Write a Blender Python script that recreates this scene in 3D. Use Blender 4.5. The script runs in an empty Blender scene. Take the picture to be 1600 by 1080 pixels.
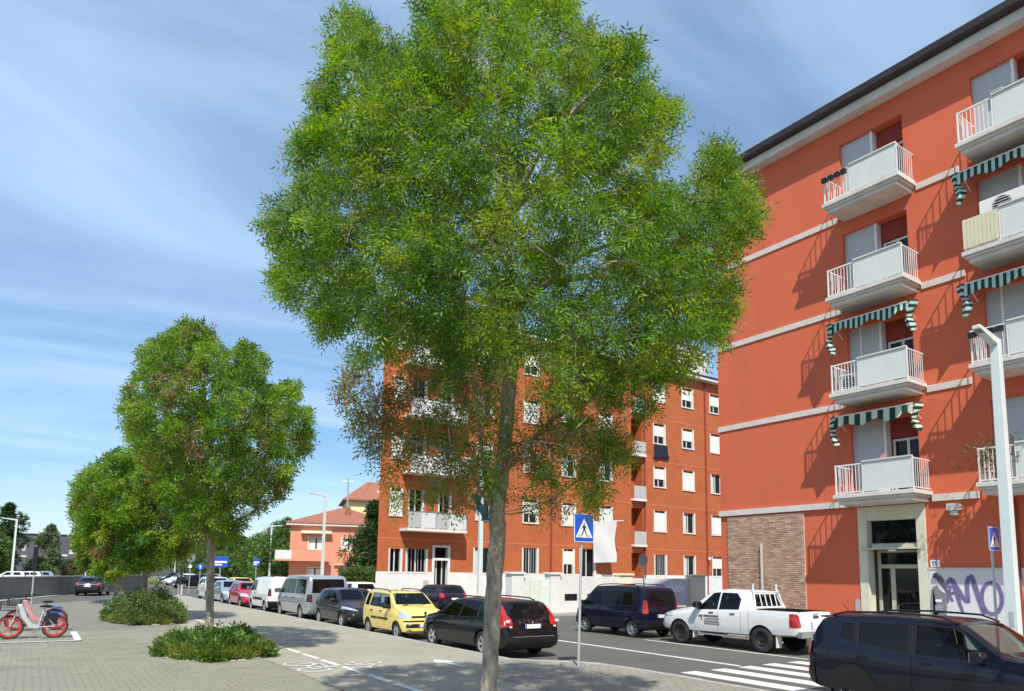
import bpy, bmesh, math, random
import numpy as np
from mathutils import Vector, Matrix
R = math.radians
rng = np.random.default_rng(7)
random.seed(7)
scene = bpy.context.scene
col = scene.collection

# ------------------------------------------------------------------ camera
F, PX, PY = 1096.35, 800.0, 768.65          # focal length and principal point in photo pixels (1600 x 1080)
YAW, PITCH, ROLL, CAMH = .59856, .1146, .01395, 2.2
_fw = np.array([math.sin(YAW)*math.cos(PITCH), math.cos(YAW)*math.cos(PITCH), math.sin(PITCH)])
_rt = np.array([math.cos(YAW), -math.sin(YAW), 0.]); _up = np.cross(_rt, _fw)
_c, _s = math.cos(ROLL), math.sin(ROLL)
_rt, _up = _rt*_c + _up*_s, _up*_c - _rt*_s
cd = bpy.data.cameras.new('camera'); cam = bpy.data.objects.new('camera', cd); col.objects.link(cam)
cd.sensor_fit = 'HORIZONTAL'; cd.sensor_width = 36; cd.lens = F/1600*36
cd.shift_y = (PY-540)/1600
cd.clip_start = .1; cd.clip_end = 6000
m = Matrix.Identity(4)
for i in range(3):
    m[i][0], m[i][1], m[i][2] = _rt[i], _up[i], -_fw[i]
m[2][3] = CAMH
cam.matrix_world = m
scene.camera = cam

# ------------------------------------------------------------------ light
SUN_AZ, SUN_EL = R(31), R(51.5)               # the sun stands behind the camera
w = bpy.data.worlds.new('World'); scene.world = w; w.use_nodes = True
nt = w.node_tree; nt.nodes.clear()
def wn(t, **k):
    n = nt.nodes.new(t)
    for a, b in k.items(): setattr(n, a, b)
    return n
sky = wn('ShaderNodeTexSky', sky_type='NISHITA'); sky.sun_disc = False
sky.sun_elevation = SUN_EL; sky.sun_rotation = SUN_AZ + math.pi
sky.air_density = 1.0; sky.dust_density = .6; sky.ozone_density = 2.2
tc = wn('ShaderNodeTexCoord'); sep = wn('ShaderNodeSeparateXYZ'); nt.links.new(tc.outputs['Generated'], sep.inputs[0])
# clouds live on a flat layer high above: direction / (z + small)
ad = wn('ShaderNodeMath', operation='ADD'); ad.inputs[1].default_value = .10; nt.links.new(sep.outputs[2], ad.inputs[0])
mx = wn('ShaderNodeMath', operation='MAXIMUM'); mx.inputs[1].default_value = .05; nt.links.new(ad.outputs[0], mx.inputs[0])
dx = wn('ShaderNodeMath', operation='DIVIDE'); dy = wn('ShaderNodeMath', operation='DIVIDE')
nt.links.new(sep.outputs[0], dx.inputs[0]); nt.links.new(mx.outputs[0], dx.inputs[1])
nt.links.new(sep.outputs[1], dy.inputs[0]); nt.links.new(mx.outputs[0], dy.inputs[1])
cmb = wn('ShaderNodeCombineXYZ'); nt.links.new(dx.outputs[0], cmb.inputs[0]); nt.links.new(dy.outputs[0], cmb.inputs[1])
mp = wn('ShaderNodeMapping'); mp.inputs['Rotation'].default_value = (0, 0, R(62)); mp.inputs['Scale'].default_value = (.38, 1.15, 1); mp.inputs['Location'].default_value = (.15, 2.3, 0)
nt.links.new(cmb.outputs[0], mp.inputs[0])
n1 = wn('ShaderNodeTexNoise'); n1.inputs['Scale'].default_value = 1.15; n1.inputs['Detail'].default_value = 7; n1.inputs['Roughness'].default_value = .5; n1.inputs['Distortion'].default_value = .7
nt.links.new(mp.outputs[0], n1.inputs[0])
cr = wn('ShaderNodeValToRGB'); cr.color_ramp.elements[0].position = .36; cr.color_ramp.elements[0].color = (.20,)*3+(1,)
cr.color_ramp.elements[1].position = .74; cr.color_ramp.elements[1].color = (.80,)*3+(1,)
nt.links.new(n1.outputs[0], cr.inputs[0])
mix = wn('ShaderNodeMix', data_type='RGBA'); nt.links.new(cr.outputs[0], mix.inputs[0])
nt.links.new(sky.outputs[0], mix.inputs[6]); mix.inputs[7].default_value = (6.2, 7.6, 9.3, 1)
hs = wn('ShaderNodeHueSaturation'); hs.inputs['Saturation'].default_value = 1.32; hs.inputs['Value'].default_value = 1.04; nt.links.new(mix.outputs[2], hs.inputs['Color'])
bg = wn('ShaderNodeBackground'); bg.inputs[1].default_value = .095
nt.links.new(hs.outputs[0], bg.inputs[0])
wo = wn('ShaderNodeOutputWorld'); nt.links.new(bg.outputs[0], wo.inputs[0])

sl = bpy.data.lights.new('sun', 'SUN'); sl.energy = 4.2; sl.angle = R(.53); sl.color = (1, .955, .88)
so = bpy.data.objects.new('sun', sl); col.objects.link(so)
SUN_DIR = Vector((math.sin(SUN_AZ)*math.cos(SUN_EL), math.cos(SUN_AZ)*math.cos(SUN_EL), -math.sin(SUN_EL)))  # travel direction
so.rotation_euler = SUN_DIR.to_track_quat('-Z', 'Y').to_euler(); so.location = (-10, -20, 30)
vs = scene.view_settings; vs.view_transform = 'Standard'; vs.look = 'None'; vs.gamma = 1; vs.use_curve_mapping = False
vs.exposure = .48
# ------------------------------------------------------------------ helpers
def ray(x, y): return _rt*(x-PX) + _up*(PY-y) + _fw*F
def at_z(x, y, z=0.):                        # photo pixel -> point on a level plane
    d = ray(x, y); t = (z-CAMH)/d[2]; return np.array([0, 0, CAMH]) + t*d
def at_Y(x, y, Y):
    d = ray(x, y); return np.array([0, 0, CAMH]) + d*(Y/d[1])
def at_depth(x, y, D): return np.array([0, 0, CAMH]) + ray(x, y)/F*D

def tag(o, label=None, cat=None, group=None, kind=None):
    if label: o['label'] = label
    if cat: o['category'] = cat
    if group: o['group'] = group
    if kind: o['kind'] = kind
    return o
def thing(name, label, cat, loc=(0, 0, 0), rz=0, group=None):
    o = bpy.data.objects.new(name, None); col.objects.link(o)
    o.empty_display_size = .2; o.location = loc; o.rotation_euler = (0, 0, rz)
    return tag(o, label, cat, group)
def wloc(p):                                  # place of an unrotated parent chain
    v = Vector((0, 0, 0))
    while p is not None: v += p.location; p = p.parent
    return v
def link(name, me, parent=None, loc=(0, 0, 0), rot=None):
    o = bpy.data.objects.new(name, me); col.objects.link(o); o.parent = parent; o.location = loc
    if rot: o.rotation_euler = rot
    return o
def sharp(me, ang=35):
    me.polygons.foreach_set('use_smooth', [True]*len(me.polygons)); me.set_sharp_from_angle(angle=R(ang))

class MB:
    def __init__(s): s.v = []; s.f = []; s.mi = []
    def add(s, vs, fs, mi=0):
        n = len(s.v); s.v += [tuple(p) for p in vs]; s.f += [tuple(i+n for i in f) for f in fs]; s.mi += [mi]*len(fs); return s
    def box(s, x0, x1, y0, y1, z0, z1, mi=0):
        x0, x1 = sorted((x0, x1)); y0, y1 = sorted((y0, y1)); z0, z1 = sorted((z0, z1))
        return s.add([(x0,y0,z0),(x1,y0,z0),(x1,y1,z0),(x0,y1,z0),(x0,y0,z1),(x1,y0,z1),(x1,y1,z1),(x0,y1,z1)],
              [(0,3,2,1),(4,5,6,7),(0,1,5,4),(1,2,6,5),(2,3,7,6),(3,0,4,7)], mi)
    def quad(s, *p, mi=0): return s.add(p, [tuple(range(len(p)))], mi)
    def tube(s, pts, r, n=8, caps=True, mi=0):
        pts = [Vector(p) for p in pts]; k = len(pts)
        rs = r if isinstance(r, (list, tuple)) else [r]*k
        vs = []; u = None
        for i, p in enumerate(pts):
            t = (pts[min(i+1, k-1)]-pts[max(i-1, 0)]).normalized()
            if u is None: u = t.orthogonal().normalized()
            else: u = (u - t*u.dot(t)).normalized()
            b = t.cross(u)
            vs += [p + (u*math.cos(2*math.pi*j/n) + b*math.sin(2*math.pi*j/n))*rs[i] for j in range(n)]
        fs = [(i*n+j, i*n+(j+1) % n, (i+1)*n+(j+1) % n, (i+1)*n+j) for i in range(k-1) for j in range(n)]
        if caps: fs += [tuple(range(n-1, -1, -1)), tuple((k-1)*n+j for j in range(n))]
        return s.add(vs, fs, mi)
    def prism(s, poly, ax, a, b, mi=0):       # polygon in the two other axes, extruded along ax
        def P(u, v, w): return ((w, u, v), (u, w, v), (u, v, w))[ax]
        n = len(poly); vs = [P(u, v, a) for u, v in poly] + [P(u, v, b) for u, v in poly]
        fs = [tuple(range(n)), tuple(range(2*n-1, n-1, -1))] + [(i, (i+1) % n, n+(i+1) % n, n+i)[::-1] for i in range(n)]
        return s.add(vs, fs, mi)
    def lathe(s, prof, c=(0, 0, 0), ax=2, n=24, mi=0):   # prof: (radius, height along axis)
        vs = []
        for r, h in prof:
            for j in range(n):
                a = 2*math.pi*j/n; u, v = r*math.cos(a), r*math.sin(a)
                p = ((h, u, v), (u, h, v), (u, v, h))[ax]; vs.append((p[0]+c[0], p[1]+c[1], p[2]+c[2]))
        fs = [(i*n+j, i*n+(j+1) % n, (i+1)*n+(j+1) % n, (i+1)*n+j) for i in range(len(prof)-1) for j in range(n)]
        return s.add(vs, fs, mi)
    def mesh(s, name, mats, smooth=0):
        me = bpy.data.meshes.new(name); me.from_pydata(s.v, [], s.f); 
        for x in (mats if isinstance(mats, (list, tuple)) else [mats]): me.materials.append(x)
        if any(s.mi): me.polygons.foreach_set('material_index', s.mi)
        bm = bmesh.new(); bm.from_mesh(me); bmesh.ops.recalc_face_normals(bm, faces=bm.faces); bm.to_mesh(me); bm.free()
        if smooth: sharp(me, smooth)
        me.update(); return me
    def build(s, name, mats, parent=None, smooth=0, bevel=0, world=True):
        if parent is not None and world:
            o = wloc(parent); s.v = [(x-o[0], y-o[1], z-o[2]) for x, y, z in s.v]
        ob = link(name, s.mesh(name, mats, smooth), parent)
        if bevel:
            b = ob.modifiers.new('bevel', 'BEVEL'); b.width = bevel; b.segments = 2; b.limit_method = 'ANGLE'; b.angle_limit = R(40)
        return ob

# ------------------------------------------------------------------ materials
MATS = {}
def pmat(name, c, rough=.8, var=.12, scale=3., bump=0., bscale=40., metal=0., spec=.4, coat=0., dirt=None, coord='Object', stretch=(1, 1, 1), detail=6):
    m = bpy.data.materials.new(name); m.use_nodes = True; n = m.node_tree; N = n.nodes; L = n.links
    b = N['Principled BSDF']; b.inputs['Roughness'].default_value = rough; b.inputs['Metallic'].default_value = metal
    b.inputs['Specular IOR Level'].default_value = spec
    if coat: b.inputs['Coat Weight'].default_value = coat if max(c) > .06 else coat*.7; b.inputs['Coat Roughness'].default_value = .04
    t = N.new('ShaderNodeTexCoord'); mp = N.new('ShaderNodeMapping'); mp.inputs['Scale'].default_value = stretch
    L.new(t.outputs[coord], mp.inputs[0])
    z = N.new('ShaderNodeTexNoise'); z.inputs['Scale'].default_value = scale; z.inputs['Detail'].default_value = detail; z.inputs['Roughness'].default_value = .62
    L.new(mp.outputs[0], z.inputs[0])
    r = N.new('ShaderNodeValToRGB'); e = r.color_ramp.elements
    e[0].position = .3; e[1].position = .7
    e[0].color = tuple(max(0, x*(1-var)) for x in c)+(1,); e[1].color = tuple(min(1, x*(1+var)) for x in c)+(1,)
    L.new(z.outputs[0], r.inputs[0]); out = r.outputs[0]
    if dirt:                                   # (colour, amount, scale): soft stains with a shape of their own
        z2 = N.new('ShaderNodeTexNoise'); z2.inputs['Scale'].default_value = dirt[2]; z2.inputs['Detail'].default_value = 8; z2.inputs['Roughness'].default_value = .7
        L.new(mp.outputs[0], z2.inputs[0])
        r2 = N.new('ShaderNodeValToRGB'); r2.color_ramp.elements[0].position = .5; r2.color_ramp.elements[1].position = .75
        r2.color_ramp.elements[0].color = (0,)*3+(1,); r2.color_ramp.elements[1].color = (dirt[1],)*3+(1,)
        L.new(z2.outputs[0], r2.inputs[0])
        mx = N.new('ShaderNodeMix'); mx.data_type = 'RGBA'; L.new(r2.outputs[0], mx.inputs[0]); L.new(out, mx.inputs[6]); mx.inputs[7].default_value = tuple(dirt[0])+(1,)
        out = mx.outputs[2]
    L.new(out, b.inputs['Base Color'])
    if bump:
        z3 = N.new('ShaderNodeTexNoise'); z3.inputs['Scale'].default_value = bscale; z3.inputs['Detail'].default_value = 4; L.new(mp.outputs[0], z3.inputs[0])
        bp = N.new('ShaderNodeBump'); bp.inputs['Strength'].default_value = bump; bp.inputs['Distance'].default_value = .02
        L.new(z3.outputs[0], bp.inputs['Height']); L.new(bp.outputs[0], b.inputs['Normal'])
    MATS[name] = m; return m
def brickmat(name, c1, c2, mortar, bw, bh, ms, rough=.85, bump=.3, rotz=0, plane='yz', offset=.5, var=.25, rotin=0):
    m = pmat(name, c1, rough, .1, 2.); n = m.node_tree; N = n.nodes; L = n.links
    b = N['Principled BSDF']; t = [x for x in N if x.type == 'TEX_COORD'][0]
    sp = N.new('ShaderNodeSeparateXYZ'); cb = N.new('ShaderNodeCombineXYZ'); L.new(t.outputs['Object'], sp.inputs[0])
    i, j = {'yz': (1, 2), 'xz': (0, 2), 'xy': (0, 1)}[plane]
    L.new(sp.outputs[i], cb.inputs[0]); L.new(sp.outputs[j], cb.inputs[1])
    mp = N.new('ShaderNodeMapping'); mp.inputs['Rotation'].default_value = (0, 0, rotin); L.new(cb.outputs[0], mp.inputs[0])
    k = N.new('ShaderNodeTexBrick'); k.offset = offset; k.inputs['Scale'].default_value = 1; k.inputs['Brick Width'].default_value = bw; k.inputs['Row Height'].default_value = bh
    k.inputs['Mortar Size'].default_value = ms; k.inputs['Mortar Smooth'].default_value = .2; k.inputs['Bias'].default_value = 0
    k.inputs['Color1'].default_value = tuple(c1)+(1,); k.inputs['Color2'].default_value = tuple(c2)+(1,); k.inputs['Mortar'].default_value = tuple(mortar)+(1,)
    L.new(mp.outputs[0], k.inputs[0])
    z = N.new('ShaderNodeTexNoise'); z.inputs['Scale'].default_value = .9; z.inputs['Detail'].default_value = 8; L.new(t.outputs['Object'], z.inputs[0])
    r = N.new('ShaderNodeValToRGB'); r.color_ramp.elements[0].position = .3; r.color_ramp.elements[1].position = .72
    r.color_ramp.elements[0].color = (1-var,)*3+(1,); r.color_ramp.elements[1].color = (1,)*3+(1,)
    L.new(z.outputs[0], r.inputs[0])
    mx = N.new('ShaderNodeMix'); mx.data_type = 'RGBA'; mx.blend_type = 'MULTIPLY'; mx.inputs[0].default_value = 1
    L.new(k.outputs[0], mx.inputs[6]); L.new(r.outputs[0], mx.inputs[7]); L.new(mx.outputs[2], b.inputs['Base Color'])
    if bump:
        bp = N.new('ShaderNodeBump'); bp.invert = True; bp.inputs['Strength'].default_value = bump; bp.inputs['Distance'].default_value = .01
        L.new(k.outputs['Fac'], bp.inputs['Height']); L.new(bp.outputs[0], b.inputs['Normal'])
    return m
def glassmat(name, tint, opac, rough=.02):      # thin tinted pane: reflection by angle, the rest passes tinted
    m = bpy.data.materials.new(name); m.use_nodes = True; n = m.node_tree; N = n.nodes; L = n.links; N.remove(N['Principled BSDF'])
    tr = N.new('ShaderNodeBsdfTransparent'); tr.inputs[0].default_value = tuple(tint)+(1,)
    df = N.new('ShaderNodeBsdfDiffuse'); df.inputs[0].default_value = (.006, .007, .009, 1)
    gl = N.new('ShaderNodeBsdfGlossy'); gl.inputs['Roughness'].default_value = rough
    z = N.new('ShaderNodeTexNoise'); z.inputs['Scale'].default_value = 1.3
    bp = N.new('ShaderNodeBump'); bp.inputs['Strength'].default_value = .04; L.new(z.outputs[0], bp.inputs['Height']); L.new(bp.outputs[0], gl.inputs['Normal'])
    a = N.new('ShaderNodeMixShader'); a.inputs[0].default_value = opac; L.new(tr.outputs[0], a.inputs[1]); L.new(df.outputs[0], a.inputs[2])
    fr = N.new('ShaderNodeFresnel'); fr.inputs[0].default_value = 1.45
    b = N.new('ShaderNodeMixShader'); L.new(fr.outputs[0], b.inputs[0]); L.new(a.outputs[0], b.inputs[1]); L.new(gl.outputs[0], b.inputs[2])
    L.new(b.outputs[0], N['Material Output'].inputs[0]); MATS[name] = m; return m
def paint(name, c, metal=.0, rough=.35, dust=.12):
    m = pmat(name, c, rough, .04, 1.5, coat=1., spec=.1 if max(c) < .06 else .4, metal=metal, dirt=((.22, .2, .17), dust, 2.2))
    n = m.node_tree; N = n.nodes; L = n.links; b = N['Principled BSDF']   # the inside of the shell is dark trim
    g = N.new('ShaderNodeNewGeometry'); mx = N.new('ShaderNodeMix'); mx.data_type = 'RGBA'
    s = b.inputs['Base Color'].links[0].from_socket; L.new(g.outputs['Backfacing'], mx.inputs[0]); L.new(s, mx.inputs[6]); mx.inputs[7].default_value = (.03, .03, .032, 1)
    L.new(mx.outputs[2], b.inputs['Base Color']); return m
def leafmat(name, trans=.35):
    m = bpy.data.materials.new(name); m.use_nodes = True; n = m.node_tree; N = n.nodes; L = n.links
    b = N['Principled BSDF']; b.inputs['Roughness'].default_value = .5; b.inputs['Specular IOR Level'].default_value = .35
    a = N.new('ShaderNodeAttribute'); a.attribute_name = 'leafcol'; L.new(a.outputs['Color'], b.inputs['Base Color'])
    t = N.new('ShaderNodeBsdfTranslucent')
    h = N.new('ShaderNodeHueSaturation'); h.inputs['Hue'].default_value = .485; h.inputs['Saturation'].default_value = 1.15; h.inputs['Value'].default_value = 1.7
    L.new(a.outputs['Color'], h.inputs['Color']); L.new(h.outputs[0], t.inputs[0])
    x = N.new('ShaderNodeMixShader'); x.inputs[0].default_value = trans; L.new(b.outputs[0], x.inputs[1]); L.new(t.outputs[0], x.inputs[2])
    L.new(x.outputs[0], N['Material Output'].inputs[0]); MATS[name] = m; return m

M = MATS
pmat('asphalt', (.105, .103, .085), .9, .14, .35, .5, 90, dirt=((.155, .15, .125), .6, .8))
pmat('plain', (.2, .2, .17), .95, .2, .05, .2, 5)
pmat('path', (.32, .302, .235), .9, .10, .5, .3, 120, dirt=((.22, .205, .16), .6, .7))
pmat('joint', (.105, .1, .085), .95, .2, 6, .3, 60)
pmat('paver', (.25, .24, .185), .9, .16, 1.1, .35, 70, dirt=((.17, .16, .125), .6, .9))
pmat('kerb', (.36, .35, .32), .85, .15, 3, .3, 50)
pmat('roadpaint', (.66, .65, .60), .7, .06, 6, .1, 60, dirt=((.2, .195, .185), .75, 5))
brickmat('slabs', (.30, .285, .225), (.275, .26, .205), (.17, .16, .14), .4, .2, .012, plane='xy', rotin=R(40), var=.2)
brickmat('setts', (.255, .245, .19), (.235, .225, .175), (.17, .165, .15), .24, .12, .01, plane='xy', var=.2)
pmat('render_red', (.60, .13, .060), .9, .06, .5, .12, 60, dirt=((.47, .105, .06), .55, 1.1), detail=8, stretch=(1, 1, .22))
pmat('band', (.62, .54, .48), .85, .08, 3, .1, 60)
pmat('soffit', (.60, .57, .52), .85, .1, 2, .1, 40, dirt=((.4, .37, .33), .5, 1.2))
pmat('gutter', (.045, .032, .03), .5, .2, 4, metal=.3)
pmat('cream', (.63, .60, .47), .8, .07, 2, .08, 60, dirt=((.42, .38, .29), .5, 1.1))
pmat('balc_panel', (.60, .62, .58), .55, .04, 1.2, dirt=((.48, .48, .44), .35, 1.5))
pmat('white_metal', (.72, .71, .68), .45, .05, 4, spec=.5)
pmat('shutter_grey', (.44, .45, .45), .6, .05, 2, stretch=(1, 1, 9))
pmat('dark_red', (.25, .04, .028), .85, .1, 2)
pmat('doorframe', (.50, .49, .37), .5, .08, 3, spec=.5)
pmat('white_wall', (.68, .67, .63), .85, .06, 1.2, .1, 50, dirt=((.5, .48, .44), .5, .9))
pmat('plinth_white', (.66, .65, .66), .85, .05, 1.2, .1, 50, dirt=((.5, .48, .47), .5, 1.3))
pmat('graffiti', (.16, .13, .27), .7, .3, 5)
pmat('graffiti_dark', (.12, .12, .14), .8, .4, 9)
pmat('mortar', (.66, .57, .46), .95, .15, 5, .3, 60)
for i, c in enumerate([(.46, .27, .17), (.53, .33, .22), (.37, .21, .14), (.58, .39, .27), (.44, .31, .23)]): pmat('brick_%d' % i, c, .9, .2, 7, .4, 40)
brickmat('far_brick', (.49, .128, .040), (.44, .112, .036), (.40, .11, .042), .26, .21, .022, plane='xz', var=.14, bump=.3)
brickmat('far_brick_side', (.49, .128, .040), (.44, .112, .036), (.40, .11, .042), .26, .21, .022, plane='yz', var=.14, bump=.3)
pmat('far_band', (.50, .15, .07), .85, .1, 2)
pmat('pink_wall', (.66, .27, .17), .88, .07, .8, .1, 30, dirt=((.58, .24, .16), .5, .6))
pmat('yellow_wall', (.78, .66, .33), .88, .05, .8)
pmat('roof_tile', (.30, .115, .07), .85, .2, 1.5, .5, 12, stretch=(5, 1, 1))
pmat('roller', (.70, .68, .63), .6, .04, 2, stretch=(1, 1, 14))
pmat('grey_panel', (.42, .41, .40), .7, .06, 2)
pmat('gate_green', (.62, .67, .58), .6, .06, 2)
pmat('pillar_cream', (.74, .70, .53), .8, .08, 2, .1, 40)
pmat('concrete', (.23, .225, .205), .9, .14, .6, .3, 30, dirt=((.14, .135, .12), .6, .5), stretch=(1, 1, .4))
pmat('rubble', (.42, .34, .26), .95, .4, .35, .8, 3)
pmat('office', (.085, .09, .10), .6, .12, .2)
pmat('steel', (.50, .52, .53), .4, .08, 3, metal=.85, spec=.5)
pmat('galv', (.52, .54, .54), .5, .12, 5, metal=.55, spec=.5)
pmat('lamp_post', (.60, .66, .63), .45, .04, 3, spec=.5)
pmat('black_plastic', (.012, .012, .013), .45, .2, 8)
pmat('rubber', (.022, .022, .022), .8, .25, 6, .2, 60, dirt=((.09, .085, .075), .5, 5))
pmat('dark_cavity', (.008, .008, .008), .9, .1, 2)
pmat('seat', (.02, .02, .022), .85, .2, 6)
pmat('alloy', (.55, .56, .57), .35, .05, 4, metal=.7)
pmat('hubcap', (.42, .43, .44), .4, .05, 4, metal=.4)
pmat('black_steel', (.03, .03, .03), .55, .1, 4, metal=.3)
pmat('chrome', (.75, .75, .75), .12, .02, 3, metal=1.)
pmat('tail_red', (.40, .010, .012), .15, .1, 8, spec=.7, coat=1)
pmat('tail_white', (.7, .66, .64), .15, .05, 8, coat=1)
pmat('headlight', (.62, .66, .70), .1, .12, 9, metal=.4, coat=1)
pmat('amber', (.6, .2, .02), .2, .05, 5, coat=1)
pmat('plate', (.72, .72, .70), .5, .04, 6)
pmat('plate_blue', (.02, .06, .35), .5, .04, 6)
pmat('sign_blue', (.012, .09, .47), .35, .05, 2, spec=.5)
pmat('sign_white', (.80, .80, .80), .4, .03, 2)
pmat('sign_black', (.01, .01, .01), .5, .03, 2)
pmat('sign_back', (.20, .20, .205), .6, .05, 2)
pmat('sign_red', (.45, .02, .02), .4, .05, 2)
pmat('bark', (.31, .275, .21), .95, .45, 9, 1., 30, stretch=(1, 1, .25), dirt=((.05, .043, .035), .95, 15))
pmat('bark_far', (.13, .11, .09), .95, .3, 5, .4, 20, stretch=(1, 1, .3))
pmat('soil', (.12, .10, .075), .95, .3, 5, .5, 30)
pmat('awn_cream', (.58, .57, .42), .85, .06, 6); pmat('awn_white', (.45, .55, .49), .85, .06, 6); pmat('awn_green', (.006, .045, .032), .85, .15, 6)
pmat('cloth_dark', (.010, .012, .03), .9, .3, 4); pmat('cloth_white', (.56, .56, .56), .9, .04, 3, .15, 6); pmat('cloth_teal', (.02, .14, .22), .8, .2, 5); pmat('cloth_pink', (.75, .3, .3), .9, .1, 6)
pmat('ac_white', (.72, .71, .66), .5, .04, 3); pmat('bamboo', (.62, .56, .38), .8, .15, 12, stretch=(1, 14, .3))
pmat('bike_red', (.42, .035, .025), .35, .1, 4, coat=.6); pmat('bike_silver', (.55, .55, .56), .35, .06, 4, metal=.4, coat=.5); pmat('bike_pink', (.55, .25, .27), .4, .1, 4)
pmat('skin', (.42, .25, .18), .6, .08, 6); pmat('hair', (.03, .02, .015), .7, .2, 20); pmat('top_dark', (.015, .015, .02), .9, .2, 6); pmat('trousers_grey', (.35, .35, .36), .9, .1, 6); pmat('shoe', (.6, .6, .6), .6, .05, 5)
glassmat('car_glass', (.55, .64, .60), .14); glassmat('car_glass_dark', (.06, .065, .07), .85); glassmat('house_glass', (.10, .13, .15), .82, .03)
leafmat('leaf', .45); leafmat('leaf_low', .3)

class Facade:                                   # u along the wall, z up, d outwards
    def __init__(s, o, U, N): s.o, s.U, s.N = Vector(o), Vector(U), Vector(N)
    def P(s, u, z, d=0): return s.o + s.U*u + Vector((0, 0, z)) + s.N*d
    def box(s, mb, u0, u1, z0, z1, d0, d1, mi=0):
        p = [s.P(u, z, d) for z in (z0, z1) for u, d in ((u0, d0), (u1, d0), (u1, d1), (u0, d1))]
        return mb.add(p, [(0,3,2,1),(4,5,6,7),(0,1,5,4),(1,2,6,5),(2,3,7,6),(3,0,4,7)], mi)
    def quad(s, mb, pts, mi=0): return mb.quad(*[s.P(*p) for p in pts], mi=mi)
    def wall(s, mb, u0, u1, z0, z1, holes, mi=0, rev=.18):      # wall sheet with real openings and their reveals
        us = sorted({u0, u1} | {h[0] for h in holes} | {h[1] for h in holes}); zs = sorted({z0, z1} | {h[2] for h in holes} | {h[3] for h in holes})
        us = [u for u in us if u0 <= u <= u1]; zs = [z for z in zs if z0 <= z <= z1]
        for a, b in zip(us, us[1:]):
            for c, d in zip(zs, zs[1:]):
                mu, mz = (a+b)/2, (c+d)/2
                if any(h[0] < mu < h[1] and h[2] < mz < h[3] for h in holes): continue
                s.quad(mb, [(a, c), (b, c), (b, d), (a, d)], mi)
        for h in holes:
            a, b, c, d = h[:4]; r = h[4] if len(h) > 4 else rev
            for q in ([(a,c,0),(a,d,0),(a,d,-r),(a,c,-r)], [(b,c,0),(b,d,0),(b,d,-r),(b,c,-r)], [(a,c,0),(b,c,0),(b,c,-r),(a,c,-r)], [(a,d,0),(b,d,0),(b,d,-r),(a,d,-r)]):
                s.quad(mb, q, mi)
        return mb
# ------------------------------------------------------------------ ground, road, pavements
def structure(name, mb, mat, **k): return tag(mb.build(name, mat, **k), kind='structure')
def sheet(poly, z): 
    mb = MB(); mb.quad(*[(x, y, z) for x, y in poly]); return mb
S = 3000
structure('ground', sheet([(-S, -S), (S, -S), (S, S), (-S, S)], -.05), M['plain'])
road = structure('road', sheet([(9.2, -40), (70, -40), (70, 150), (-20, 150), (9.2, 66)], 0), M['asphalt'])
lroad = structure('side_road', sheet([(-40, 0), (-6, 38), (4, 51), (9.2, 62), (30, 110), (-10, 110), (-60, 20)], -.006), M['asphalt'])
ZP = .12
near_edge = [(9.72, 64), (9.72, 14.4), (10.15, 13.7), (10.75, 13.2), (11.1, 12.5), (11.2, 11.6), (11.2, -12)]
pv = MB(); poly = [(-34, -12)] + near_edge[::-1] + [(8, 60), (3.8, 51.5), (-6, 38.5), (-34, 8)]
pv.prism(poly, 2, -.04, ZP)
pav = structure('pavement', pv, M['setts'])
far_poly = [(18.25, -20), (18.25, 9.7), (18.6, 10.5), (19.62, 11.3), (19.62, 17.2), (20.6, 18.6), (26, 18.9), (26, -20)]
fp = structure('far_pavement', MB().prism(far_poly, 2, -.04, ZP), M['path'])
far_poly2 = [(19.6, 29), (45, 29), (45, 39.3), (20.6, 39.3), (16.6, 39.3), (16.6, 38.2), (19.6, 36.5)]
fp2 = structure('far_pavement_corner', MB().prism(far_poly2, 2, -.04, ZP), M['path'])
fp3 = structure('far_pavement_beyond', MB().prism([(15.4, 39.3), (17.2, 39.3), (17.2, 52), (40, 52), (40, 95), (21, 95), (15.4, 60)], 2, -.04, ZP), M['path'])
# kerb stones, one by one along the near edge
def kerb_run(pts, parent, step=1.0, w=.14, maxn=80, inward=-1):
    n = 0
    for (a, b) in zip(pts, pts[1:]):
        a, b = Vector(a), Vector(b); L = (b-a).length; k = max(1, round(L/step)); t = (b-a)/L; nn = Vector((-t.y, t.x))
        for i in range(k):
            if n >= maxn: return
            c = a + t*(L*(i+.5)/k); l = L/k-.012
            mb = MB(); h = random.uniform(-.006, .006)
            mb.box(-l/2, l/2, -w/2, w/2, -.03, ZP+.012+h)
            o = mb.build('kerb_stone', M['kerb'], parent, world=False, bevel=.015)
            o.location = (c.x, c.y, 0); o.rotation_euler.z = math.atan2(t.y, t.x) + random.uniform(-.006, .006); n += 1
kerb_run([(9.79, 58), (9.79, 14.45), (10.2, 13.77), (10.79, 13.27), (11.15, 12.55), (11.27, 11.6), (11.27, 5)], pav, 1.0)
kerb_run([(18.18, 2), (18.18, 9.74), (18.54, 10.56), (19.55, 11.36), (19.55, 17.2), (20.55, 18.68), (26, 18.98)], fp, 1.0)
kerb_run([(45, 28.93), (19.6, 28.93), (19.53, 36.5), (16.53, 38.2)], fp2, 1.0, maxn=40)
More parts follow.
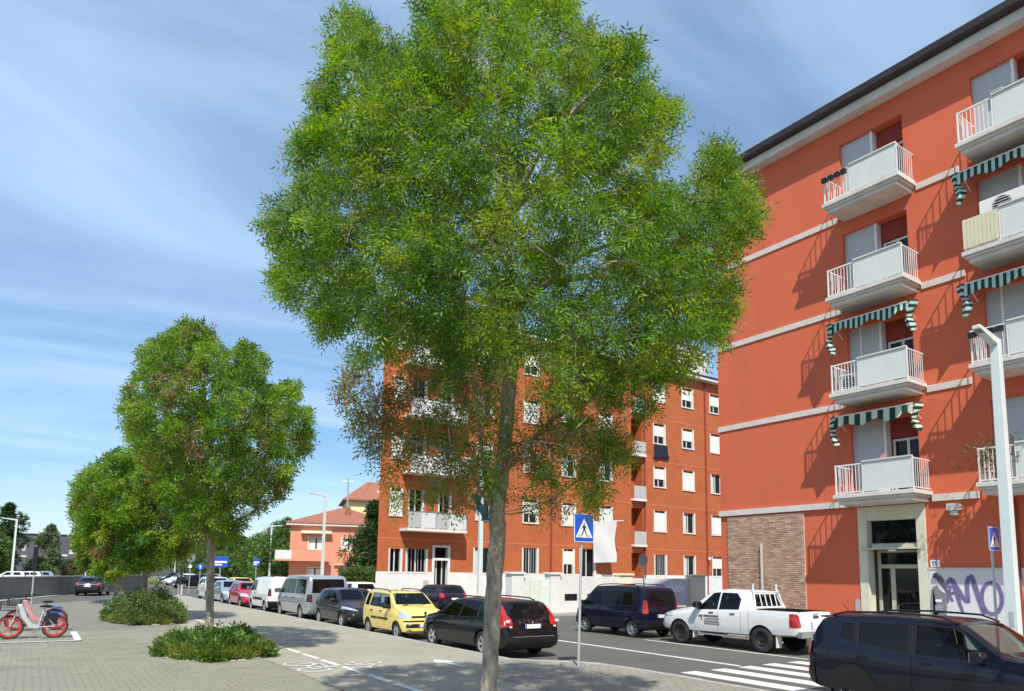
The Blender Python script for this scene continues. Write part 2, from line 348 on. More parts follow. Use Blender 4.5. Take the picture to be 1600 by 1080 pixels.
# smooth path sheet and slab sheet on the pavement
sp = MB().quad((4.70, -12, ZP+.004), (9.70, -12, ZP+.004), (9.70, 60, ZP+.004), (4.70, 52.4, ZP+.004)); o = sp.build('cycle_path', M['path'], pav)
sp = MB().quad((7.75, 3, ZP+.008), (11.17, 3, ZP+.008), (11.17, 11.5, ZP+.008), (11.05, 12.45, ZP+.008), (10.7, 13.1, ZP+.008), (9.7, 14.1, ZP+.008), (9.1, 14.1, ZP+.008), (7.75, 12.6, ZP+.008)); sp.build('footway_slabs', M['slabs'], pav)
bed = MB().quad((-7.1, 8, ZP+.003), (4.68, 8, ZP+.003), (4.68, 27, ZP+.003), (-7.1, 27, ZP+.003)); bed.build('paver_joints', M['joint'], pav)
# pavers laid one by one: the nearest in view are single pieces, the rest one joined piece
PW, PL = .25, .125
def paver_mb(mb, x, y, dz, g=0):
    a, b = PW/2-.002-g, PL/2-.0025; z0, z1 = ZP+.0035, ZP+.018+dz
    mb.add([(x-a, y-b, z0), (x+a, y-b, z0), (x+a, y+b, z0), (x-a, y+b, z0), (x-a+.003, y-b+.002, z1), (x+a-.003, y-b+.002, z1), (x+a-.003, y+b-.002, z1), (x-a+.003, y+b-.002, z1)],
           [(4,5,6,7),(0,1,5,4),(1,2,6,5),(2,3,7,6),(3,0,4,7)])
rest = MB(); cand = []
ny = int(19/PL)
for i in range(ny):
    y = 8.0 + PL*(i+.5); x = 4.70 - PW*.5 - (PW/2 if i % 2 else 0)
    while x > -7:
        d = np.array([x, y, ZP]) - np.array([0, 0, CAMH]); dep = d@_fw
        u, v = PX+F*(d@_rt)/dep, PY-F*(d@_up)/dep
        cand.append((-v, x, y, u))
        x -= PW
cand.sort()
seen = [c for c in cand if c[3] > -5 and -c[0] < 1079]
near = set((c[1], c[2]) for c in seen[:300])
pm = MB(); paver_mb(pm, 0, 0, 0); pme = pm.mesh('paver', M['paver'])
for _, x, y, u in cand:
    if (x, y) in near: link('paver', pme, pav, (x, y, random.uniform(-.002, .002)), (random.uniform(-.012, .012), random.uniform(-.008, .008), random.uniform(-.012, .012))).scale = (random.choice((1, 1, 1, 1, .88)), random.choice((1, 1, 1, .96)), 1)
    else: paver_mb(rest, x, y, random.uniform(-.002, .002), random.choice((0, 0, 0, 0, .016)))
tag(rest.build('paver_field', M['paver'], pav), kind='stuff')

# painted marks
RZ = [0]
def ribbon(mb, pts, w, z, closed=False):
    pts = [Vector(p) for p in pts]
    if closed: pts = pts + [pts[0]]
    for a, b in zip(pts, pts[1:]):
        t = (b-a).normalized(); n = Vector((-t.y, t.x))*w/2; e = t*w*.3; RZ[0] = (RZ[0]+1) % 40; zz = z+RZ[0]*.00025
        mb.quad(*[(q.x, q.y, zz) for q in (a-n-e, b-n+e, b+n+e, a+n-e)])
    return mb
zr = .006
for k in range(9):
    x = 11.63 + k*.985
    if x < 17.9: MB().box(x-.25, x+.25, 7.1, 11.2+random.uniform(-.05, .05), .001, zr).build('zebra_stripe', M['roadpaint'], road)
MB().box(14.50, 14.65, 11.35, 60, .001, zr).build('painted_line', M['roadpaint'], road)
MB().box(17.35, 17.45, 11.35, 17.4, .001, zr).build('painted_line', M['roadpaint'], road)
zp = ZP+.013
y = 8.4
while y < 40:
    if not (23.2 < y < 24.0): MB().box(5.71, 5.83, y, y+1.05, ZP+.005, zp).build('painted_dash', M['roadpaint'], pav)
    y += 1.35
def bikesym(cx, cy, flip=1, s=1.):
    mb = MB(); P = lambda a, b: (cx + a*flip*s, cy + b*flip*s)
    for c in (-.52, .52):
        ribbon(mb, [P(.34*math.cos(t), c+.36*math.sin(t)) for t in np.linspace(0, 2*math.pi, 14)[:-1]], .05, zp, True)
    for pts in ([(0, -.52), (.42, -.25), (.42, .35), (0, .52)], [(0, -.52), (0, 0), (.42, -.25)], [(0, 0), (.42, .35)], [(.42, -.25), (.55, -.3)], [(.55, -.42), (.55, -.18)], [(.42, .35), (.62, .38), (.62, .22)]):
        ribbon(mb, [P(*q) for q in pts], .05, zp)
    mb.build('painted_bicycle', M['roadpaint'], pav)
b1 = at_z(479, 1043, ZP); b2 = at_z(586, 1040, ZP); b3 = at_z(702, 1037, ZP)
bikesym(b1[0], b1[1], 1, .95); bikesym(b2[0], b2[1], -1, .95)
mb = MB(); x, y = b3[0], b3[1]
mb.quad(*[(x+a, y+b, zp) for a, b in ((-.07, -.75), (.07, -.75), (.07, .1), (-.07, .1))]); mb.quad(*[(x+a, y+b, zp) for a, b in ((-.32, .12), (.32, .12), (0, .75))])
mb.build('painted_arrow', M['roadpaint'], pav)
# bay marked out for shared bikes
q = [at_z(0, 1006, ZP), at_z(122, 1003, ZP), at_z(112, 990, ZP)]
mb = MB(); ribbon(mb, [(q[0][0]-4, q[0][1]+.3), (q[1][0], q[1][1])], .12, ZP+.034); mb.build('painted_line', M['roadpaint'], pav)
mb = MB(); ribbon(mb, [(q[1][0], q[1][1]+.1), (q[2][0]+.05, q[2][1]+.2)], .18, ZP+.034); mb.build('painted_line', M['roadpaint'], pav)
# white edge line by the wall and the far verge
e0, e1 = at_z(30, 936, 0), at_z(112, 928, 0); mb = MB(); dv = (e1-e0); e0 = e0-dv*1.5; e1 = e1+dv*2.0
ribbon(mb, [e0[:2], e1[:2]], .3, .008); mb.build('painted_line', M['roadpaint'], lroad)
gv = MB(); gv.prism([(-12, 104), (30, 106), (30, 122), (-14, 120)], 2, -.04, .35)
pmat('grass', (.11, .15, .035), .95, .35, .8, .6, 20)
structure('grass_verge', gv, M['grass'])
# ------------------------------------------------------------------ the orange-red block on the right
AX = 22.0
A = thing('apartment_building', 'tall orange-red rendered apartment block with white balconies, nearest on the right', 'building', (AX, 10, ZP))
FA = Facade((AX, 0, 0), (0, 1, 0), (-1, 0, 0))
YN, YS = -14.0, 17.85                         # the block runs from out of frame (YN) to its left-hand corner (YS)
BAND = [4.58, 7.89, 11.13, 14.36]; SLAB = [4.78, 8.06, 11.28, 14.52]; LINT = [7.22, 10.42, 13.78, 17.02]
COLS = [10.38, 6.28, -.2, -6]                 # right-hand end of each bay opening (2.12 wide)
holes = []
for c in COLS:
    for k in range(4): holes.append((c, c+2.12, SLAB[k]-.05, LINT[k], .32))
PORT = (10.32, 12.36, ZP, 4.42)
holes.append(PORT+(.35,))
wl = MB(); FA.wall(wl, YN, YS, ZP-.1, 17.75, holes)
wl.quad((AX, YS, 0), (AX+12, YS, 0), (AX+12, YS, 17.75), (AX, YS, 17.75)); wl.quad((AX, YN, 0), (AX+12, YN, 0), (AX+12, YN, 17.75), (AX, YN, 17.75)); wl.quad((AX+12, YN, 0), (AX+12, YS, 0), (AX+12, YS, 17.75), (AX+12, YN, 17.75))
wl.build('wall', M['render_red'], A)
# string courses broken by the balconies
for k, z in enumerate(BAND):
    spans = [(12.62, YS+.02), (8.82, 10.05), (2.4, 6.0), (-3.4, -.5), (YN, -6.2)]
    for a, b in spans:
        FA.box(MB(), a, b, z-.11 if k else z-.14, z+.09, -.02, .045).build('string_course', M['band'] if k else M['soffit'], A) if False else None
        mb = MB(); FA.box(mb, a, b, z-.11, z+.09, -.02, .04 if k else .09); mb.build('string_course', M['band'] if k else M['soffit'], A)
# eaves: soffit board, gutter, roof
mb = MB(); FA.box(mb, YN, YS+.35, 17.70, 18.0, -.3, .42); eav = mb.build('eaves', M['soffit'], A)
mb = MB(); pr = [(.40, 18.0), (.62, 18.0), (.66, 18.08), (.66, 18.22), (.60, 18.24), (.42, 18.24)]
n0 = [FA.P(YN, z, d) for d, z in pr]; n1 = [FA.P(YS+.4, z, d) for d, z in pr]
mb.add(n0+n1, [tuple(range(6)), tuple(range(11, 5, -1))]+[(i, (i+1) % 6, 6+(i+1) % 6, 6+i) for i in range(6)]); mb.build('gutter', M['gutter'], A)
mb = MB(); FA.box(mb, YN, YS+.42, 18.25, 18.42, -.2, .5)
mb.build('roof_edge', M['gutter'], A)
mb = MB(); mb.add([FA.P(YN, 18.4, .5), FA.P(YS+.42, 18.4, .5), FA.P(YS+.42, 20.3, -6), FA.P(YN, 20.3, -6), FA.P(YS+.42, 18.6, -12.4), FA.P(YN, 18.6, -12.4)], [(0, 1, 2, 3), (3, 2, 4, 5), (1, 4, 2), (0, 3, 5)])
mb.build('roof', M['roof_tile'], A)

# bays: grey shutter half, deep red half with a glazed door
def bay(c, k):
    z0, z1 = SLAB[k]-.03, LINT[k]
    mid = c+1.06
    mb = MB(); FA.box(mb, mid+.04, c+2.12, z0, z1, -.45, -.14); sh = mb.build('shutter', M['shutter_grey'], A)
    mb = MB(); FA.box(mb, mid-.04, mid+.04, z0, z1, -.4, -.10); mb.build('post', M['white_metal'], sh)
    if k == 1: mb = MB(); FA.box(mb, mid+.62, mid+.68, z0, z1, -.16, -.11); mb.build('post', M['white_metal'], sh)
    # recess
    r = 1.0; mb = MB()
    for q in ([(c, z0, -.32), (mid, z0, -.32), (mid, z0, -r), (c, z0, -r)], [(c, z1, -.32), (mid, z1, -.32), (mid, z1, -r), (c, z1, -r)], [(c, z0, -.32), (c, z1, -.32), (c, z1, -r), (c, z0, -r)],
              [(mid, z0, -.32), (mid, z1, -.32), (mid, z1, -r), (mid, z0, -r)], [(c, z0, -r), (mid, z0, -r), (mid, z1, -r), (c, z1, -r)]): FA.quad(mb, q)
    mb.build('recess', M['render_red'], A)
    mb = MB(); FA.box(mb, c+.02, mid-.06, z1-.62, z1-.002, -.62, -.36); mb.build('roller_box', M['dark_red'], A)
    top = z1-.64
    fr = MB()
    for a, b in ((c+.03, c+.10), ((c+mid)/2-.05, (c+mid)/2+.03), (mid-.14, mid-.07)): FA.box(fr, a, b, z0, top, -.52, -.44)
    FA.box(fr, c+.10, mid-.14, top-.07, top, -.518, -.442); d = fr.build('balcony_door', M['white_metal'], A)
    for a, b in ((c+.10, (c+mid)/2-.05), ((c+mid)/2+.03, mid-.14)):
        mb = MB(); FA.box(mb, a, b, z0+.02, top-.07, -.49, -.475); mb.build('pane', M['house_glass'], d)
for c in COLS[:3]:
    for k in range(4): bay(c, k)

# balconies
pick = MB(); pick.box(-.008, .008, -.008, .008, 0, .88); pick_me = pick.mesh('picket', M['white_metal'])
DP = 1.06
def balcony(c, k, wide=2.42):
    z = SLAB[k]; a, b = c-.30, c-.30+wide; 
    mb = MB(); FA.box(mb, a-.03, b+.05, z-.12, z, .001, DP+.05); FA.box(mb, a+.02, b, z-.19, z-.12, .001, DP-.02); FA.box(mb, a+.09, b-.07, z-.31, z-.19, .001, DP-.10)
    s = mb.build('balcony', M['soffit'], A, bevel=.008)
    pa, pb = a, b-.90
    mb = MB(); FA.box(mb, pa+.05, pb-.03, z+.05, z+.95, DP-.045, DP-.015); mb.build('panel', M['balc_panel'], s)
    mb = MB(); FA.box(mb, pa+.02, pb, z+.955, z+1.0, DP-.08, DP+.02); mb.build('panel_cap', M['soffit'], s)
    mb = MB()
    for u, zz in ((pb-.005, 0), (b-.03, 0)): FA.box(mb, u-.018, u+.018, z, z+.95, DP-.055, DP-.015)
    FA.box(mb, pb+.005, b-.04, z+.90, z+.94, DP-.052, DP-.018); FA.box(mb, pb+.005, b-.04, z+.045, z+.075, DP-.05, DP-.02)
    for u in (b-.03,): FA.box(mb, u-.016, u+.016, z+.905, z+.935, .002, DP-.045); FA.box(mb, u-.014, u+.014, z+.048, z+.072, .002, DP-.045)
    mb.build('handrail', M['white_metal'], s)
    mb = MB(); u = a+.02; FA.box(mb, u-.018, u+.018, z, z+.95, DP-.055, DP-.015); FA.box(mb, u-.016, u+.016, z+.905, z+.935, .002, DP-.045); FA.box(mb, u-.014, u+.014, z+.048, z+.072, .002, DP-.045); mb.build('end_rail', M['white_metal'], s)
    o = wloc(s)
    def pk(u, d):
        p = FA.P(u, z+.035, d); link('picket', pick_me, s, p-o)
    for i in range(7): pk(pb+.11+i*.105, DP-.035)
    for i in range(7): pk(b-.03, .12+i*.125); pk(a+.02, .12+i*.125)
    return s
for c in COLS[:3]:
    for k in range(4):
        if c < 0 and k > 1: continue
        balcony(c, k)

# scalloped awnings with striped valances, half rolled
def awning(c, k, mats, drop=.26, side=.95, side_l=.9, stripe=.088):
    z = LINT[k]-.02 if k else LINT[k]+.03; a, b = c-.22, c+2.36; d1 = .62
    n = int(round((b-a)/stripe)); 
    root = None; mb = MB()
    for i in range(n):
        u0, u1 = a+(b-a)*i/n, a+(b-a)*(i+1)/n; mi = i % 2
        sag = lambda u: .10*math.sin((u-a)/(b-a)*math.pi*5)*.35 + .05*math.sin((u-a)*7)
        FA.quad(mb, [(u0, z+.22, .03), (u1, z+.22, .03), (u1, z+.12, d1), (u0, z+.12, d1)], mi)
        um = (u0+u1)/2
        zb0, zb1, zbm = z+.12-drop+sag(u0), z+.12-drop+sag(u1), z+.12-drop-.05+sag(um)
        FA.quad(mb, [(u0, z+.12, d1), (um, z+.12, d1+.012), (um, zbm, d1+.03), (u0, zb0, d1+.02)], mi)
        FA.quad(mb, [(um, z+.12, d1+.012), (u1, z+.12, d1), (u1, zb1, d1+.02), (um, zbm, d1+.03)], mi)
    cover = mb.build('awning', mats, A)
    for u, s, L in ((a, 1, side_l), (b, -1, side)):         # gathered cloth hanging at both ends
        mb = MB(); m_ = int(L/.075); prev = None
        for j in range(m_+1):
            t = j/m_; zz = z+.16-L*t; wd = (.13 + .05*math.sin(t*9+k))*(1-.45*t) ; off = .06*math.sin(t*7+c)
            ring = [FA.P(u+off-wd, zz, d1-.10), FA.P(u+off, zz+.03*math.sin(j), d1+.05), FA.P(u+off+wd, zz, d1-.02), FA.P(u+off, zz, d1-.22)]
            if prev: mb.add(prev+ring, [(i, (i+1) % 4, 4+(i+1) % 4, 4+i) for i in range(4)], j % 2)
            prev = ring
        mb.build('awning_drape', mats, cover)
    mb = MB(); mb.tube([FA.P(a, z+.14, d1), FA.P(b, z+.14, d1)], .022, 6)
    for u in (a+.1, b-.1): mb.tube([FA.P(u, z-.25, .02), FA.P(u, z+.10, d1)], .015, 6)
    mb.build('awning_frame', M['white_metal'], cover)
CR, GR, WH = M['awn_cream'], M['awn_green'], M['awn_white']
awning(COLS[0], 0, [CR, GR], .30, .95, .85, .19); awning(COLS[0], 1, [WH, GR], .26, 1.05, .95)
awning(COLS[1], 3-1, [WH, GR], .28, .95, .9); awning(COLS[1], 1, [WH, GR], .28, .95, 1.1)

# stone portal, transom window, canopy shelf, glazed doors
a, b, z0, z1 = PORT
mb = MB(); FA.box(mb, a-.02, a+.26, z0, z1+.02, -.36, .03); FA.box(mb, b-.26, b+.02, z0, z1+.02, -.36, .03); FA.box(mb, a+.26, b-.26, z1-.42, z1+.018, -.36, .02)
portal = mb.build('portal', M['cream'], A, bevel=.008)
mb = MB()
for q in ([(a, z0, -.35), (a, z1, -.35), (a, z1, -1.0), (a, z0, -1.0)], [(b, z0, -.35), (b, z1, -.35), (b, z1, -1.0), (b, z0, -1.0)], [(a, z1, -.35), (b, z1, -.35), (b, z1, -1.0), (a, z1, -1.0)], [(a, z0, -1.0), (b, z0, -1.0), (b, z1, -1.0), (a, z1, -1.0)]): FA.quad(mb, q)
mb.build('porch_lining', M['cream'], portal)
mb = MB(); FA.box(mb, a+.27, b-.27, 3.28, 4.0, -.30, -.27); mb.build('transom_pane', M['house_glass'], portal)
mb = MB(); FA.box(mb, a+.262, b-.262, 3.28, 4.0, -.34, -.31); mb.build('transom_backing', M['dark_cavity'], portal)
mb = MB(); FA.box(mb, a+.12, b-.10, 3.08, 3.14, -.2, .10); FA.box(mb, a+.265, b-.265, 3.142, 3.28, -.36, -.2); FA.box(mb, a+.265, b-.35, 3.142, 3.24, -.2, -.05); mb.build('canopy_shelf', M['doorframe'], portal, bevel=.005)
mb = MB(); mb.lathe([(.0, -.06), (.10, -.05), (.13, 0)], FA.P((a+b)/2, 3.07, -.02), 2, 12); mb.build('porch_lamp', M['sign_white'], portal, smooth=40)
fr = MB()
for u0, u1, zz0, zz1 in ((a+.262, a+.33, z0, 3.07), (b-.36, b-.262, z0, 3.07), (b-.80, b-.66, z0, 2.50), (a+.33, b-.36, 2.50, 2.62), (a+.33, b-.36, 3.0, 3.07), (a+.33, b-.80, z0, .62), (b-.66, b-.36, z0, .62), (a+.33, b-.80, 1.02, 1.14), (b-.66, b-.36, 1.06, 1.16)):
    FA.box(fr, u0, u1, zz0, zz1, -.62, -.55)
door = fr.build('entrance_door', M['doorframe'], A)
for u0, u1, zz0, zz1 in ((a+.33, b-.80, 1.14, 2.5), (b-.66, b-.36, 1.16, 2.5), (a+.33, b-.36, 2.62, 3.0), (a+.33, b-.80, .62, 1.02), (b-.66, b-.36, .62, 1.06)):
    mb = MB(); FA.box(mb, u0, u1, zz0, zz1, -.60, -.585); mb.build('pane', M['house_glass'], door)
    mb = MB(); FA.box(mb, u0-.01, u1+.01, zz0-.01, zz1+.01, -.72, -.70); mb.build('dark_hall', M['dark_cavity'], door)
mb = MB(); mb.tube([FA.P(b-.87, 1.0, -.53), FA.P(b-.87, 1.35, -.53)], .015, 6); mb.build('door_handle', M['chrome'], door)

# white plinth with graffiti, bell box, house number, wall lamp, notice
mb = MB(); FA.box(mb, YN, a-.03, ZP-.05, 2.46, 0, .03); pl = mb.build('plinth', M['plinth_white'], A)
mb = MB(); FA.box(mb, YN, a-.03, 2.46, 2.52, 0, .045); mb.build('plinth_edge', M['band'], A)
LAY = [0]
def stroke(mb, pts, w, d=.0345, N=None):
    LAY[0] += 1; d += LAY[0]*.0011
    P3 = [FA.P(-u, z, d) for u, z in pts]; n = len(P3); ws = w if isinstance(w, list) else [w]*n
    for i in range(n-1):
        t = (P3[i+1]-P3[i]).normalized(); s = t.cross(Vector((1, 0, 0))).normalized()
        o_ = Vector((-.00005*i, 0, 0)); mb.quad(*[q_+o_ for q_ in (P3[i]-s*ws[i]/2, P3[i+1]-s*ws[i+1]/2, P3[i+1]+s*ws[i+1]/2, P3[i]+s*ws[i]/2)])
g1 = MB()
M_pts = [(-9.62, 2.10), (-9.46, 2.26), (-9.33, 2.1), (-9.30, 1.75), (-9.22, 1.2), (-9.16, .9)]
X = lambda u: -u
# letters: star, M, O, U (u runs left to right as minus Y)
ps = lambda L: [(-y, z) for y, z in L]
star = [((9.86, 1.95), (9.66, 1.55)), ((9.90, 1.72), (9.60, 1.80)), ((9.70, 2.0), (9.82, 1.5))]
for s_ in star: stroke(g1, [(-s_[0][0], s_[0][1]), (-s_[1][0], s_[1][1])], .085)
def gp(L):                                      # read off the photograph, set on the plinth
    out = []
    for u, v in L:
        d = ray(1480+u/4.5, 740+v/4.5); p_ = np.array([0, 0, CAMH])+d*((AX-.035)/d[0]); out.append((-p_[1], p_[2]))
    return out
stroke(g1, gp([(-4, 800), (14, 748), (34, 742), (62, 830), (90, 920), (112, 980)]), [.09, .12, .13, .11, .10, .07])
stroke(g1, gp([(52, 768), (85, 830), (120, 885), (150, 905)]), [.08, .12, .12, .10])
stroke(g1, gp([(150, 908), (142, 830), (140, 760), (160, 722), (180, 724)]), [.10, .11, .12, .12, .12])
stroke(g1, gp([(172, 722), (198, 800), (228, 890), (250, 960), (262, 992)]), [.13, .13, .12, .10, .07])
stroke(g1, gp([(315+72*math.cos(t)-20*math.sin(t)*.3, 878-112*math.sin(t)) for t in np.linspace(.9, 2*math.pi+.9, 17)]), .10)
stroke(g1, ps([(8.18, 2.1), (8.20, 1.5), (8.10, 1.12), (7.95, 1.10), (7.85, 1.5), (7.82, 2.1)]), [.1, .12, .12, .12, .11, .08])
g1.build('graffiti', M['graffiti'], pl)
g2 = MB(); stroke(g2, ps([(10.16, 2.30), (10.02, 2.26), (9.90, 2.05), (9.84, 1.92)]), [.14, .18, .15, .05], .033); g2.build('graffiti', M['graffiti_dark'], pl)
mb = MB(); FA.prism = None
bx = [(-.17, .95), (.17, .95), (.20, 1.25), (.18, 1.62), (.04, 1.72), (-.03, 1.86), (-.15, 1.80), (-.19, 1.5), (-.20, 1.15), (0, .82)]
bb = MB(); n = len(bx); c0 = 10.02
vs_ = [FA.P(c0-u, z+.15, .032) for u, z in bx] + [FA.P(c0-u, z+.15, .075) for u, z in bx]
bb.add(vs_, [tuple(range(n)), tuple(range(2*n-1, n-1, -1))]+[(i, (i+1) % n, n+(i+1) % n, n+i) for i in range(n)]); en = bb.build('entry_phone', M['sign_back'], A)
mb = MB(); FA.box(mb, c0-.08, c0+.09, 1.52, 1.60, .076, .082); mb.build('name_plate', M['sign_white'], en)
mb = MB(); FA.box(mb, c0-.10, c0+.11, 1.22, 1.44, .076, .082); mb.build('button_panel', M['steel'], en)
mb = MB(); FA.box(mb, 9.98, 10.22, 2.54, 2.74, .0, .025); nb = mb.build('house_number', M['sign_white'], A)
for u in (10.06, 10.14): mb = MB(); FA.box(mb, u-.012, u+.012, 2.57, 2.71, .0255, .03); FA.box(mb, u+.012, u+.035, 2.66, 2.69, .0255, .03); mb.build('digit', M['sign_black'], nb)
mb = MB(); FA.box(mb, 9.28, 9.62, 4.16, 4.36, 0, .22); FA.box(mb, 9.36, 9.54, 4.02, 4.16, .02, .18); mb.build('wall_lamp', M['soffit'], A, bevel=.01)
mb = MB(); FA.box(mb, 12.42, 12.58, 1.1, 1.5, 0, .02); mb.build('notice', M['grey_panel'], A)
mb = MB(); mb.tube([FA.P(7.95, 4.4, .08), FA.P(7.95, .5, .08)], .05, 8); mb.build('downpipe', M['dark_red'], A)

# thin-brick panel beside the corner
by0, by1, bz0, bz1 = 14.30, 17.52, ZP, 4.40
mb = MB(); FA.box(mb, by0, by1, bz0, bz1, 0, .02); bp = mb.build('brick_panel', M['mortar'], A)
bo = wloc(bp)
bl, bh = .245, .052; rows = []
bmesh_ = []
for i in range(5):
    k_ = MB(); k_.box(-.022, .0, 0, bl-.012, 0, bh); bmesh_.append(k_.mesh('brick', M['brick_%d' % i]))
z = bz0+.02; r_ = 0; allb = []
while z < bz1-.06:
    y = by0 - (bl/2 if r_ % 2 else 0) + random.uniform(0, .03)
    while y < by1:
        y0_, y1_ = max(y, by0), min(y+bl-.012, by1)
        if y1_-y0_ > .05: allb.append((y0_, y1_, z))
        y += bl
    z += .068; r_ += 1
allb.sort(key=lambda t: abs(t[2]-3.1)+abs((t[0]+t[1])/2-15.9)*.4)
restm = MB(); nb_ = 0
for y0_, y1_, z in allb:
    if nb_ < 300 and z > 1.5:
        o = link('brick', random.choice(bmesh_), bp, Vector((AX-.0205, y0_, z))-bo); o.scale = (random.uniform(.6, 1.2), (y1_-y0_)/(bl-.012), random.uniform(.85, 1.02)); nb_ += 1
    else: restm.box(AX-.0205-.022*random.uniform(.6, 1.2), AX-.0205, y0_, y1_, z, z+bh*random.uniform(.85, 1.02), mi=random.randrange(5))
tag(restm.build('brick_field', [M['brick_%d' % i] for i in range(5)], bp), kind='stuff')
mb = MB(); mb.tube([(AX-.09, 16.0, .2), (AX-.09, 16.0, 3.38)], .05, 8); mb.build('vent_pipe', M['grey_panel'], A)

# things kept on the balconies
def ac_unit(u, z, d, label, w=.78):
    t = thing('air_conditioner', label, 'air conditioner', tuple(FA.P(u, z, d)))
    mb = MB(); FA.box(mb, u-w/2, u+w/2, z+.02, z+.60, d-.14, d+.14); mb.build('case', M['ac_white'], t, bevel=.02)
    mb = MB(); mb.lathe([(.02, -.004), (.20, -.004), (.22, .012), (.235, .012), (.235, -.004)], FA.P(u+.08, z+.31, d+.147), 0, 20); mb.build('fan_grille', M['black_plastic'], t)
    mb = MB()
    for i in range(5): FA.box(mb, u+.08-.2, u+.08+.2, z+.16+i*.075, z+.175+i*.075, d+.165, d+.17)
    mb.build('guard', M['ac_white'], t); return t
ac_unit(COLS[0]+1.55, SLAB[1], .72, 'white air-conditioner box behind the railing of the second balcony up, above the entrance')
t = ac_unit(COLS[1]+1.25, SLAB[2]+.98, .35, 'white air-conditioner box raised above the bamboo-screened balcony at the right edge', 1.3)
def planters(c, k, label, u0, u1, dz=.72):
    t = thing('window_box_row', label, 'flower boxes', tuple(FA.P(c, SLAB[k], DP)))
    u = u0
    while u < u1:
        mb = MB(); FA.box(mb, u, u+.17, SLAB[k]+dz, SLAB[k]+dz+.14, DP+.003, DP+.13); mb.build('pot', M['black_plastic'], t)
        u += .22
planters(COLS[0], 3, 'row of small dark pots hung on the topmost balcony over the entrance', COLS[0]+1.28, COLS[0]+1.95)
planters(COLS[1], 1, 'dark pots hung on the second-floor balcony behind the lamp post', COLS[1]+1.28, COLS[1]+1.95)
t = thing('bamboo_screen', 'pale bamboo screen tied to the balcony railing at the right edge', 'screen', tuple(FA.P(COLS[1], SLAB[2], DP)))
for i in range(9):
    mb = MB(); u = COLS[1]+1.24+i*.098; FA.box(mb, u, u+.09, SLAB[2]+.08, SLAB[2]+.92+random.uniform(-.01, .01), DP+.004, DP+.02); mb.build('slat', M['bamboo'], t)
t = thing('vent_unit', 'dark louvred box on the wall of the top balcony at the upper right corner', 'vent', tuple(FA.P(COLS[1]+1.5, 16.1, -.1)))
mb = MB(); FA.box(mb, COLS[1]+1.3, COLS[1]+1.62, 16.0, 16.3, -.139, -.05); mb.build('box', M['shutter_grey'], t)
for i in range(4): mb = MB(); FA.box(mb, COLS[1]+1.33, COLS[1]+1.59, 16.03+i*.06, 16.07+i*.06, -.049, -.04); mb.build('louvre', M['black_plastic'], t)
t = thing('laundry', 'pink towel hung inside the lowest balcony above the entrance', 'towel', tuple(FA.P(COLS[0]+1, SLAB[0], .3)))
mb = MB()
for i in range(6):
    u = COLS[0]+.86+i*.035; FA.quad(mb, [(u, SLAB[0]+.75, .30+.02*math.sin(i*2)), (u+.035, SLAB[0]+.75, .30+.02*math.sin(i*2+2)), (u+.035, SLAB[0]+1.28, .3), (u, SLAB[0]+1.28-.04*i, .3)])
mb.build('cloth', M['cloth_pink'], t)
mb = MB(); FA.box(mb, COLS[0]+.80, COLS[0]+1.1, SLAB[0]+.0, SLAB[0]+.745, .24, .36); mb.build('rack', M['white_metal'], t)
# dried plant on the lowest balcony at the edge is built with the foliage below
# ------------------------------------------------------------------ brick block behind the trees
BY = 39.5; BX0, BX1 = 17.2, 52.0
B = thing('brick_apartment_building', 'five-storey orange brick apartment block with white plinth, behind the large tree', 'building', (BX0, BY, ZP))
FB = Facade((0, BY, 0), (1, 0, 0), (0, -1, 0))
BTOP = 18.75; RT = [3.75, 7.25, 10.80, 14.32, 17.80]      # window heads per storey
PLZ = 2.16
wins = []                                     # (u0, u1, z0, z1, style)
for fl in range(5):
    zt = RT[fl]
    for j, (u0, u1) in enumerate([(40.64, 41.9), (44.0, 45.3), (47.5, 48.8)]):
        wins.append((u0, u1, zt-1.58, zt, ['open', 'half', 'closed', 'closed', 'half'][(fl*2+j*3) % 5] if fl else ['bars', 'open', 'half'][j]))
    if fl == 0:
        wins += [(18.0, 18.75, PLZ+.03, 3.55, 'open'), (19.15, 20.5, PLZ+.03, 3.58, 'bars'), (27.9, 29.15, PLZ+.03, 3.9, 'bars'), (31.45, 32.4, PLZ+.03, 3.93, 'half'), (33.0, 34.4, PLZ-.2, 4.0, 'dark'), (24.0, 25.2, PLZ+.03, 3.8, 'open')]
    else:
        wins += [(17.95, 18.65, zt-1.6, zt, 'closed'), (19.2, 20.15, zt-2.35, zt, 'french'), (21.3, 22.1, zt-2.35, zt, 'french'), (24.1, 25.2, zt-1.55, zt, ['half', 'open'][fl % 2]), (27.9, 29.1, zt-1.55, zt, ['closed', 'half', 'open'][fl % 3]), (31.3, 32.5, zt-1.55, zt, ['open', 'closed'][fl % 2]), (34.9, 36.1, zt-1.55, zt, ['half', 'closed', 'open'][fl % 3])]
notch = [(38.15, 39.35, RT[f]-2.75, RT[f]+.1, .9) for f in range(5)]
bdoor = (21.05, 22.05, ZP, 3.75)
mb = MB(); FB.wall(mb, BX0, BX1, ZP, BTOP, [w_[:4] for w_ in wins] + notch + [bdoor], rev=.2)
mb.build('wall', M['far_brick'], B)
mb = MB(); SK = 6.5                                      # the left end wall is cut back at a slant
mb.quad((BX0, BY, 0), (BX0+SK, BY+12, 0), (BX0+SK, BY+12, BTOP), (BX0, BY, BTOP)); mb.quad((BX1, BY, 0), (BX1, BY+12, 0), (BX1, BY+12, BTOP), (BX1, BY, BTOP)); mb.quad((BX0+SK, BY+12, 0), (BX1, BY+12, 0), (BX1, BY+12, BTOP), (BX0+SK, BY+12, BTOP)); mb.build('end_walls', M['far_brick_side'], B)
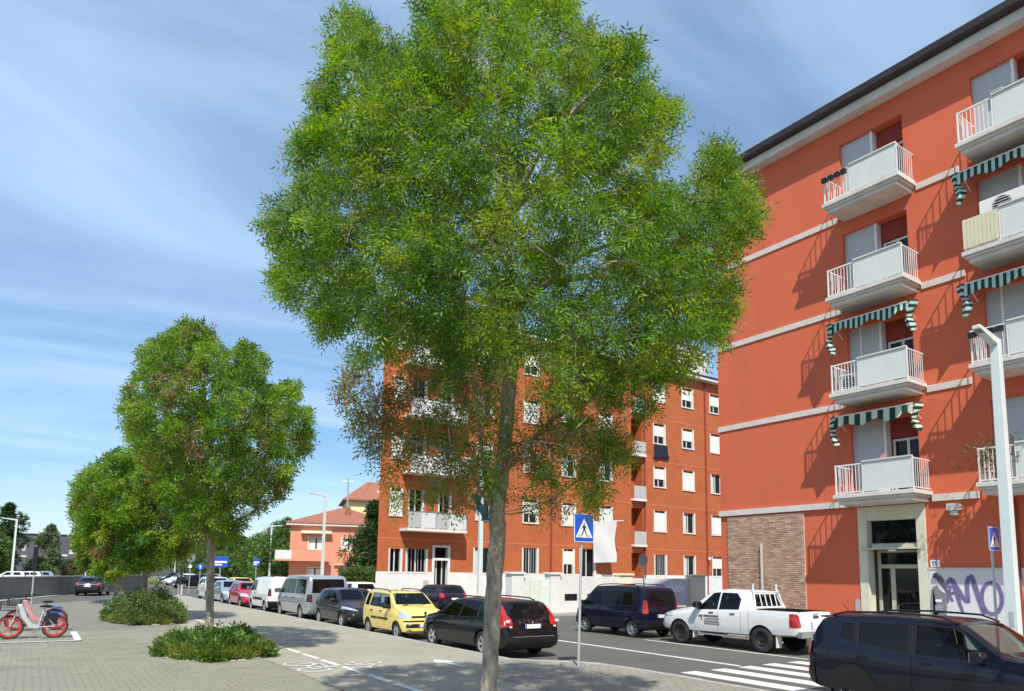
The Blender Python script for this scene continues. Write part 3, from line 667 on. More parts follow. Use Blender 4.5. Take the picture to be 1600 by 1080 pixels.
# floor bands
for f in range(5):
    z = RT[f]+.42
    for a, b in ((BX0-.01, 38.13), (39.37, BX1)): mb = MB(); FB.box(mb, a, b, z-.05, z+.05, -.01, .012); mb.build('floor_band', M['far_band'], B)
# plinth in lengths between the openings
cuts = [BX0-.05, 21.03, 22.07, 33.0, 34.4, 38.1]
for a, b in ((BX0-.05, 21.03), (22.07, 32.98), (34.42, 38.13), (39.37, BX1)): mb = MB(); FB.box(mb, a, b, ZP, PLZ, -.02, .05); mb.build('plinth', M['white_wall'], B)
for f in range(5):                             # recessed narrow balconies
    u0, u1, z0, z1 = notch[f][:4]; mb = MB(); r = .9
    for q in ([(u0, z0, -r), (u1, z0, -r), (u1, z1, -r), (u0, z1, -r)],): FB.quad(mb, q)
    mb.build('loggia_back', M['far_brick'], B)
    mb = MB(); FB.box(mb, u0, u0+.35, z0, z1-.5, -.89, -.8); mb.build('loggia_door', M['roller'], B)
    if f:
        mb = MB(); FB.box(mb, u0-.02, u1+.15, z0-.18, z0, -.6, .35); nb2 = mb.build('balcony', M['white_wall'], B)
        mb = MB(); FB.box(mb, u0+.05, u1+.12, z0+.02, z0+1.0, .27, .30); mb.build('panel', M['grey_panel'], nb2)
def window(w_):
    u0, u1, z0, z1, st = w_; mb = MB(); t = .07
    FB.box(mb, u0-.06, u0+.03, z0-.03, z1+.02, -.12, .03); FB.box(mb, u1-.03, u1+.10, z0-.03, z1+.02, -.19, .03); FB.box(mb, u0-.08, u1+.12, z0-.12, z0-.03, -.19, .07)
    wo_ = mb.build('window', M['white_wall'], B)
    mb = MB(); FB.box(mb, u0+.03, u1-.03, z0-.03, z1, -.19, -.17); mb.build('pane', M['house_glass'], wo_)
    mb = MB(); FB.box(mb, (u0+u1)/2-.035, (u0+u1)/2+.035, z0-.03, z1, -.168, -.14); FB.box(mb, u0+.03, u0+.09, z0-.03, z1, -.168, -.141); mb.build('frame', M['white_metal'], wo_)
    if st in ('closed', 'half'):
        zz = z0-.02 if st == 'closed' else z0+(z1-z0)*.38
        mb = MB(); FB.box(mb, u0+.03, u1-.03, zz, z1-.14, -.125, -.10); mb.build('roller_shutter', M['roller'], wo_)
    if st == 'bars':
        for i in range(6): mb = MB(); u = u0+.1+(u1-u0-.2)*i/5; FB.box(mb, u-.014, u+.014, z0-.03, z1, -.05, -.03); mb.build('bar', M['grey_panel'], wo_)
    if st == 'open' and (u1-u0) > .9:
        mb = MB(); FB.box(mb, u0+.10, u0+.5, z0, z1-.1, -.165, -.15); mb.build('curtain', M['cloth_white'], wo_)
for w_ in wins: window(w_)
for z_ in (RT[1], RT[2], RT[3], RT[4]):         # wide balconies at the left end
    zf = z_-2.45; mb = MB(); FB.box(mb, 18.6, 22.75, zf-.16, zf, 0, 1.15); bl2 = mb.build('balcony', M['white_wall'], B)
    for a, b, mt in ((18.64, 19.5, 'grey_panel'), (19.54, 20.5, 'balc_panel'), (20.54, 21.45, 'grey_panel'), (21.49, 22.7, 'balc_panel')):
        mb = MB(); FB.box(mb, a, b, zf+.05, zf+1.0, 1.08, 1.11); mb.build('panel', M[mt], bl2)
    mb = MB(); FB.box(mb, 18.6, 22.74, zf+1.0, zf+1.04, 1.06, 1.13)
    for u in (18.62, 20.52, 22.72): FB.box(mb, u-.02, u+.02, zf, zf+1.01, 1.065, 1.12)
    mb.build('handrail', M['steel'], bl2)
    mb = MB(); FB.box(mb, 22.68, 22.72, zf+.05, zf+.98, .02, 1.05); mb.build('side_panel', M['balc_panel'], bl2)
# entrance
u0, u1, z0, z1 = bdoor; mb = MB(); FB.box(mb, u0-.14, u0+.02, z0, z1+.1, -.3, .06); FB.box(mb, u1-.02, u1+.14, z0, z1+.1, -.3, .06); FB.box(mb, u0+.02, u1-.02, 2.9, 3.05, -.3, .10); FB.box(mb, u0+.02, u1-.02, z1-.02, z1+.1, -.3, .06); pt = mb.build('entrance_door', M['white_wall'], B)
mb = MB(); FB.box(mb, u0+.02, u1-.02, z0, z1, -.29, -.27); mb.build('pane', M['house_glass'], pt)
for u in (u0+.3, u1-.3): mb = MB(); FB.box(mb, u-.03, u+.03, z0, 2.9, -.265, -.23); mb.build('mullion', M['white_metal'], pt)
mb = MB(); FB.box(mb, 20.3, 20.65, 1.2, 1.65, .051, .12); mb.build('letter_box', M['grey_panel'], B)
for u in (30.3, 39.55, 46.8): mb = MB(); mb.tube([(u, BY-.08, .3), (u, BY-.08, BTOP-.05)], .06, 8); mb.build('downpipe', M['dark_red'], B)
mb = MB(); FB.box(mb, BX0-.25, BX1+.5, BTOP, BTOP+.22, -.3, .55); mb.build('eaves', M['white_wall'], B)
mb = MB(); FB.box(mb, BX0-.25, BX1+.5, BTOP+.22, BTOP+.36, -.3, .6); mb.build('gutter', M['gutter'], B)
mb = MB(); mb.add([(BX0-.25, BY-.55, BTOP+.36), (BX1+.5, BY-.55, BTOP+.36), (BX1-5, BY+6, BTOP+2.6), (BX0+8, BY+6, BTOP+2.6), (BX1+.5, BY+12.5, BTOP+.36), (BX0+SK-.4, BY+12.5, BTOP+.36)], [(0, 1, 2, 3), (2, 4, 5, 3), (1, 4, 2), (0, 3, 5)]); mb.build('roof', M['roof_tile'], B)
mb = MB(); mb.box(45.5, 50.2, BY+2.5, BY+6, BTOP+.8, BTOP+3.8); mb.build('stair_tower', M['soffit'], B)
mb = MB(); mb.box(44.5, 45.3, BY+1.4, BY+2.2, BTOP+.6, BTOP+3.6); mb.build('chimney', M['soffit'], B)
mb = MB(); mb.lathe([(.0, -.12), (.12, -.1), (.15, .1), (0, .1)], (46.8, BY-.28, 3.6), 2, 10); mb.build('wall_lamp', M['sign_white'], B)
# banner on its pole, laundry
t = thing('banner', 'long white cloth banner hanging from the brick block beside the crossing sign', 'banner', (34.9, BY-.9, 3))
mb = MB(); nx_, nz_ = 5, 9; b0 = np.array([34.0, BY-.35, 0]); b1_ = np.array([35.4, BY-1.2, 0]); V = []
for j in range(nz_+1):
    for i in range(nx_+1):
        p = b0+(b1_-b0)*i/nx_; V.append((p[0]+.05*math.sin(j*.9+i*1.3), p[1]+.07*math.sin(j*.7+i*.9), 3.0+3.0*j/nz_ + .06*i/nx_))
mb.add(V, [(j*(nx_+1)+i, j*(nx_+1)+i+1, (j+1)*(nx_+1)+i+1, (j+1)*(nx_+1)+i) for j in range(nz_) for i in range(nx_)]); mb.build('cloth', M['cloth_white'], t, smooth=60)
mb = MB(); mb.tube([(33.9, BY-.02, 6.0), (35.9, BY-1.5, 6.12)], .03, 6); mb.build('pole', M['white_metal'], t)
t = thing('laundry_sheet', 'dark blue cloth hung out of a third-floor window of the brick block', 'laundry', (41.3, BY-.1, RT[3]-2.5))
mb = MB(); V = []
for j in range(6):
    for i in range(7):
        V.append((40.6+(1.55)*i/6 + (.12 if j > 3 else 0)*(i-3)/3, BY-.12-.05*math.sin(i*1.9)-.10*(j/5), RT[3]-1.70-1.05*j/5-.05*math.sin(i*1.3)*(j/5)))
mb.add(V, [(j*7+i, j*7+i+1, (j+1)*7+i+1, (j+1)*7+i) for j in range(5) for i in range(6)]); mb.build('cloth', M['cloth_dark'], t, smooth=60)

# ------------------------------------------------------------------ garden wall with gates in front of it
GY = 30.0
W_ = thing('garden_wall', 'low white wall with pale gates and cream pillars in front of the brick block', 'wall', (20.4, GY, ZP))
FG = Facade((0, GY, 0), (1, 0, 0), (0, -1, 0))
mb = MB(); FG.wall(mb, 23.62, 28.0, ZP, 2.05, [(24.0, 24.9, .72, 1.1, .1), (25.6, 26.6, .72, 1.1, .1)]); FG.quad(mb, [(23.62, 2.05, 0), (28.0, 2.05, 0), (28.0, 2.05, -.25), (23.62, 2.05, -.25)]); FG.quad(mb, [(23.62, ZP, -.25), (28.0, ZP, -.25), (28.0, 2.05, -.25), (23.62, 2.05, -.25)]); mb.build('wall_panel', M['white_wall'], W_)
for a in (24.0, 25.6):
    for i in range(3): mb = MB(); FG.box(mb, a, a+.95, .75+i*.12, .81+i*.12, -.12, -.03); mb.build('louvre', M['black_plastic'], W_)
for a, b, mt in ((20.45, 21.2, 'white_wall'), (22.98, 23.62, 'white_wall'), (28.0, 28.95, 'pillar_cream'), (34.05, 35.2, 'pillar_cream')):
    mb = MB(); FG.box(mb, a, b, ZP, 2.12, -.45, .12); pl_ = mb.build('pillar', M[mt], W_)
    mb = MB(); FG.box(mb, a-.07, b+.07, 2.12, 2.24, -.52, .19); mb.build('cap', M[mt], pl_, bevel=.02)
for i, (a, b) in enumerate(((21.22, 21.75), (21.77, 22.36), (22.38, 22.96))):
    mb = MB(); FG.box(mb, a, b, .3, 1.98-(.12 if i == 2 else 0), -.12, -.06); gp = mb.build('gate', M['gate_green'], W_)
    mb = MB(); FG.box(mb, a+.06, b-.06, .45, 1.85, -.06, -.04); mb.build('gate_panel', M['gate_green'], gp, bevel=.01)
mb = MB(); FG.box(mb, 22.55, 22.8, 1.45, 1.68, -.039, -.03); mb.build('notice', M['sign_white'], W_)
for a, b in ((28.97, 30.6), (30.62, 34.03)):
    mb = MB(); FG.box(mb, a, b, .35, 1.98, -.22, -.16); mb.build('gate', M['plinth_white'], W_)
mb = MB(); FG.box(mb, 32.0, 33.6, 1.15, 1.55, -.159, -.15); mb.build('notice', M['sign_white'], W_)

# ------------------------------------------------------------------ pink house, yellow house
PYY = 78.0; PX0, PX1 = 23.6, 35.5
H = thing('pink_house', 'two-storey pink house with a hipped brown roof and corner balcony', 'house', (PX0, PYY, 0))
HROT = R(-17)
FP = Facade((0, PYY, 0), (1, 0, 0), (0, -1, 0))
pw = [(25.6, 27.2, 4.5, 5.75), (29.2, 30.7, 4.5, 5.75), (33.0, 34.2, 4.5, 5.75), (25.6, 27.2, 1.2, 2.4), (29.3, 30.6, .1, 2.4), (33.0, 34.2, 1.2, 2.4)]
mb = MB(); FP.wall(mb, PX0, PX1, 0, 7.1, pw); mb.quad((PX0, PYY, 0), (PX0, PYY+10, 0), (PX0, PYY+10, 7.1), (PX0, PYY, 7.1)); mb.quad((PX1, PYY, 0), (PX1, PYY+10, 0), (PX1, PYY+10, 7.1), (PX1, PYY, 7.1)); mb.build('wall', M['pink_wall'], H)
for u0, u1, z0, z1 in pw:
    mb = MB(); FP.box(mb, u0-.12, u0, z0-.1, z1+.12, -.15, .05); FP.box(mb, u1, u1+.12, z0-.1, z1+.12, -.15, .05); FP.box(mb, u0, u1, z1, z1+.12, -.15, .05); FP.box(mb, u0, u1, z0-.12, z0, -.15, .06); f_ = mb.build('window', M['pillar_cream'], H)
    mb = MB(); FP.box(mb, u0, u1, z0, z1, -.17, -.15); mb.build('pane', M['house_glass'], f_)
    for k in (.0, .52): mb = MB(); FP.box(mb, u0+.04+(u1-u0)*k, u0+(u1-u0)*(k+.44), z0, z1-.06, -.14, -.10); mb.build('shutter', M['roller'] if z0 > .5 else M['white_metal'], f_)
mb = MB(); FP.box(mb, PX0-.5, PX1+.5, 7.1, 7.38, -.2, .5); mb.quad((PX0-.5, PYY-.5, 7.1), (PX0-.5, PYY+10.5, 7.1), (PX0-.5, PYY+10.5, 7.38), (PX0-.5, PYY-.5, 7.38)); mb.build('eaves', M['band'], H)
mb = MB(); mb.add([(PX0-.6, PYY-.6, 7.38), (PX1+.6, PYY-.6, 7.38), (PX1+.6, PYY+10.6, 7.38), (PX0-.6, PYY+10.6, 7.38), ((PX0+PX1)/2-.5, PYY+5, 9.6), ((PX0+PX1)/2+.5, PYY+5, 9.6)], [(0, 1, 5, 4), (1, 2, 5), (2, 3, 4, 5), (3, 0, 4)]); mb.build('roof', M['roof_tile'], H)
mb = MB(); FP.box(mb, PX0-1.5, PX0+4.2, 3.15, 3.35, 0, 1.3); bb_ = mb.build('balcony', M['pink_wall'], H)
mb = MB(); FP.box(mb, PX0-1.5, PX0+.2, 3.35, 4.3, 1.2, 1.26); FP.box(mb, PX0-1.5, PX0-1.44, 3.35, 4.3, 0, 1.2); mb.build('railing', M['balc_panel'], bb_)
mb = MB(); FP.box(mb, PX0+.22, PX0+4.2, 3.35, 4.3, 1.2, 1.26); mb.build('parapet', M['pink_wall'], bb_)
mb = MB(); FP.box(mb, PX0+1.1, PX0+4.4, 6.2, 6.5, 0, .7); mb.build('awning', M['pillar_cream'], H, bevel=.05)
mb = MB(); FP.box(mb, PX0+4.8, PX1+.05, 2.75, 2.85, 0, .3); mb.build('string_course', M['band'], H)
mb = MB(); FP.box(mb, PX0+5.2, PX0+7.4, 2.5, 2.72, 0, .8); mb.build('porch_roof', M['dark_red'], H)
mb = MB(); mb.box(29.6, 30.2, PYY+2.5, PYY+3.1, 8.2, 9.6); mb.build('chimney', M['roof_tile'], H)
mb = MB(); mb.tube([(29.9, PYY+4, 9.3), (29.9, PYY+4, 13.2)], .09, 6); mb.tube([(29.3, PYY+4, 12.8), (30.5, PYY+4, 12.8)], .03, 5); mb.build('aerial', M['steel'], H)
H.rotation_euler.z = HROT
q = at_depth(538, 890, 105); YX0, YY = float(q[0]), float(q[1]); t = thing('yellow_house', 'pale yellow house with a brown tiled roof behind the pink house', 'house', (YX0, YY, 0)); FY = Facade((YX0, YY, 0), (1, 0, 0), (0, -1, 0)); EZ = 12.7
mb = MB(); FY.wall(mb, 0, 16, 0, EZ, [(5.0, 6.5, EZ-3.2, EZ-1.0)]); mb.quad((YX0, YY, 0), (YX0, YY+10, 0), (YX0, YY+10, EZ), (YX0, YY, EZ)); mb.build('wall', M['yellow_wall'], t)
mb = MB(); FY.box(mb, 5.0, 6.5, EZ-3.2, EZ-1.0, -.2, -.17); wq = mb.build('window', M['house_glass'], t)
mb = MB(); FY.box(mb, 5.65, 5.85, EZ-3.2, EZ-1.0, -.168, -.1); mb.build('frame', M['white_metal'], wq)
mb = MB(); V = [(-.6, -.7, EZ), (16.6, -.7, EZ), (16.6, 10.7, EZ), (-.6, 10.7, EZ), (3.4, 5, EZ+3.6), (13, 5, EZ+3.6), (-.6, -.7, EZ+.25), (16.6, -.7, EZ+.25), (16.6, 10.7, EZ+.25), (-.6, 10.7, EZ+.25)]
mb.add([(YX0+x, YY+y, z) for x, y, z in V], [(0, 1, 7, 6), (1, 2, 8, 7), (2, 3, 9, 8), (3, 0, 6, 9), (6, 7, 5, 4), (7, 8, 5), (8, 9, 4, 5), (9, 6, 4), (0, 1, 2, 3)]); rf_ = mb.build('roof', M['roof_tile'], t)
mb = MB(); mb.box(YX0+4.6, YX0+5.7, YY+1.6, YY+2.6, EZ+1.4, EZ+1.95); mb.build('skylight', M['soffit'], rf_); t.rotation_euler.z = HROT

# ------------------------------------------------------------------ left: retaining wall, rubble, office block, far buildings
w0, w1 = at_z(-60, 940, 0), at_z(232, 921, 0); dv = (w1-w0)[:2]; L_ = float(np.hypot(*dv)); tv = dv/L_; ang = math.atan2(tv[1], tv[0])
t = thing('retaining_wall', 'long grey concrete retaining wall along the road on the left', 'wall', (w0[0], w0[1], 0), ang)
k = int(L_//2.5)
for i in range(k):
    mb = MB(); mb.box(i*L_/k+.01, (i+1)*L_/k-.01, .1, .4, -.04, 1.36); mb.build('panel', M['concrete'], t, world=False, bevel=.01)
mb = MB(); mb.box(-.05, L_+.05, .04, .46, 1.36, 1.46); mb.build('coping', M['kerb'], t, world=False, bevel=.01)
nv = np.array([-tv[1], tv[0]])
def heap(name, label, cx, cy, rx, ry, h, mat, seed, grp=None):
    r_ = np.random.default_rng(seed); n = 26; V = []; 
    for j in range(n+1):
        for i in range(n+1):
            a, b = i/n*2-1, j/n*2-1; q = max(0, 1-a*a-b*b)
            V.append((a*rx, b*ry, h*q**.6*(.65+.35*math.sin(a*9+seed)*math.cos(b*7)) + (r_.random()*.22*h if q > 0 else -.2)))
    mb = MB(); mb.add(V, [(j*(n+1)+i, j*(n+1)+i+1, (j+1)*(n+1)+i+1, (j+1)*(n+1)+i) for j in range(n) for i in range(n)])
    o = mb.build(name, M[mat]); o.location = (cx, cy, -.05); o.rotation_euler.z = ang; return tag(o, label, 'rubble', grp)
for i, (px_, d, rx, h, lab) in enumerate(((118, 14, 9, 2.2, 'beige heap of rubble behind the wall, left of the dark saloon car'), (70, 12, 5, 1.9, 'small pale rubble heap behind the wall, right of the lamp post'), (180, 22, 9, 1.9, 'pale rubble heap behind the wall, seen under the far trees'))):
    p_ = at_z(px_, 922, 0); heap('rubble_heap', lab, p_[0]+nv[0]*d, p_[1]+nv[1]*d, rx, 3.5, h, 'rubble', i+3)
# office block
OD = 165.
o0, o1 = at_depth(20, 880, OD), at_depth(300, 885, OD*1.12)
dv = (o1-o0)[:2]; OL = float(np.hypot(*dv)); oa = math.atan2(dv[1], dv[0])
t = thing('office_building', 'low dark grey office block with pale windows, far left behind the wall', 'building', (o0[0], o0[1], 0), oa)
FO = Facade((0, 0, 0), (1, 0, 0), (0, -1, 0)); rr = random.Random(4)
def ou(px): return (px-20)/280*OL
ow = [(ou(100), ou(116), 6.9, 8.2), (ou(99), ou(114), 5.2, 6.4), (ou(85), ou(98), 4.7, 5.3), (ou(106), ou(113), 3.9, 4.5), (ou(30), ou(37), 5.8, 7.4), (ou(22), ou(38), 4.3, 4.9), (ou(120), ou(133), 3.2, 5.0)]
for i in range(9): ow.append((ou(140+i*16), ou(150+i*16), 4.6, 6.6))
for i in range(6): ow.append((ou(44+i*8), ou(49+i*8), 2.6, 3.6))
mb = MB(); FO.wall(mb, -30, OL+30, -.05, 9.6, ow, rev=.3); mb.box(-30, OL+30, .3, 14, 9.3, 9.55); mb.quad((-30, 0, 0), (-30, 14, 0), (-30, 14, 9.6), (-30, 0, 9.6)); mb.quad((OL+30, 0, 0), (OL+30, 14, 0), (OL+30, 14, 9.6), (OL+30, 0, 9.6)); mb.build('wall', M['office'], t, world=False)
for i, (u0, u1, z0, z1) in enumerate(ow):
    mb = MB(); FO.box(mb, u0, u1, z0, z1, -.3, -.2); mb.build('window', M['roller'] if i < 6 else M['house_glass'], t, world=False)
for px_ in (135, 146): mb = MB(); FO.box(mb, ou(px_)-.4, ou(px_)+.4, -.05, 6.0, .5, 1.1); mb.build('column', M['soffit'], t, world=False)
mb = MB(); FO.box(mb, -30, OL+30, 9.6, 9.9, -.4, .15); mb.build('parapet', M['black_steel'], t, world=False)
# pale blocks on the skyline at the end of the street
for i, (px_, D, wd, ht, lab) in enumerate(((398, 420, 34, 15, 'wide pale beige building on the skyline at the end of the street'), (430, 440, 16, 17, 'smaller pale beige building on the skyline beside the far street lamp'))):
    p_ = at_depth(px_, 890, D); t = thing('distant_building', lab, 'building', (p_[0], p_[1], 0), -YAW); mb = MB()
    FD = Facade((0, 0, 0), (1, 0, 0), (0, -1, 0)); hs = [(-wd/2+1.5+k*3.4, -wd/2+3.4+k*3.4, z, z+1.7) for k in range(int(wd/3.4)) for z in np.arange(ht-12, ht-2, 3.3)]
    FD.wall(mb, -wd/2, wd/2, -.05, ht, hs, rev=.4); mb.quad((-wd/2, 0, 0), (-wd/2, 10, 0), (-wd/2, 10, ht), (-wd/2, 0, ht)); mb.quad((wd/2, 0, 0), (wd/2, 10, 0), (wd/2, 10, ht), (wd/2, 0, ht)); mb.build('wall', M['soffit'], t, world=False)
    for k, (u0, u1, z0, z1) in enumerate(hs): mb = MB(); FD.box(mb, u0, u1, z0, z1, -.5, -.4); mb.build('window', M['house_glass'], t, world=False)
    mb = MB(); mb.prism([(-wd/2-.6, ht), (wd/2+.6, ht), (wd/2-3, ht+2), (-wd/2+3, ht+2)], 1, -.6, 10); mb.build('roof', M['roof_tile'], t, world=False)
# ------------------------------------------------------------------ trees and plants
def leaf_quads(base, axis, n_pairs, ll, lw, rg, droop=.25):
    """compound leaves: base (N,3), axis (N,3) -> vertex array of diamond leaflets (N*(2p+1), 4, 3)"""
    N = len(base); axis = axis/np.linalg.norm(axis, axis=1, keepdims=True)
    rv = rg.normal(size=(N, 3)); side = np.cross(axis, rv); side /= np.linalg.norm(side, axis=1, keepdims=True)
    nor = np.cross(axis, side); out = []
    L = ll[:, None]*(n_pairs*.62+.3)
    for p in range(n_pairs):
        s = (p+.6)/(n_pairs+.2)
        for sg in (-1, 1):
            b = base + axis*(L*s) - np.array([0, 0, 1])*(droop*(s**2)*L)
            d = axis*.55 + side*sg*.85 + nor*rg.normal(0, .22, (N, 1)) - np.array([0, 0, droop]); out.append((b, d))
    out.append((base+axis*L - np.array([0, 0, 1])*(droop*L), axis+rg.normal(0, .2, (N, 3))-np.array([0, 0, droop])))
    V = []
    for b, d in out:
        d = d/np.linalg.norm(d, axis=1, keepdims=True); l = ll[:, None]*rg.uniform(.75, 1.2, (N, 1)); w_ = lw[:, None]*rg.uniform(.8, 1.2, (N, 1))
        x = np.cross(d, nor+rg.normal(0, .35, (N, 3))); x /= np.linalg.norm(x, axis=1, keepdims=True)
        V.append(np.stack([b, b+d*l*.45+x*w_*.5, b+d*l, b+d*l*.45-x*w_*.5], 1))
    return np.concatenate(V, 0)
def leaf_mesh(name, V, C, mat):
    """V (K,4,3) leaflets, C (K,3) colours"""
    K = len(V); me = bpy.data.meshes.new(name); me.vertices.add(K*4); me.vertices.foreach_set('co', V.astype(np.float32).ravel())
    me.loops.add(K*4); me.loops.foreach_set('vertex_index', np.arange(K*4, dtype=np.int32))
    me.polygons.add(K); me.polygons.foreach_set('loop_start', np.arange(0, K*4, 4, dtype=np.int32)); me.polygons.foreach_set('loop_total', np.full(K, 4, np.int32))
    a = me.color_attributes.new('leafcol', 'FLOAT_COLOR', 'POINT'); cc = np.ones((K, 4, 4), np.float32); cc[:, :, :3] = C[:, None, :]
    a.data.foreach_set('color', cc.ravel()); me.materials.append(M[mat]); me.update(calc_edges=True); me.validate(); return me
def inpoly(x, y, P):
    P = np.array(P, float); r = np.zeros(len(x), bool); j = len(P)-1
    for i in range(len(P)):
        xi, yi = P[i]; xj, yj = P[j]
        c = ((yi > y) != (yj > y)) & (x < (xj-xi)*(y-yi)/(yj-yi+1e-9)+xi); r ^= c; j = i
    return r
def skeleton(paths, clumps, rg, base_r, tip_r=.006, expo=2.35):
    """grow a branch from the nearest existing node to every clump; pipe-model radii"""
    P, par = [], []
    def addpath(pts, start=None):
        k = start
        for p in pts: P.append(np.array(p, float)); par.append(k); k = len(P)-1
        return k
    ids = {}
    for nm, st, pts in paths:
        s = None if st is None else ids[st[0]][min(st[1], len(ids[st[0]])-1)]
        n0 = len(P); addpath(pts, s); ids[nm] = list(range(n0, len(P)))
    order = np.argsort([min(np.linalg.norm(P[i]-c) for i in range(len(P))) for c in clumps]); ends = []
    for ci in order:
        c = clumps[ci]; A = np.array(P); d = c-A; dist = np.linalg.norm(d, axis=1)
        cost = dist + np.where(d[:, 2] < -.1, .55*(-d[:, 2]), 0) - .05*A[:, 2]
        for i_ in range(min(3, len(P))): cost[i_] += 50     # never from the bare trunk
        k = int(np.argmin(cost)); a = P[k]; L = dist[k]; n = max(1, int(round(L/.30)))
        pts = []; up = np.array([0, 0, .10*L]); j = rg.normal(0, .03*L, 3)
        for i in range(1, n+1):
            t = i/n; pts.append(a+(c-a)*t - up*math.sin(math.pi*t)*.6 + j*math.sin(math.pi*t))
        ends.append((ci, addpath(pts, k)))
    n = len(P); w_ = np.zeros(n); ch = [[] for _ in range(n)]
    for i, q in enumerate(par):
        if q is not None: ch[q].append(i)
    rad = np.zeros(n)
    for i in range(n-1, -1, -1): rad[i] = (sum(rad[c]**expo for c in ch[i]))**(1/expo) if ch[i] else tip_r
    rad *= 1; sc = base_r/rad[0]; rad = tip_r + (rad-tip_r)*(base_r-tip_r)/max(1e-6, rad[0]-tip_r)
    return P, par, ch, rad
def tubes(P, par, ch, rad, rmin=0., sides=6):
    mb = MB(); roots = [i for i, q in enumerate(par) if q is None]; st = [(r, None) for r in roots]
    while st:
        i, pre = st.pop(); pts = ([P[pre]] if pre is not None else [])+[P[i]]; rs = ([rad[i]] if pre is not None else [])+[rad[i]]
        while ch[i]:
            kids = sorted(ch[i], key=lambda c: -rad[c])
            for c in kids[1:]: st.append((c, i))
            i = kids[0]; pts.append(P[i]); rs.append(rad[i])
        if len(pts) > 1: mb.tube(pts, rs, sides if max(rs) > .03 else (5 if max(rs) > .012 else 3), caps=False)
    return mb
GREENS = np.array([(.145, .255, .018), (.115, .23, .020), (.08, .185, .022), (.19, .29, .022), (.052, .13, .018), (.21, .28, .035)])
DRY = np.array([(.23, .15, .05), (.20, .11, .045), (.28, .21, .09), (.17, .19, .06), (.13, .17, .04), (.12, .17, .03)])

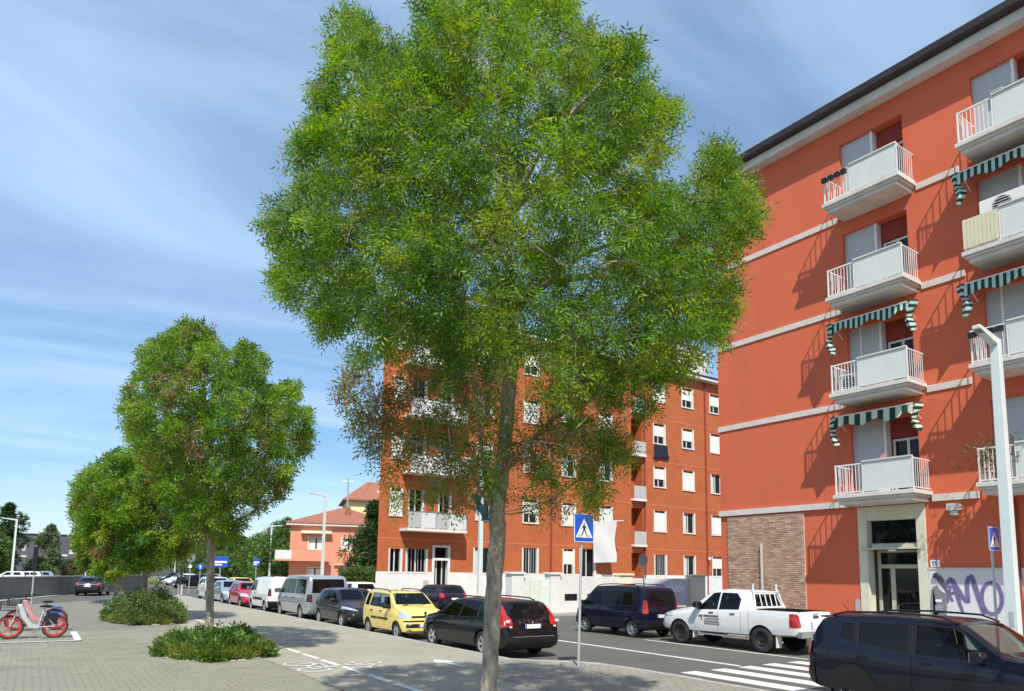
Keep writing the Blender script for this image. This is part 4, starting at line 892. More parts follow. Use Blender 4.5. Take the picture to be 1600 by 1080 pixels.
def tree(name, label, base, depth, outline, nclump, clump_r, leaves_per, ll, lw, pairs, base_r, fork_z, paths_fn, seed, dens=None, dry=None, holes=(), mind=.30, depth_r=2.6, group=None, ctr=None, twig=4, gap=-.30, edge=5.):
    rg = np.random.default_rng(seed); O = np.array(outline, float)
    xmin, ymin = O.min(0); xmax, ymax = O.max(0); cx_, cy_ = ctr or ((xmin+xmax)/2, (ymin+ymax)/2); rx_, ry_ = (xmax-xmin)/2*1.04, (ymax-ymin)/2*1.08
    pts = []; pix = []; tries = 0; kf = .062*8.5/depth*depth_r/2.5*depth/8.5*(8.5/2.5)/(8.5/2.5) * (400/max(60, (O[:, 0].max()-O[:, 0].min())/2)); ph = rg.uniform(0, 6, 3)
    while len(pts) < nclump and tries < 90:
        tries += 1; x = rg.uniform(xmin, xmax, 900); y = rg.uniform(ymin, ymax, 900); ok = inpoly(x, y, O)
        for hx, hy, hr in holes: ok &= (x-hx)**2+(y-hy)**2 > hr*hr
        if dens is not None: ok &= rg.random(900) < dens(x, y)
        ok &= (np.sin(x*kf+ph[0])*np.cos(y*kf*1.1+ph[1]) + .7*np.sin(x*kf*2.3+y*kf*1.7+ph[2])) > gap
        for a, b in zip(x[ok], y[ok]):
            e = 1-((a-cx_)/rx_)**2-((b-cy_)/ry_)**2; D = depth_r*math.sqrt(max(.04, e)); dz = rg.uniform(-1, 1); D *= (.55 if (ry_ > 300 and b > 590) else 1.); dz = np.sign(dz)*abs(dz)**.75*D
            p = at_depth(a, b, depth+dz)
            if pts and np.min(np.linalg.norm(np.array(pts)-p, axis=1)) < mind: continue
            pts.append(p); pix.append((a, b))
            if len(pts) >= nclump: break
    pts = np.array(pts)
    paths = paths_fn(); P, par, ch, rad = skeleton(paths, pts, rg, base_r)
    t = thing(name, label, 'tree', tuple(base), group=group)
    # trunk = first path up to the fork, thick and knotty; limbs = the rest
    tr = paths[0][2]; n0 = len(tr)
    k = [i for i in range(n0) if tr[i][2] <= fork_z+.02][-1]; o = np.array(wloc(t))
    mb = MB(); fl = [rad[0]*(1.35-.0)]+[max(rad[i], base_r*.82) for i in range(1, k+1)]
    tp = []; tr_ = []
    for i in range(k):                                     # subdivide for knots
        for s in range(6):
            u = s/6; tp.append(np.array(tr[i])*(1-u)+np.array(tr[i+1])*u + np.append(rg.normal(0, base_r*.035, 2), 0)); tr_.append((fl[i]*(1-u)+fl[i+1]*u)*rg.uniform(.96, 1.05))
    tp.append(tr[k]); tr_.append(fl[k]*1.12); mb.tube(tp, tr_, 16); mb.build('trunk', M['bark'], t, smooth=60)
    rad2 = rad.copy(); 
    for i in range(k): rad2[i] = min(rad2[i], base_r*.7)
    lb = tubes(P, par, ch, rad2); lb.build('limbs', M['bark'] if base_r > .09 else M['bark_far'], t, smooth=60)
    # twigs and compound leaves inside every clump
    tw = MB(); Bs, As, Cs, Ls = [], [], [], []
    cen = pts.mean(0)
    for (a, b), c in zip(pix, pts):
        out = c-cen; out[2] *= .6; out /= np.linalg.norm(out)+1e-6
        dr = dry(a, b) if dry else 0.
        m_ = max(6, int(leaves_per*rg.uniform(.6, 1.35)*(1-.45*dr)))
        tone = rg.uniform(.78, 1.22); pal = DRY if rg.random() < dr else GREENS; hue = rg.integers(len(pal))
        for q in range(twig):
            d = out*.65 + rg.normal(0, .62, 3) + np.array([0, 0, .38]); d /= np.linalg.norm(d); L = clump_r*rg.uniform(.7, 1.35)
            mid = c+d*L*.5+rg.normal(0, .04, 3); e = c+d*L
            g_ = e-np.array([0, 0, CAMH]); gz = g_@_fw
            if not inpoly(np.array([PX+F*(g_@_rt)/gz]), np.array([PY-F*(g_@_up)/gz]), O)[0]: L *= .35; mid = c+d*L*.5; e = c+d*L
            tw.tube([c, mid, e], [.0065, .0045, .002], 3, caps=False)
            n = m_//twig; tt = rg.uniform(.05, 1.0, n)[:, None]
            bb = c + d*(L*tt) + rg.normal(0, clump_r*.17, (n, 3)); aa = d*.5 + rg.normal(0, .8, (n, 3)) + np.array([0, 0, -.12-.25*dr])
            Bs.append(bb); As.append(aa)
            cc = pal[(hue + (rg.random(n) < .35)*rg.integers(0, len(pal), n)) % len(pal)]*tone*rg.uniform(.75, 1.25, (n, 1)); Cs.append(cc)
    Bs, As, Cs = map(np.concatenate, (Bs, As, Cs))
    # leaves end where the crown's own outline ends
    q = Bs-np.array([0, 0, CAMH]); dz_ = q@_fw; uu, vv = PX+F*(q@_rt)/dz_, PY-F*(q@_up)/dz_; rr_ = np.hypot(uu-cx_, vv-cy_)+1e-6; k_ = 1+rg.normal(edge, edge*.8, len(uu))/rr_
    uu, vv = cx_+(uu-cx_)*k_, cy_+(vv-cy_)*k_; ok = inpoly(uu, vv, O)
    for hx, hy, hr in holes: ok &= (uu-hx)**2+(vv-hy)**2 > (hr*.75)**2
    Bs, As, Cs = Bs[ok], As[ok], Cs[ok]; n = len(Bs)
    V = leaf_quads(Bs, As, pairs, np.full(n, ll)*rg.uniform(.8, 1.2, n), np.full(n, lw), rg)
    me = leaf_mesh('crown', V-o, np.tile(Cs, (2*pairs+1, 1)), 'leaf'); cr_ = link('crown', me, t)
    tw.build('twigs', M['bark_far'], cr_)
    return t
# --- the large tree in front
T1 = at_z(757, 1188, ZP); T1 = np.array([4.35, 6.85, ZP]); D1 = float((np.array([4.35, 6.85, ZP+2.2])-np.array([0, 0, CAMH]))@_fw)+.15
def d1(x, y, dd=0): return at_depth(x, y, D1+dd)
_b = d1(763, 1090); T1 = np.array([_b[0]-.01, _b[1]-.02, ZP])
pit = MB(); pit.box(T1[0]-.55, T1[0]+.55, T1[1]-.55, T1[1]+.55, ZP+.002, ZP+.014); pit.build('tree_pit', M['soil'], pav)
OUT1 = [(525,12),(560,10),(605,55),(640,75),(660,45),(648,0),(700,-18),(880,-22),(905,35),(960,50),(995,58),(1005,95),(1030,105),(1025,150),(1066,165),(1046,195),(1056,240),(1020,262),(1035,285),(1075,280),(1102,250),(1110,222),(1146,224),(1152,255),(1182,290),(1197,330),(1182,362),(1152,388),(1152,480),(1132,548),(1090,582),(1040,622),(985,690),(985,722),(952,738),(942,790),(880,815),(842,802),(800,792),(740,790),(730,815),(700,792),(622,802),(600,768),(570,745),(575,700),(545,670),(520,600),(545,562),(592,532),(560,508),(500,526),(480,492),(425,445),(425,382),(405,350),(410,320),(440,310),(462,280),(450,240),(455,205),(492,190),(480,150),(510,110),(505,40)]
def dens1(x, y):
    d = np.ones_like(x); d[(x < 720) & (y > 540)] = .40; d[(x < 600) & (y > 530)] = .30
    d[(x > 700) & (x < 800) & (y > 540)] = .45; d[(x > 800) & (x < 880) & (y > 480) & (y < 700)] = .5; d[(y > 720)] = np.minimum(d[(y > 720)], .55)
    d[(x > 980) & (y > 370) & (y < 580)] = 1.0; d[(y < 350) & (x > 640) & (x < 980)] = .85; return d
def dry1(a, b): return .75 if (b > 560 and a < 740) else (.45 if (b > 560 and a < 900) else (.25 if b > 690 else 0.))
def paths1():
    tr = [tuple(T1)] + [tuple(d1(x, y)) for x, y in ((763, 1090), (766, 1040), (769, 960), (773, 890), (778, 840), (776, 800), (784, 740), (792, 660), (797, 580), (800, 500), (797, 420), (793, 340), (786, 260), (778, 180), (772, 110))]
    f6 = 6
    L = [('tr', None, tr)]
    def limb(nm, k, pts): L.append((nm, ('tr', k), [tuple(d1(x, y, z)) for x, y, z in pts]))
    limb('a', 6, [(752, 770, -.1), (735, 735, -.2), (705, 705, -.35), (660, 695, -.5), (620, 680, -.6), (585, 640, -.7)])
    limb('b', 6, [(760, 760, .1), (752, 700, .2), (748, 640, .3), (735, 580, .3), (700, 530, .4)])
    limb('c', 7, [(805, 720, .1), (830, 690, .3), (865, 655, .5), (905, 630, .7), (950, 600, .8), (1000, 560, .8)])
    limb('d', 7, [(800, 715, -.2), (815, 690, -.5), (850, 690, -.8), (890, 700, -1.)])
    limb('e', 9, [(770, 520, -.2), (720, 470, -.4), (660, 430, -.5), (590, 400, -.7), (520, 370, -.7), (460, 350, -.7)])
    limb('f', 10, [(825, 460, .2), (870, 420, .3), (930, 390, .4), (1000, 370, .5), (1070, 340, .5), (1130, 310, .5)])
    limb('g', 10, [(815, 470, -.3), (860, 440, -.8), (930, 430, -1.2), (1010, 440, -1.4), (1080, 460, -1.3)])
    limb('h', 11, [(760, 370, .3), (700, 310, .5), (640, 240, .7), (590, 170, .8), (555, 100, .8)])
    limb('i', 12, [(815, 290, -.2), (850, 230, -.4), (900, 170, -.5), (950, 120, -.6)])
    limb('j', 11, [(770, 380, .8), (740, 330, 1.3), (690, 300, 1.7)])
    limb('k', 10, [(790, 450, -.6), (760, 400, -1.2), (700, 360, -1.6), (640, 330, -1.8)])
    limb('l', 12, [(830, 300, .6), (880, 260, 1.0), (940, 230, 1.3)])
    return L
tree('street_tree', 'large ash tree in front with a dense upper crown and thin browning lower branches', T1, D1, OUT1, 620, .36, 80, .068, .0155, 3, .098, 3.05, paths1, 11, dens1, dry1, [(535, 322, 26), (600, 100, 14), (1050, 262, 18), (625, 385, 14), (870, 330, 12), (700, 210, 11), (905, 480, 9), (560, 215, 9)], .25, 2.25, 'ash trees in a row along the cycle path')
# teal rag tied in the fork
t = thing('rag', 'teal cloth scrap caught in the fork of the large ash tree', 'rag', tuple(d1(752, 790, -.1)))
mb = MB(); prev = None
for j in range(8):
    x, y = 742+j*2.6, 772+j*6.0; c = d1(x, y, -.16); a = np.array(_rt)*(.045+.02*math.sin(j*2)); b = np.array(_fw)*.02*math.sin(j*1.7)
    ring = [c-a+b, c+a-b]
    if prev: mb.add(prev+ring, [(0, 1, 3, 2)])
    prev = ring
mb.build('cloth', M['cloth_teal'], t, smooth=60)

# --- the row behind it
def row_tree(label, base, trunk_px, fork, outline, n, seed, leaves, cr, ll, lw, depth_r, base_r, holes=(), dryv=.05, mind=.36, topx=None):
    D = float((np.array([base[0], base[1], ZP+2])-np.array([0, 0, CAMH]))@_fw); dd = lambda x, y, z=0: at_depth(x, y, D+z)
    O = np.array(outline, float); tx = topx or O[:, 0].mean(); ty = O[:, 1].min()
    def paths():
        fx, fy = fork; bx, by = trunk_px
        # the crown hides the fork; the trunk is set from its base up
        p0 = np.array([base[0], base[1], ZP])
        tr = [tuple(p0)] + [tuple(dd(bx+(fx-bx)*s, by+(fy-by)*s)) for s in (.3, .6, 1.)] + [tuple(dd(fx+(tx-fx)*s, fy+(ty-fy)*s)) for s in (.2, .4, .6, .8, .92)]
        L = [('tr', None, tr)]; rg = np.random.default_rng(seed+50); xs = O[:, 0]; w_ = (xs.max()-xs.min())/2; h = fy-ty
        for i in range(9):
            s = -1 if i % 2 else 1; k = 3+i//2; z0 = rg.uniform(-.7, .7); ln = w_*rg.uniform(.55, .8)*(1-.07*i); x0 = fx+(tx-fx)*min(.9, (i//2)*.2); y0 = fy+(ty-fy)*min(.9, (i//2)*.2)
            L.append(('l%d' % i, ('tr', k), [tuple(dd(x0+s*ln*q, y0-h*.16*q**1.2-4, z0*q*depth_r)) for q in (.25, .5, .75, 1.)]))
        return L
    return tree('street_tree', label, (base[0], base[1], ZP), D, outline, n, cr, leaves, ll, lw, 2, base_r, at_depth(fork[0], fork[1], D)[2], paths, seed, None, (lambda a, b: dryv), holes, mind, depth_r, 'ash trees in a row along the cycle path', twig=4, edge=2.)
OUT2 = [(285,502),(305,497),(330,512),(345,540),(360,548),(385,535),(415,550),(420,580),(408,610),(440,600),(470,598),(470,630),(485,645),(490,690),(478,715),(455,735),(450,760),(425,790),(390,810),(360,845),(320,850),(290,840),(265,800),(240,760),(230,720),(200,690),(183,640),(200,600),(215,575),(220,545),(240,532),(262,520)]
row_tree('medium ash tree with an airy crown standing in the nearer planted bed', (3.9, 19.3), (327, 1000), (330, 835), OUT2, 400, 21, 46, .42, .105, .036, 2.5, .10, [(300, 610, 10), (395, 700, 9), (250, 660, 8)], .06, .32, 312)
OUT3 = [(150,722),(185,702),(215,700),(250,695),(290,720),(320,745),(325,790),(315,840),(290,870),(250,885),(215,895),(180,880),(150,865),(130,840),(120,800),(112,765),(125,740)]
row_tree('smaller yellow-green ash tree standing in the second planted bed', (3.9, 31.8), (226, 945), (226, 862), OUT3, 300, 33, 46, .5, .15, .055, 2.3, .085, (), .14, .36, 215)
OUT4 = [(118,765),(140,742),(165,750),(185,790),(205,830),(215,870),(200,895),(175,905),(150,900),(128,880),(118,850),(122,820),(112,795)]
row_tree('farthest small ash tree of the row, half hidden behind its neighbour', (4.1, 46), (184, 925), (183, 890), OUT4, 160, 44, 46, .55, .2, .075, 1.9, .09, (), .1, .42, 165)
# --- planted beds under the trees
def bedplants(label, cx, cy, rx, ry, h, n, seed, pal, rot=0., fringe=True):
    rg = np.random.default_rng(seed); t = thing('planted_bed', label, 'shrub bed', (cx, cy, ZP))
    mb = MB(); k = 36; mb.add([(cx+rx*1.03*math.cos(a), cy+ry*1.03*math.sin(a), ZP+.024) for a in np.linspace(0, 2*math.pi, k, endpoint=False)], [tuple(range(k))]); mb.build('soil', M['soil'], t)
    a = rg.uniform(0, 2*math.pi, n); wob = 1+.10*np.sin(a*5+seed)+.07*np.sin(a*11+2*seed); r_ = np.sqrt(rg.uniform(0, 1, n)); x = rx*wob*r_*np.cos(a); y = ry*wob*r_*np.sin(a)
    hh = h*(1-.6*r_**3)*(.68+.32*np.sin(x*3.7+seed)*np.cos(y*2.9+seed)+.22*np.sin(x*8.1+y*6.3))
    zz = hh*rg.uniform(.05, 1, n)**.7*np.where(rg.random(n) < .04, 1.45, 1.)
    base = np.stack([x+cx, y+cy, ZP+zz], 1); ax = np.stack([np.cos(a)*r_*.8, np.sin(a)*r_*.8, np.full(n, .9)], 1)+rg.normal(0, .5, (n, 3))
    V = leaf_quads(base, ax, 1, np.full(n, .15), np.full(n, .045), rg, .3); hue = rg.integers(len(pal), size=n); C = pal[hue]*rg.uniform(.7, 1.3, (n, 1))
    V = [V]; C = [np.tile(C, (3, 1))]
    if fringe:                                       # grass blades round the rim
        m_ = n//2; a = rg.uniform(0, 2*math.pi, m_); r_ = rg.uniform(.78, 1.02, m_); b = np.stack([cx+rx*r_*np.cos(a), cy+ry*r_*np.sin(a), np.full(m_, ZP+.02)], 1)
        d = np.stack([np.cos(a)*.5, np.sin(a)*.5, np.ones(m_)], 1)+rg.normal(0, .35, (m_, 3)); d /= np.linalg.norm(d, axis=1, keepdims=True); l = rg.uniform(.15, .38, (m_, 1)); s = np.cross(d, rg.normal(size=(m_, 3))); s /= np.linalg.norm(s, axis=1, keepdims=True)
        V.append(np.stack([b-s*.008, b+s*.008, b+d*l+s*.002, b+d*l-s*.002], 1)); C.append(np.array([(.21, .25, .045)])*rg.uniform(.7, 1.3, (m_, 1)))
    V = np.concatenate(V); C = np.concatenate(C); link('foliage', leaf_mesh('foliage', V-np.array(wloc(t)), C, 'leaf_low'), t)
    # a low stone edge
    for i in range(40):
        if rg.random() < .7: continue
        a0 = 2*math.pi*i/40; mb = MB(); q_ = rg.uniform(.05, .13); mb.box(-q_, q_, -.04, .04, 0, .035); o = mb.build('edging_stone', M['kerb'], t, world=False, bevel=.01); o.location = (rx*1.06*math.cos(a0), ry*1.06*math.sin(a0), .004); o.rotation_euler.z = math.atan2(ry*math.cos(a0), -rx*math.sin(a0))
    return t
PAL1 = np.array([(.07, .15, .022), (.11, .19, .03), (.05, .115, .02), (.17, .23, .045), (.09, .16, .035)])
PAL2 = np.array([(.09, .16, .04), (.12, .19, .06), (.16, .21, .09), (.06, .12, .03), (.14, .20, .04)])
bedplants('bright green leafy bed under the medium ash tree', 3.95, 18.7, 1.16, 1.75, .5, 11000, 5, PAL1)
bedplants('taller grey-green bed of plants farther along the path', 3.95, 31.2, 1.25, 2.4, 1.15, 12000, 6, PAL2)
# --- loose far trees, hedges, evergreen: crowns of leaf-sized faces round a few limbs
def far_tree(name, label, x, y, h, rx, trunk, seed, pal, n=2600, ls=.3, cz=None, lobes=14, cat='tree', grp=None, zb=0, ry=None, egg=1.0):
    rg = np.random.default_rng(seed); t = thing(name, label, cat, (x, y, zb)); 
    if grp: t['group'] = grp
    mb = MB(); top = h*.8; tr_ = max(.06, h*.018)
    mb.tube([(x, y, zb), (x+rg.normal(0, .1), y, zb+trunk), (x+rg.normal(0, .2), y, zb+top)], [tr_*1.3, tr_, tr_*.3], 7)
    C = []
    for i in range(lobes):
        u = (i+.5)/lobes; z = trunk*.75+(h-trunk*.75)*u; prof = math.sin(math.pi*min(1, (u*.93+.07))**egg)**.6; a = rg.uniform(0, 6.28); q = rg.uniform(.15, .75)*rx*prof
        C.append((x+q*math.cos(a), y+q*math.sin(a), zb+z, rx*rg.uniform(.33, .58)*max(.45, prof))); mb.tube([(x, y, zb+min(top, z*.75)), (C[-1][0], C[-1][1], C[-1][2])], [tr_*.5, tr_*.15], 4, caps=False)
    mb.build('trunk', M['bark_far'], t, smooth=60)
    V, K = [], []
    for cx, cy, cz_, r in C:
        k = n//lobes; d = rg.normal(size=(k, 3)); d /= np.linalg.norm(d, axis=1, keepdims=True); p = np.array([cx, cy, cz_])+d*r*rg.uniform(.45, 1.12, (k, 1))*np.array([1, 1, .8])
        V.append(leaf_quads(p, d+rg.normal(0, .6, (k, 3)), 1, np.full(k, ls), np.full(k, ls*.5), rg)); c = pal[rg.integers(len(pal), size=k)]*rg.uniform(.7, 1.3, (k, 1))*rg.uniform(.8, 1.2); K.append(np.tile(c, (3, 1)))
    link('crown', leaf_mesh('crown', np.concatenate(V)-np.array([x, y, zb]), np.concatenate(K), 'leaf_low'), t); return t
DK = np.array([(.02, .05, .012), (.03, .07, .016), (.045, .09, .02)]); MD = np.array([(.07, .13, .028), (.09, .16, .034), (.12, .18, .04)]); GY_ = np.array([(.15, .20, .10), (.18, .23, .13), (.12, .17, .08)])
far_tree('magnolia_tree', 'dark glossy evergreen tree beside the left end of the brick block', 23.2, 54.0, 7.6, 2.5, .6, 3, DK, 5200, .24, lobes=30, egg=.75)
t = thing('hedge', 'clipped green hedge in front of the evergreen tree', 'hedge', (20.9, 51, 0)); rg = np.random.default_rng(9); n = 5200
p = np.stack([rg.uniform(19.3, 22.9, n), rg.uniform(50.2, 51.6, n), rg.uniform(.2, 2.25, n)], 1); ff = rg.integers(0, 3, n); p[ff == 0, 1] = 50.15; p[ff == 1, 2] = 2.3-.25*((p[ff == 1, 0]-21.1)/1.8)**2
p += rg.normal(0, .08, p.shape); V = leaf_quads(p, rg.normal(size=(n, 3))+np.array([0, -.5, .5]), 1, np.full(n, .13), np.full(n, .07), rg); c = MD[rg.integers(3, size=n)]*rg.uniform(.8, 1.4, (n, 1))
link('foliage', leaf_mesh('foliage', V-np.array([20.9, 51, 0]), np.tile(c, (3, 1)), 'leaf_low'), t)
mb = MB(); mb.box(19.5, 22.7, 50.4, 51.4, .0, 2.0); mb.build('stems', M['bark_far'], t)
fars = [('tall dark conifer at the left edge behind the wall', 8, 118, 12.5, 2.6, 1.5, DK, 1.25), ('slim silvery poplar in front of the office block', 72, 125, 9.3, 2.0, 1.2, GY_, 1.0), ('dark bushy tree at the left edge behind the lamp post', -22, 90, 7, 3, 1.2, MD, 1.0),
  ('round green tree left of the pink house', 437, 105, 8.2, 4.6, 1.2, MD, 1.0), ('round green tree behind the white van', 408, 118, 7.4, 4.8, 1.0, MD, 1.0), ('green tree behind the small white car at the end of the street', 374, 125, 7.6, 5, 1.0, MD, 1.0), ('low green tree at the far end of the street', 345, 130, 7, 5, 1., MD, 1.),
  ('green tree behind the round signs', 318, 135, 8.2, 5.2, 1.2, MD, 1.), ('pale green tree behind the walking person', 282, 140, 7.2, 5, 1., GY_, 1.), ('low bush tree beyond the verge under the ash trees', 205, 150, 6, 5, .8, MD, 1.), ('low bushy tree right of the office columns', 160, 150, 5.4, 5, .8, MD, 1.), ('tall far tree just left of the pink house roof', 446, 140, 12, 5, 1.2, MD, 1.)]
for i, (lab, px_, D, h, r, trk, pal, egg) in enumerate(fars):
    p = at_depth(px_, 890, D); far_tree('far_tree', lab, p[0], p[1], h, r, trk, 60+i, pal, 2600, .42, lobes=18, grp='trees in the background', zb=-.05, egg=egg)
# orange-green scrub before the office block
for i, (px_, D, lab) in enumerate(((112, 130, 'rust-green scrub before the office windows'), (62, 125, 'green scrub under the slim poplar'), (128, 140, 'low green scrub by the office columns'))):
    p = at_depth(px_, 890, D); far_tree('far_shrub', lab, p[0], p[1], 3.2, 3.2, .3, 90+i, MD if i else np.array([(.16, .12, .04), (.10, .13, .04)]), 1200, .35, lobes=9, cat='shrub', grp='scrub before the office block')
# potted plant on the lowest balcony at the edge
t = thing('potted_plant', 'straggly potted plant on the lowest balcony at the right edge', 'plant', tuple(FA.P(COLS[1]+1.8, SLAB[0], .8)))
u, z = COLS[1]+1.75, SLAB[0]; rg = np.random.default_rng(2); n = 220
p = np.array(FA.P(u, z+.85, .92))+rg.normal(0, 1, (n, 3))*np.array([.12, .33, .22]); V = leaf_quads(p, rg.normal(size=(n, 3)), 1, np.full(n, .10), np.full(n, .04), rg); link('foliage', leaf_mesh('foliage', V-np.array(wloc(t)), np.tile(DRY[rg.integers(6, size=n)]*.7, (3, 1)), 'leaf_low'), t)
mb = MB(); mb.lathe([(.0, 0), (.11, 0), (.15, .28), (.13, .28), (.0, .26)], tuple(FA.P(u, z+.002, .75)), 2, 14); mb.build('pot', M['roof_tile'], t)
mb = MB()
for i in range(6): mb.tube([FA.P(u, z+.25, .75), FA.P(u+.12*(i-2.5), z+.9+.05*i, .85)], .008, 4)
mb.build('stems', M['bark_far'], t)
# ------------------------------------------------------------------ vehicles
def lerp(tab, x):
    if x <= tab[0][0]: return tab[0][1]
    for (a, u), (b, v) in zip(tab, tab[1:]):
        if x <= b: return u+(v-u)*(x-a)/(b-a) if b > a else v
    return tab[-1][1]
def smooth_tab(tab, x, d):
    return sum(lerp(tab, x+k*d)*w_ for k, w_ in ((-1, .15), (-.5, .22), (0, .26), (.5, .22), (1, .15)))
class Car:
    """x runs from the rear bumper (0) to the front (L), y to the left, z up; the shell is lofted and every window,
    lamp and trim piece is cut out of it as a part of its own"""
    def __init__(s, name, label, cat, loc, rz, sp, paintmat, group=None):
        s.t = thing(name, label, cat, loc, rz, group); s.sp = sp; s.L, s.W = sp['L'], sp['W']/2; s.paint = paintmat; s.n = 0
        s.x0 = -s.L/2; s.shell()
    def section(s, x):
        sp = s.sp; e = min(x, s.L-x); d = min(.07, max(.012, e*.8))
        zt = smooth_tab(sp['top'], x, d); zb = min(smooth_tab(sp['belt'], x, .1), zt-.035); zs = lerp(sp['sill'], x); w_ = s.W*smooth_tab(sp['plan'], x, min(.08, e))
        zr = sp['H']; tum = sp.get('tum', .17); P = []
        bw = sp.get('bulge', .03)
        P += [(0, zs), (w_*.80, zs), (w_*.955, zs+.05)]
        for k in (.22, .45, .66, .84): P.append((w_*(1-bw*abs(k-.55)**1.6*2.2), zs+.05+(zb-zs-.05)*k))
        P.append((w_*(1-bw*.9), zb)); yb = w_*(1-bw*.9); g = zt-.055-zb
        for k in (.25, .5, .75, 1.):
            z = zb+max(0, g)*k; t = max(0, min(1, (z-zb)/max(.2, zr-.055-zb))); P.append((yb - tum*(t**1.25) - (.012 if k == .25 else .016), z+.004*k))
        y1 = P[-1][0]; hood = 1 if g < .12 else 0
        P += [(y1-.045-.05*hood, zt-.018), (y1*.72, zt-.002), (y1*.36, zt+.008), (0, zt+.012)]
        return P
    def shell(s):
        sp = s.sp; L = s.L; xs = {0, .012, .035, .07, L-.07, L-.035, L-.012, L}
        for tab in (sp['top'], sp['belt']): xs |= {p[0] for p in tab}
        n = int(L/.11); xs |= {i*L/n for i in range(n+1)}; xs = sorted(x for x in xs if 0 <= x <= L); xs = [x for i, x in enumerate(xs) if i == 0 or x-xs[i-1] > .011]
        bm = bmesh.new(); rows = []
        for x in xs:
            h = s.section(x); full = [(y, z) for y, z in h] + [(-y, z) for y, z in h[-2:0:-1]]
            rows.append([bm.verts.new((x+s.x0, y, z)) for y, z in full])
        m_ = len(rows[0])
        for a, b in zip(rows, rows[1:]):
            for j in range(m_): bm.faces.new((a[j], a[(j+1) % m_], b[(j+1) % m_], b[j]))
        bm.faces.new(rows[0][::-1]); bm.faces.new(rows[-1])
        # end caps become strips so that lamps and plates can be cut from them
        bmesh.ops.recalc_face_normals(bm, faces=bm.faces); s.bm = bm
    def cut(s, side=None, front=None, xr=None, yr=None, zr=None, nf=None, ysign=0):
        """faces inside a side-view polygon (x,z), a front-view polygon (y,z) and/or ranges, after cutting along their edges"""
        bm = s.bm; lo = [-9, -9, -9]; hi = [9, 9, 9]
        planes = []
        if side:
            side = [(x+s.x0, z) for x, z in side]
            for (a, b), (c, d) in zip(side, side[1:]+side[:1]): planes.append(((a, 0, b), (-(d-b), 0, c-a)))
            lo[0], hi[0] = min(p[0] for p in side), max(p[0] for p in side); lo[2], hi[2] = min(p[1] for p in side), max(p[1] for p in side)
        if front:
            for (a, b), (c, d) in zip(front, front[1:]+front[:1]): planes.append(((0, a, b), (0, -(d-b), c-a)))
            lo[1], hi[1] = min(p[0] for p in front), max(p[0] for p in front); lo[2], hi[2] = max(lo[2], min(p[1] for p in front)), min(hi[2], max(p[1] for p in front))
        if xr:
            for x in xr: planes.append(((x+s.x0, 0, 0), (1, 0, 0)))
            lo[0], hi[0] = max(lo[0], xr[0]+s.x0), min(hi[0], xr[1]+s.x0)
        if zr:
            for z in zr: planes.append(((0, 0, z), (0, 0, 1)))
            lo[2], hi[2] = max(lo[2], zr[0]), min(hi[2], zr[1])
        if yr:
            for y in yr:
                for g in (-1, 1): planes.append(((0, g*y, 0), (0, 1, 0)))
        def cand():
            out = []
            for f in bm.faces:
                if nf and not nf(f.normal): continue
                if ysign and f.calc_center_median().y*ysign < 0: continue
                v = [q.co for q in f.verts]
                if all(min(q[i] for q in v) < hi[i]+1e-6 and max(q[i] for q in v) > lo[i]-1e-6 for i in range(3)): out.append(f)
            return out
        for co, no in planes:
            fs = cand()
            if not fs: return []
            es = {e for f in fs for e in f.edges}; vs_ = {v for f in fs for v in f.verts}
            bmesh.ops.bisect_plane(bm, geom=list(vs_)+list(es)+fs, dist=1e-6, plane_co=co, plane_no=no)
        res = []
        for f in cand():
            c = f.calc_center_median(); ok = True
            if side: ok = bool(inpoly(np.array([c.x]), np.array([c.z]), side)[0])
            if ok and front: ok = bool(inpoly(np.array([c.y]), np.array([c.z]), front)[0])
            if ok and xr: ok = xr[0]+s.x0-1e-6 <= c.x <= xr[1]+s.x0+1e-6
            if ok and zr: ok = zr[0]-1e-6 <= c.z <= zr[1]+1e-6
            if ok and yr: ok = yr[0]-1e-6 <= abs(c.y) <= yr[1]+1e-6
            if ok: res.append(f)
        return res
    def take(s, faces, name, mat, off=0., split=True, parent=None, drop=False):
        """lift faces out of the shell into parts of their own"""
        made = []; faces = [f for f in faces if f.is_valid]
        if not faces: return made
        groups = [[f for f in faces if f.calc_center_median().y >= 0], [f for f in faces if f.calc_center_median().y < 0]] if split else [faces]
        if not drop:
            for g in groups:
                if not g: continue
                vm = {}; V = []; Fs = []
                for f in g:
                    idx = []
                    for v in f.verts:
                        if v not in vm: vm[v] = len(V); V.append(v)
                        idx.append(vm[v])
                    Fs.append(idx)
                nrm = {v: Vector() for v in vm}
                for f in g:
                    for v in f.verts: nrm[v] += f.normal*f.calc_area()
                co = [v.co + (nrm[v].normalized()*off if nrm[v].length > 0 else Vector()) for v in V]
                me = bpy.data.meshes.new(name); me.from_pydata([tuple(c) for c in co], [], Fs); me.materials.append(M[mat] if isinstance(mat, str) else mat); sharp(me, 40)
                made.append(link(name, me, parent or s.t))
        bmesh.ops.delete(s.bm, geom=faces, context='FACES'); return made
    SIDE = staticmethod(lambda n: abs(n.y) > .35)
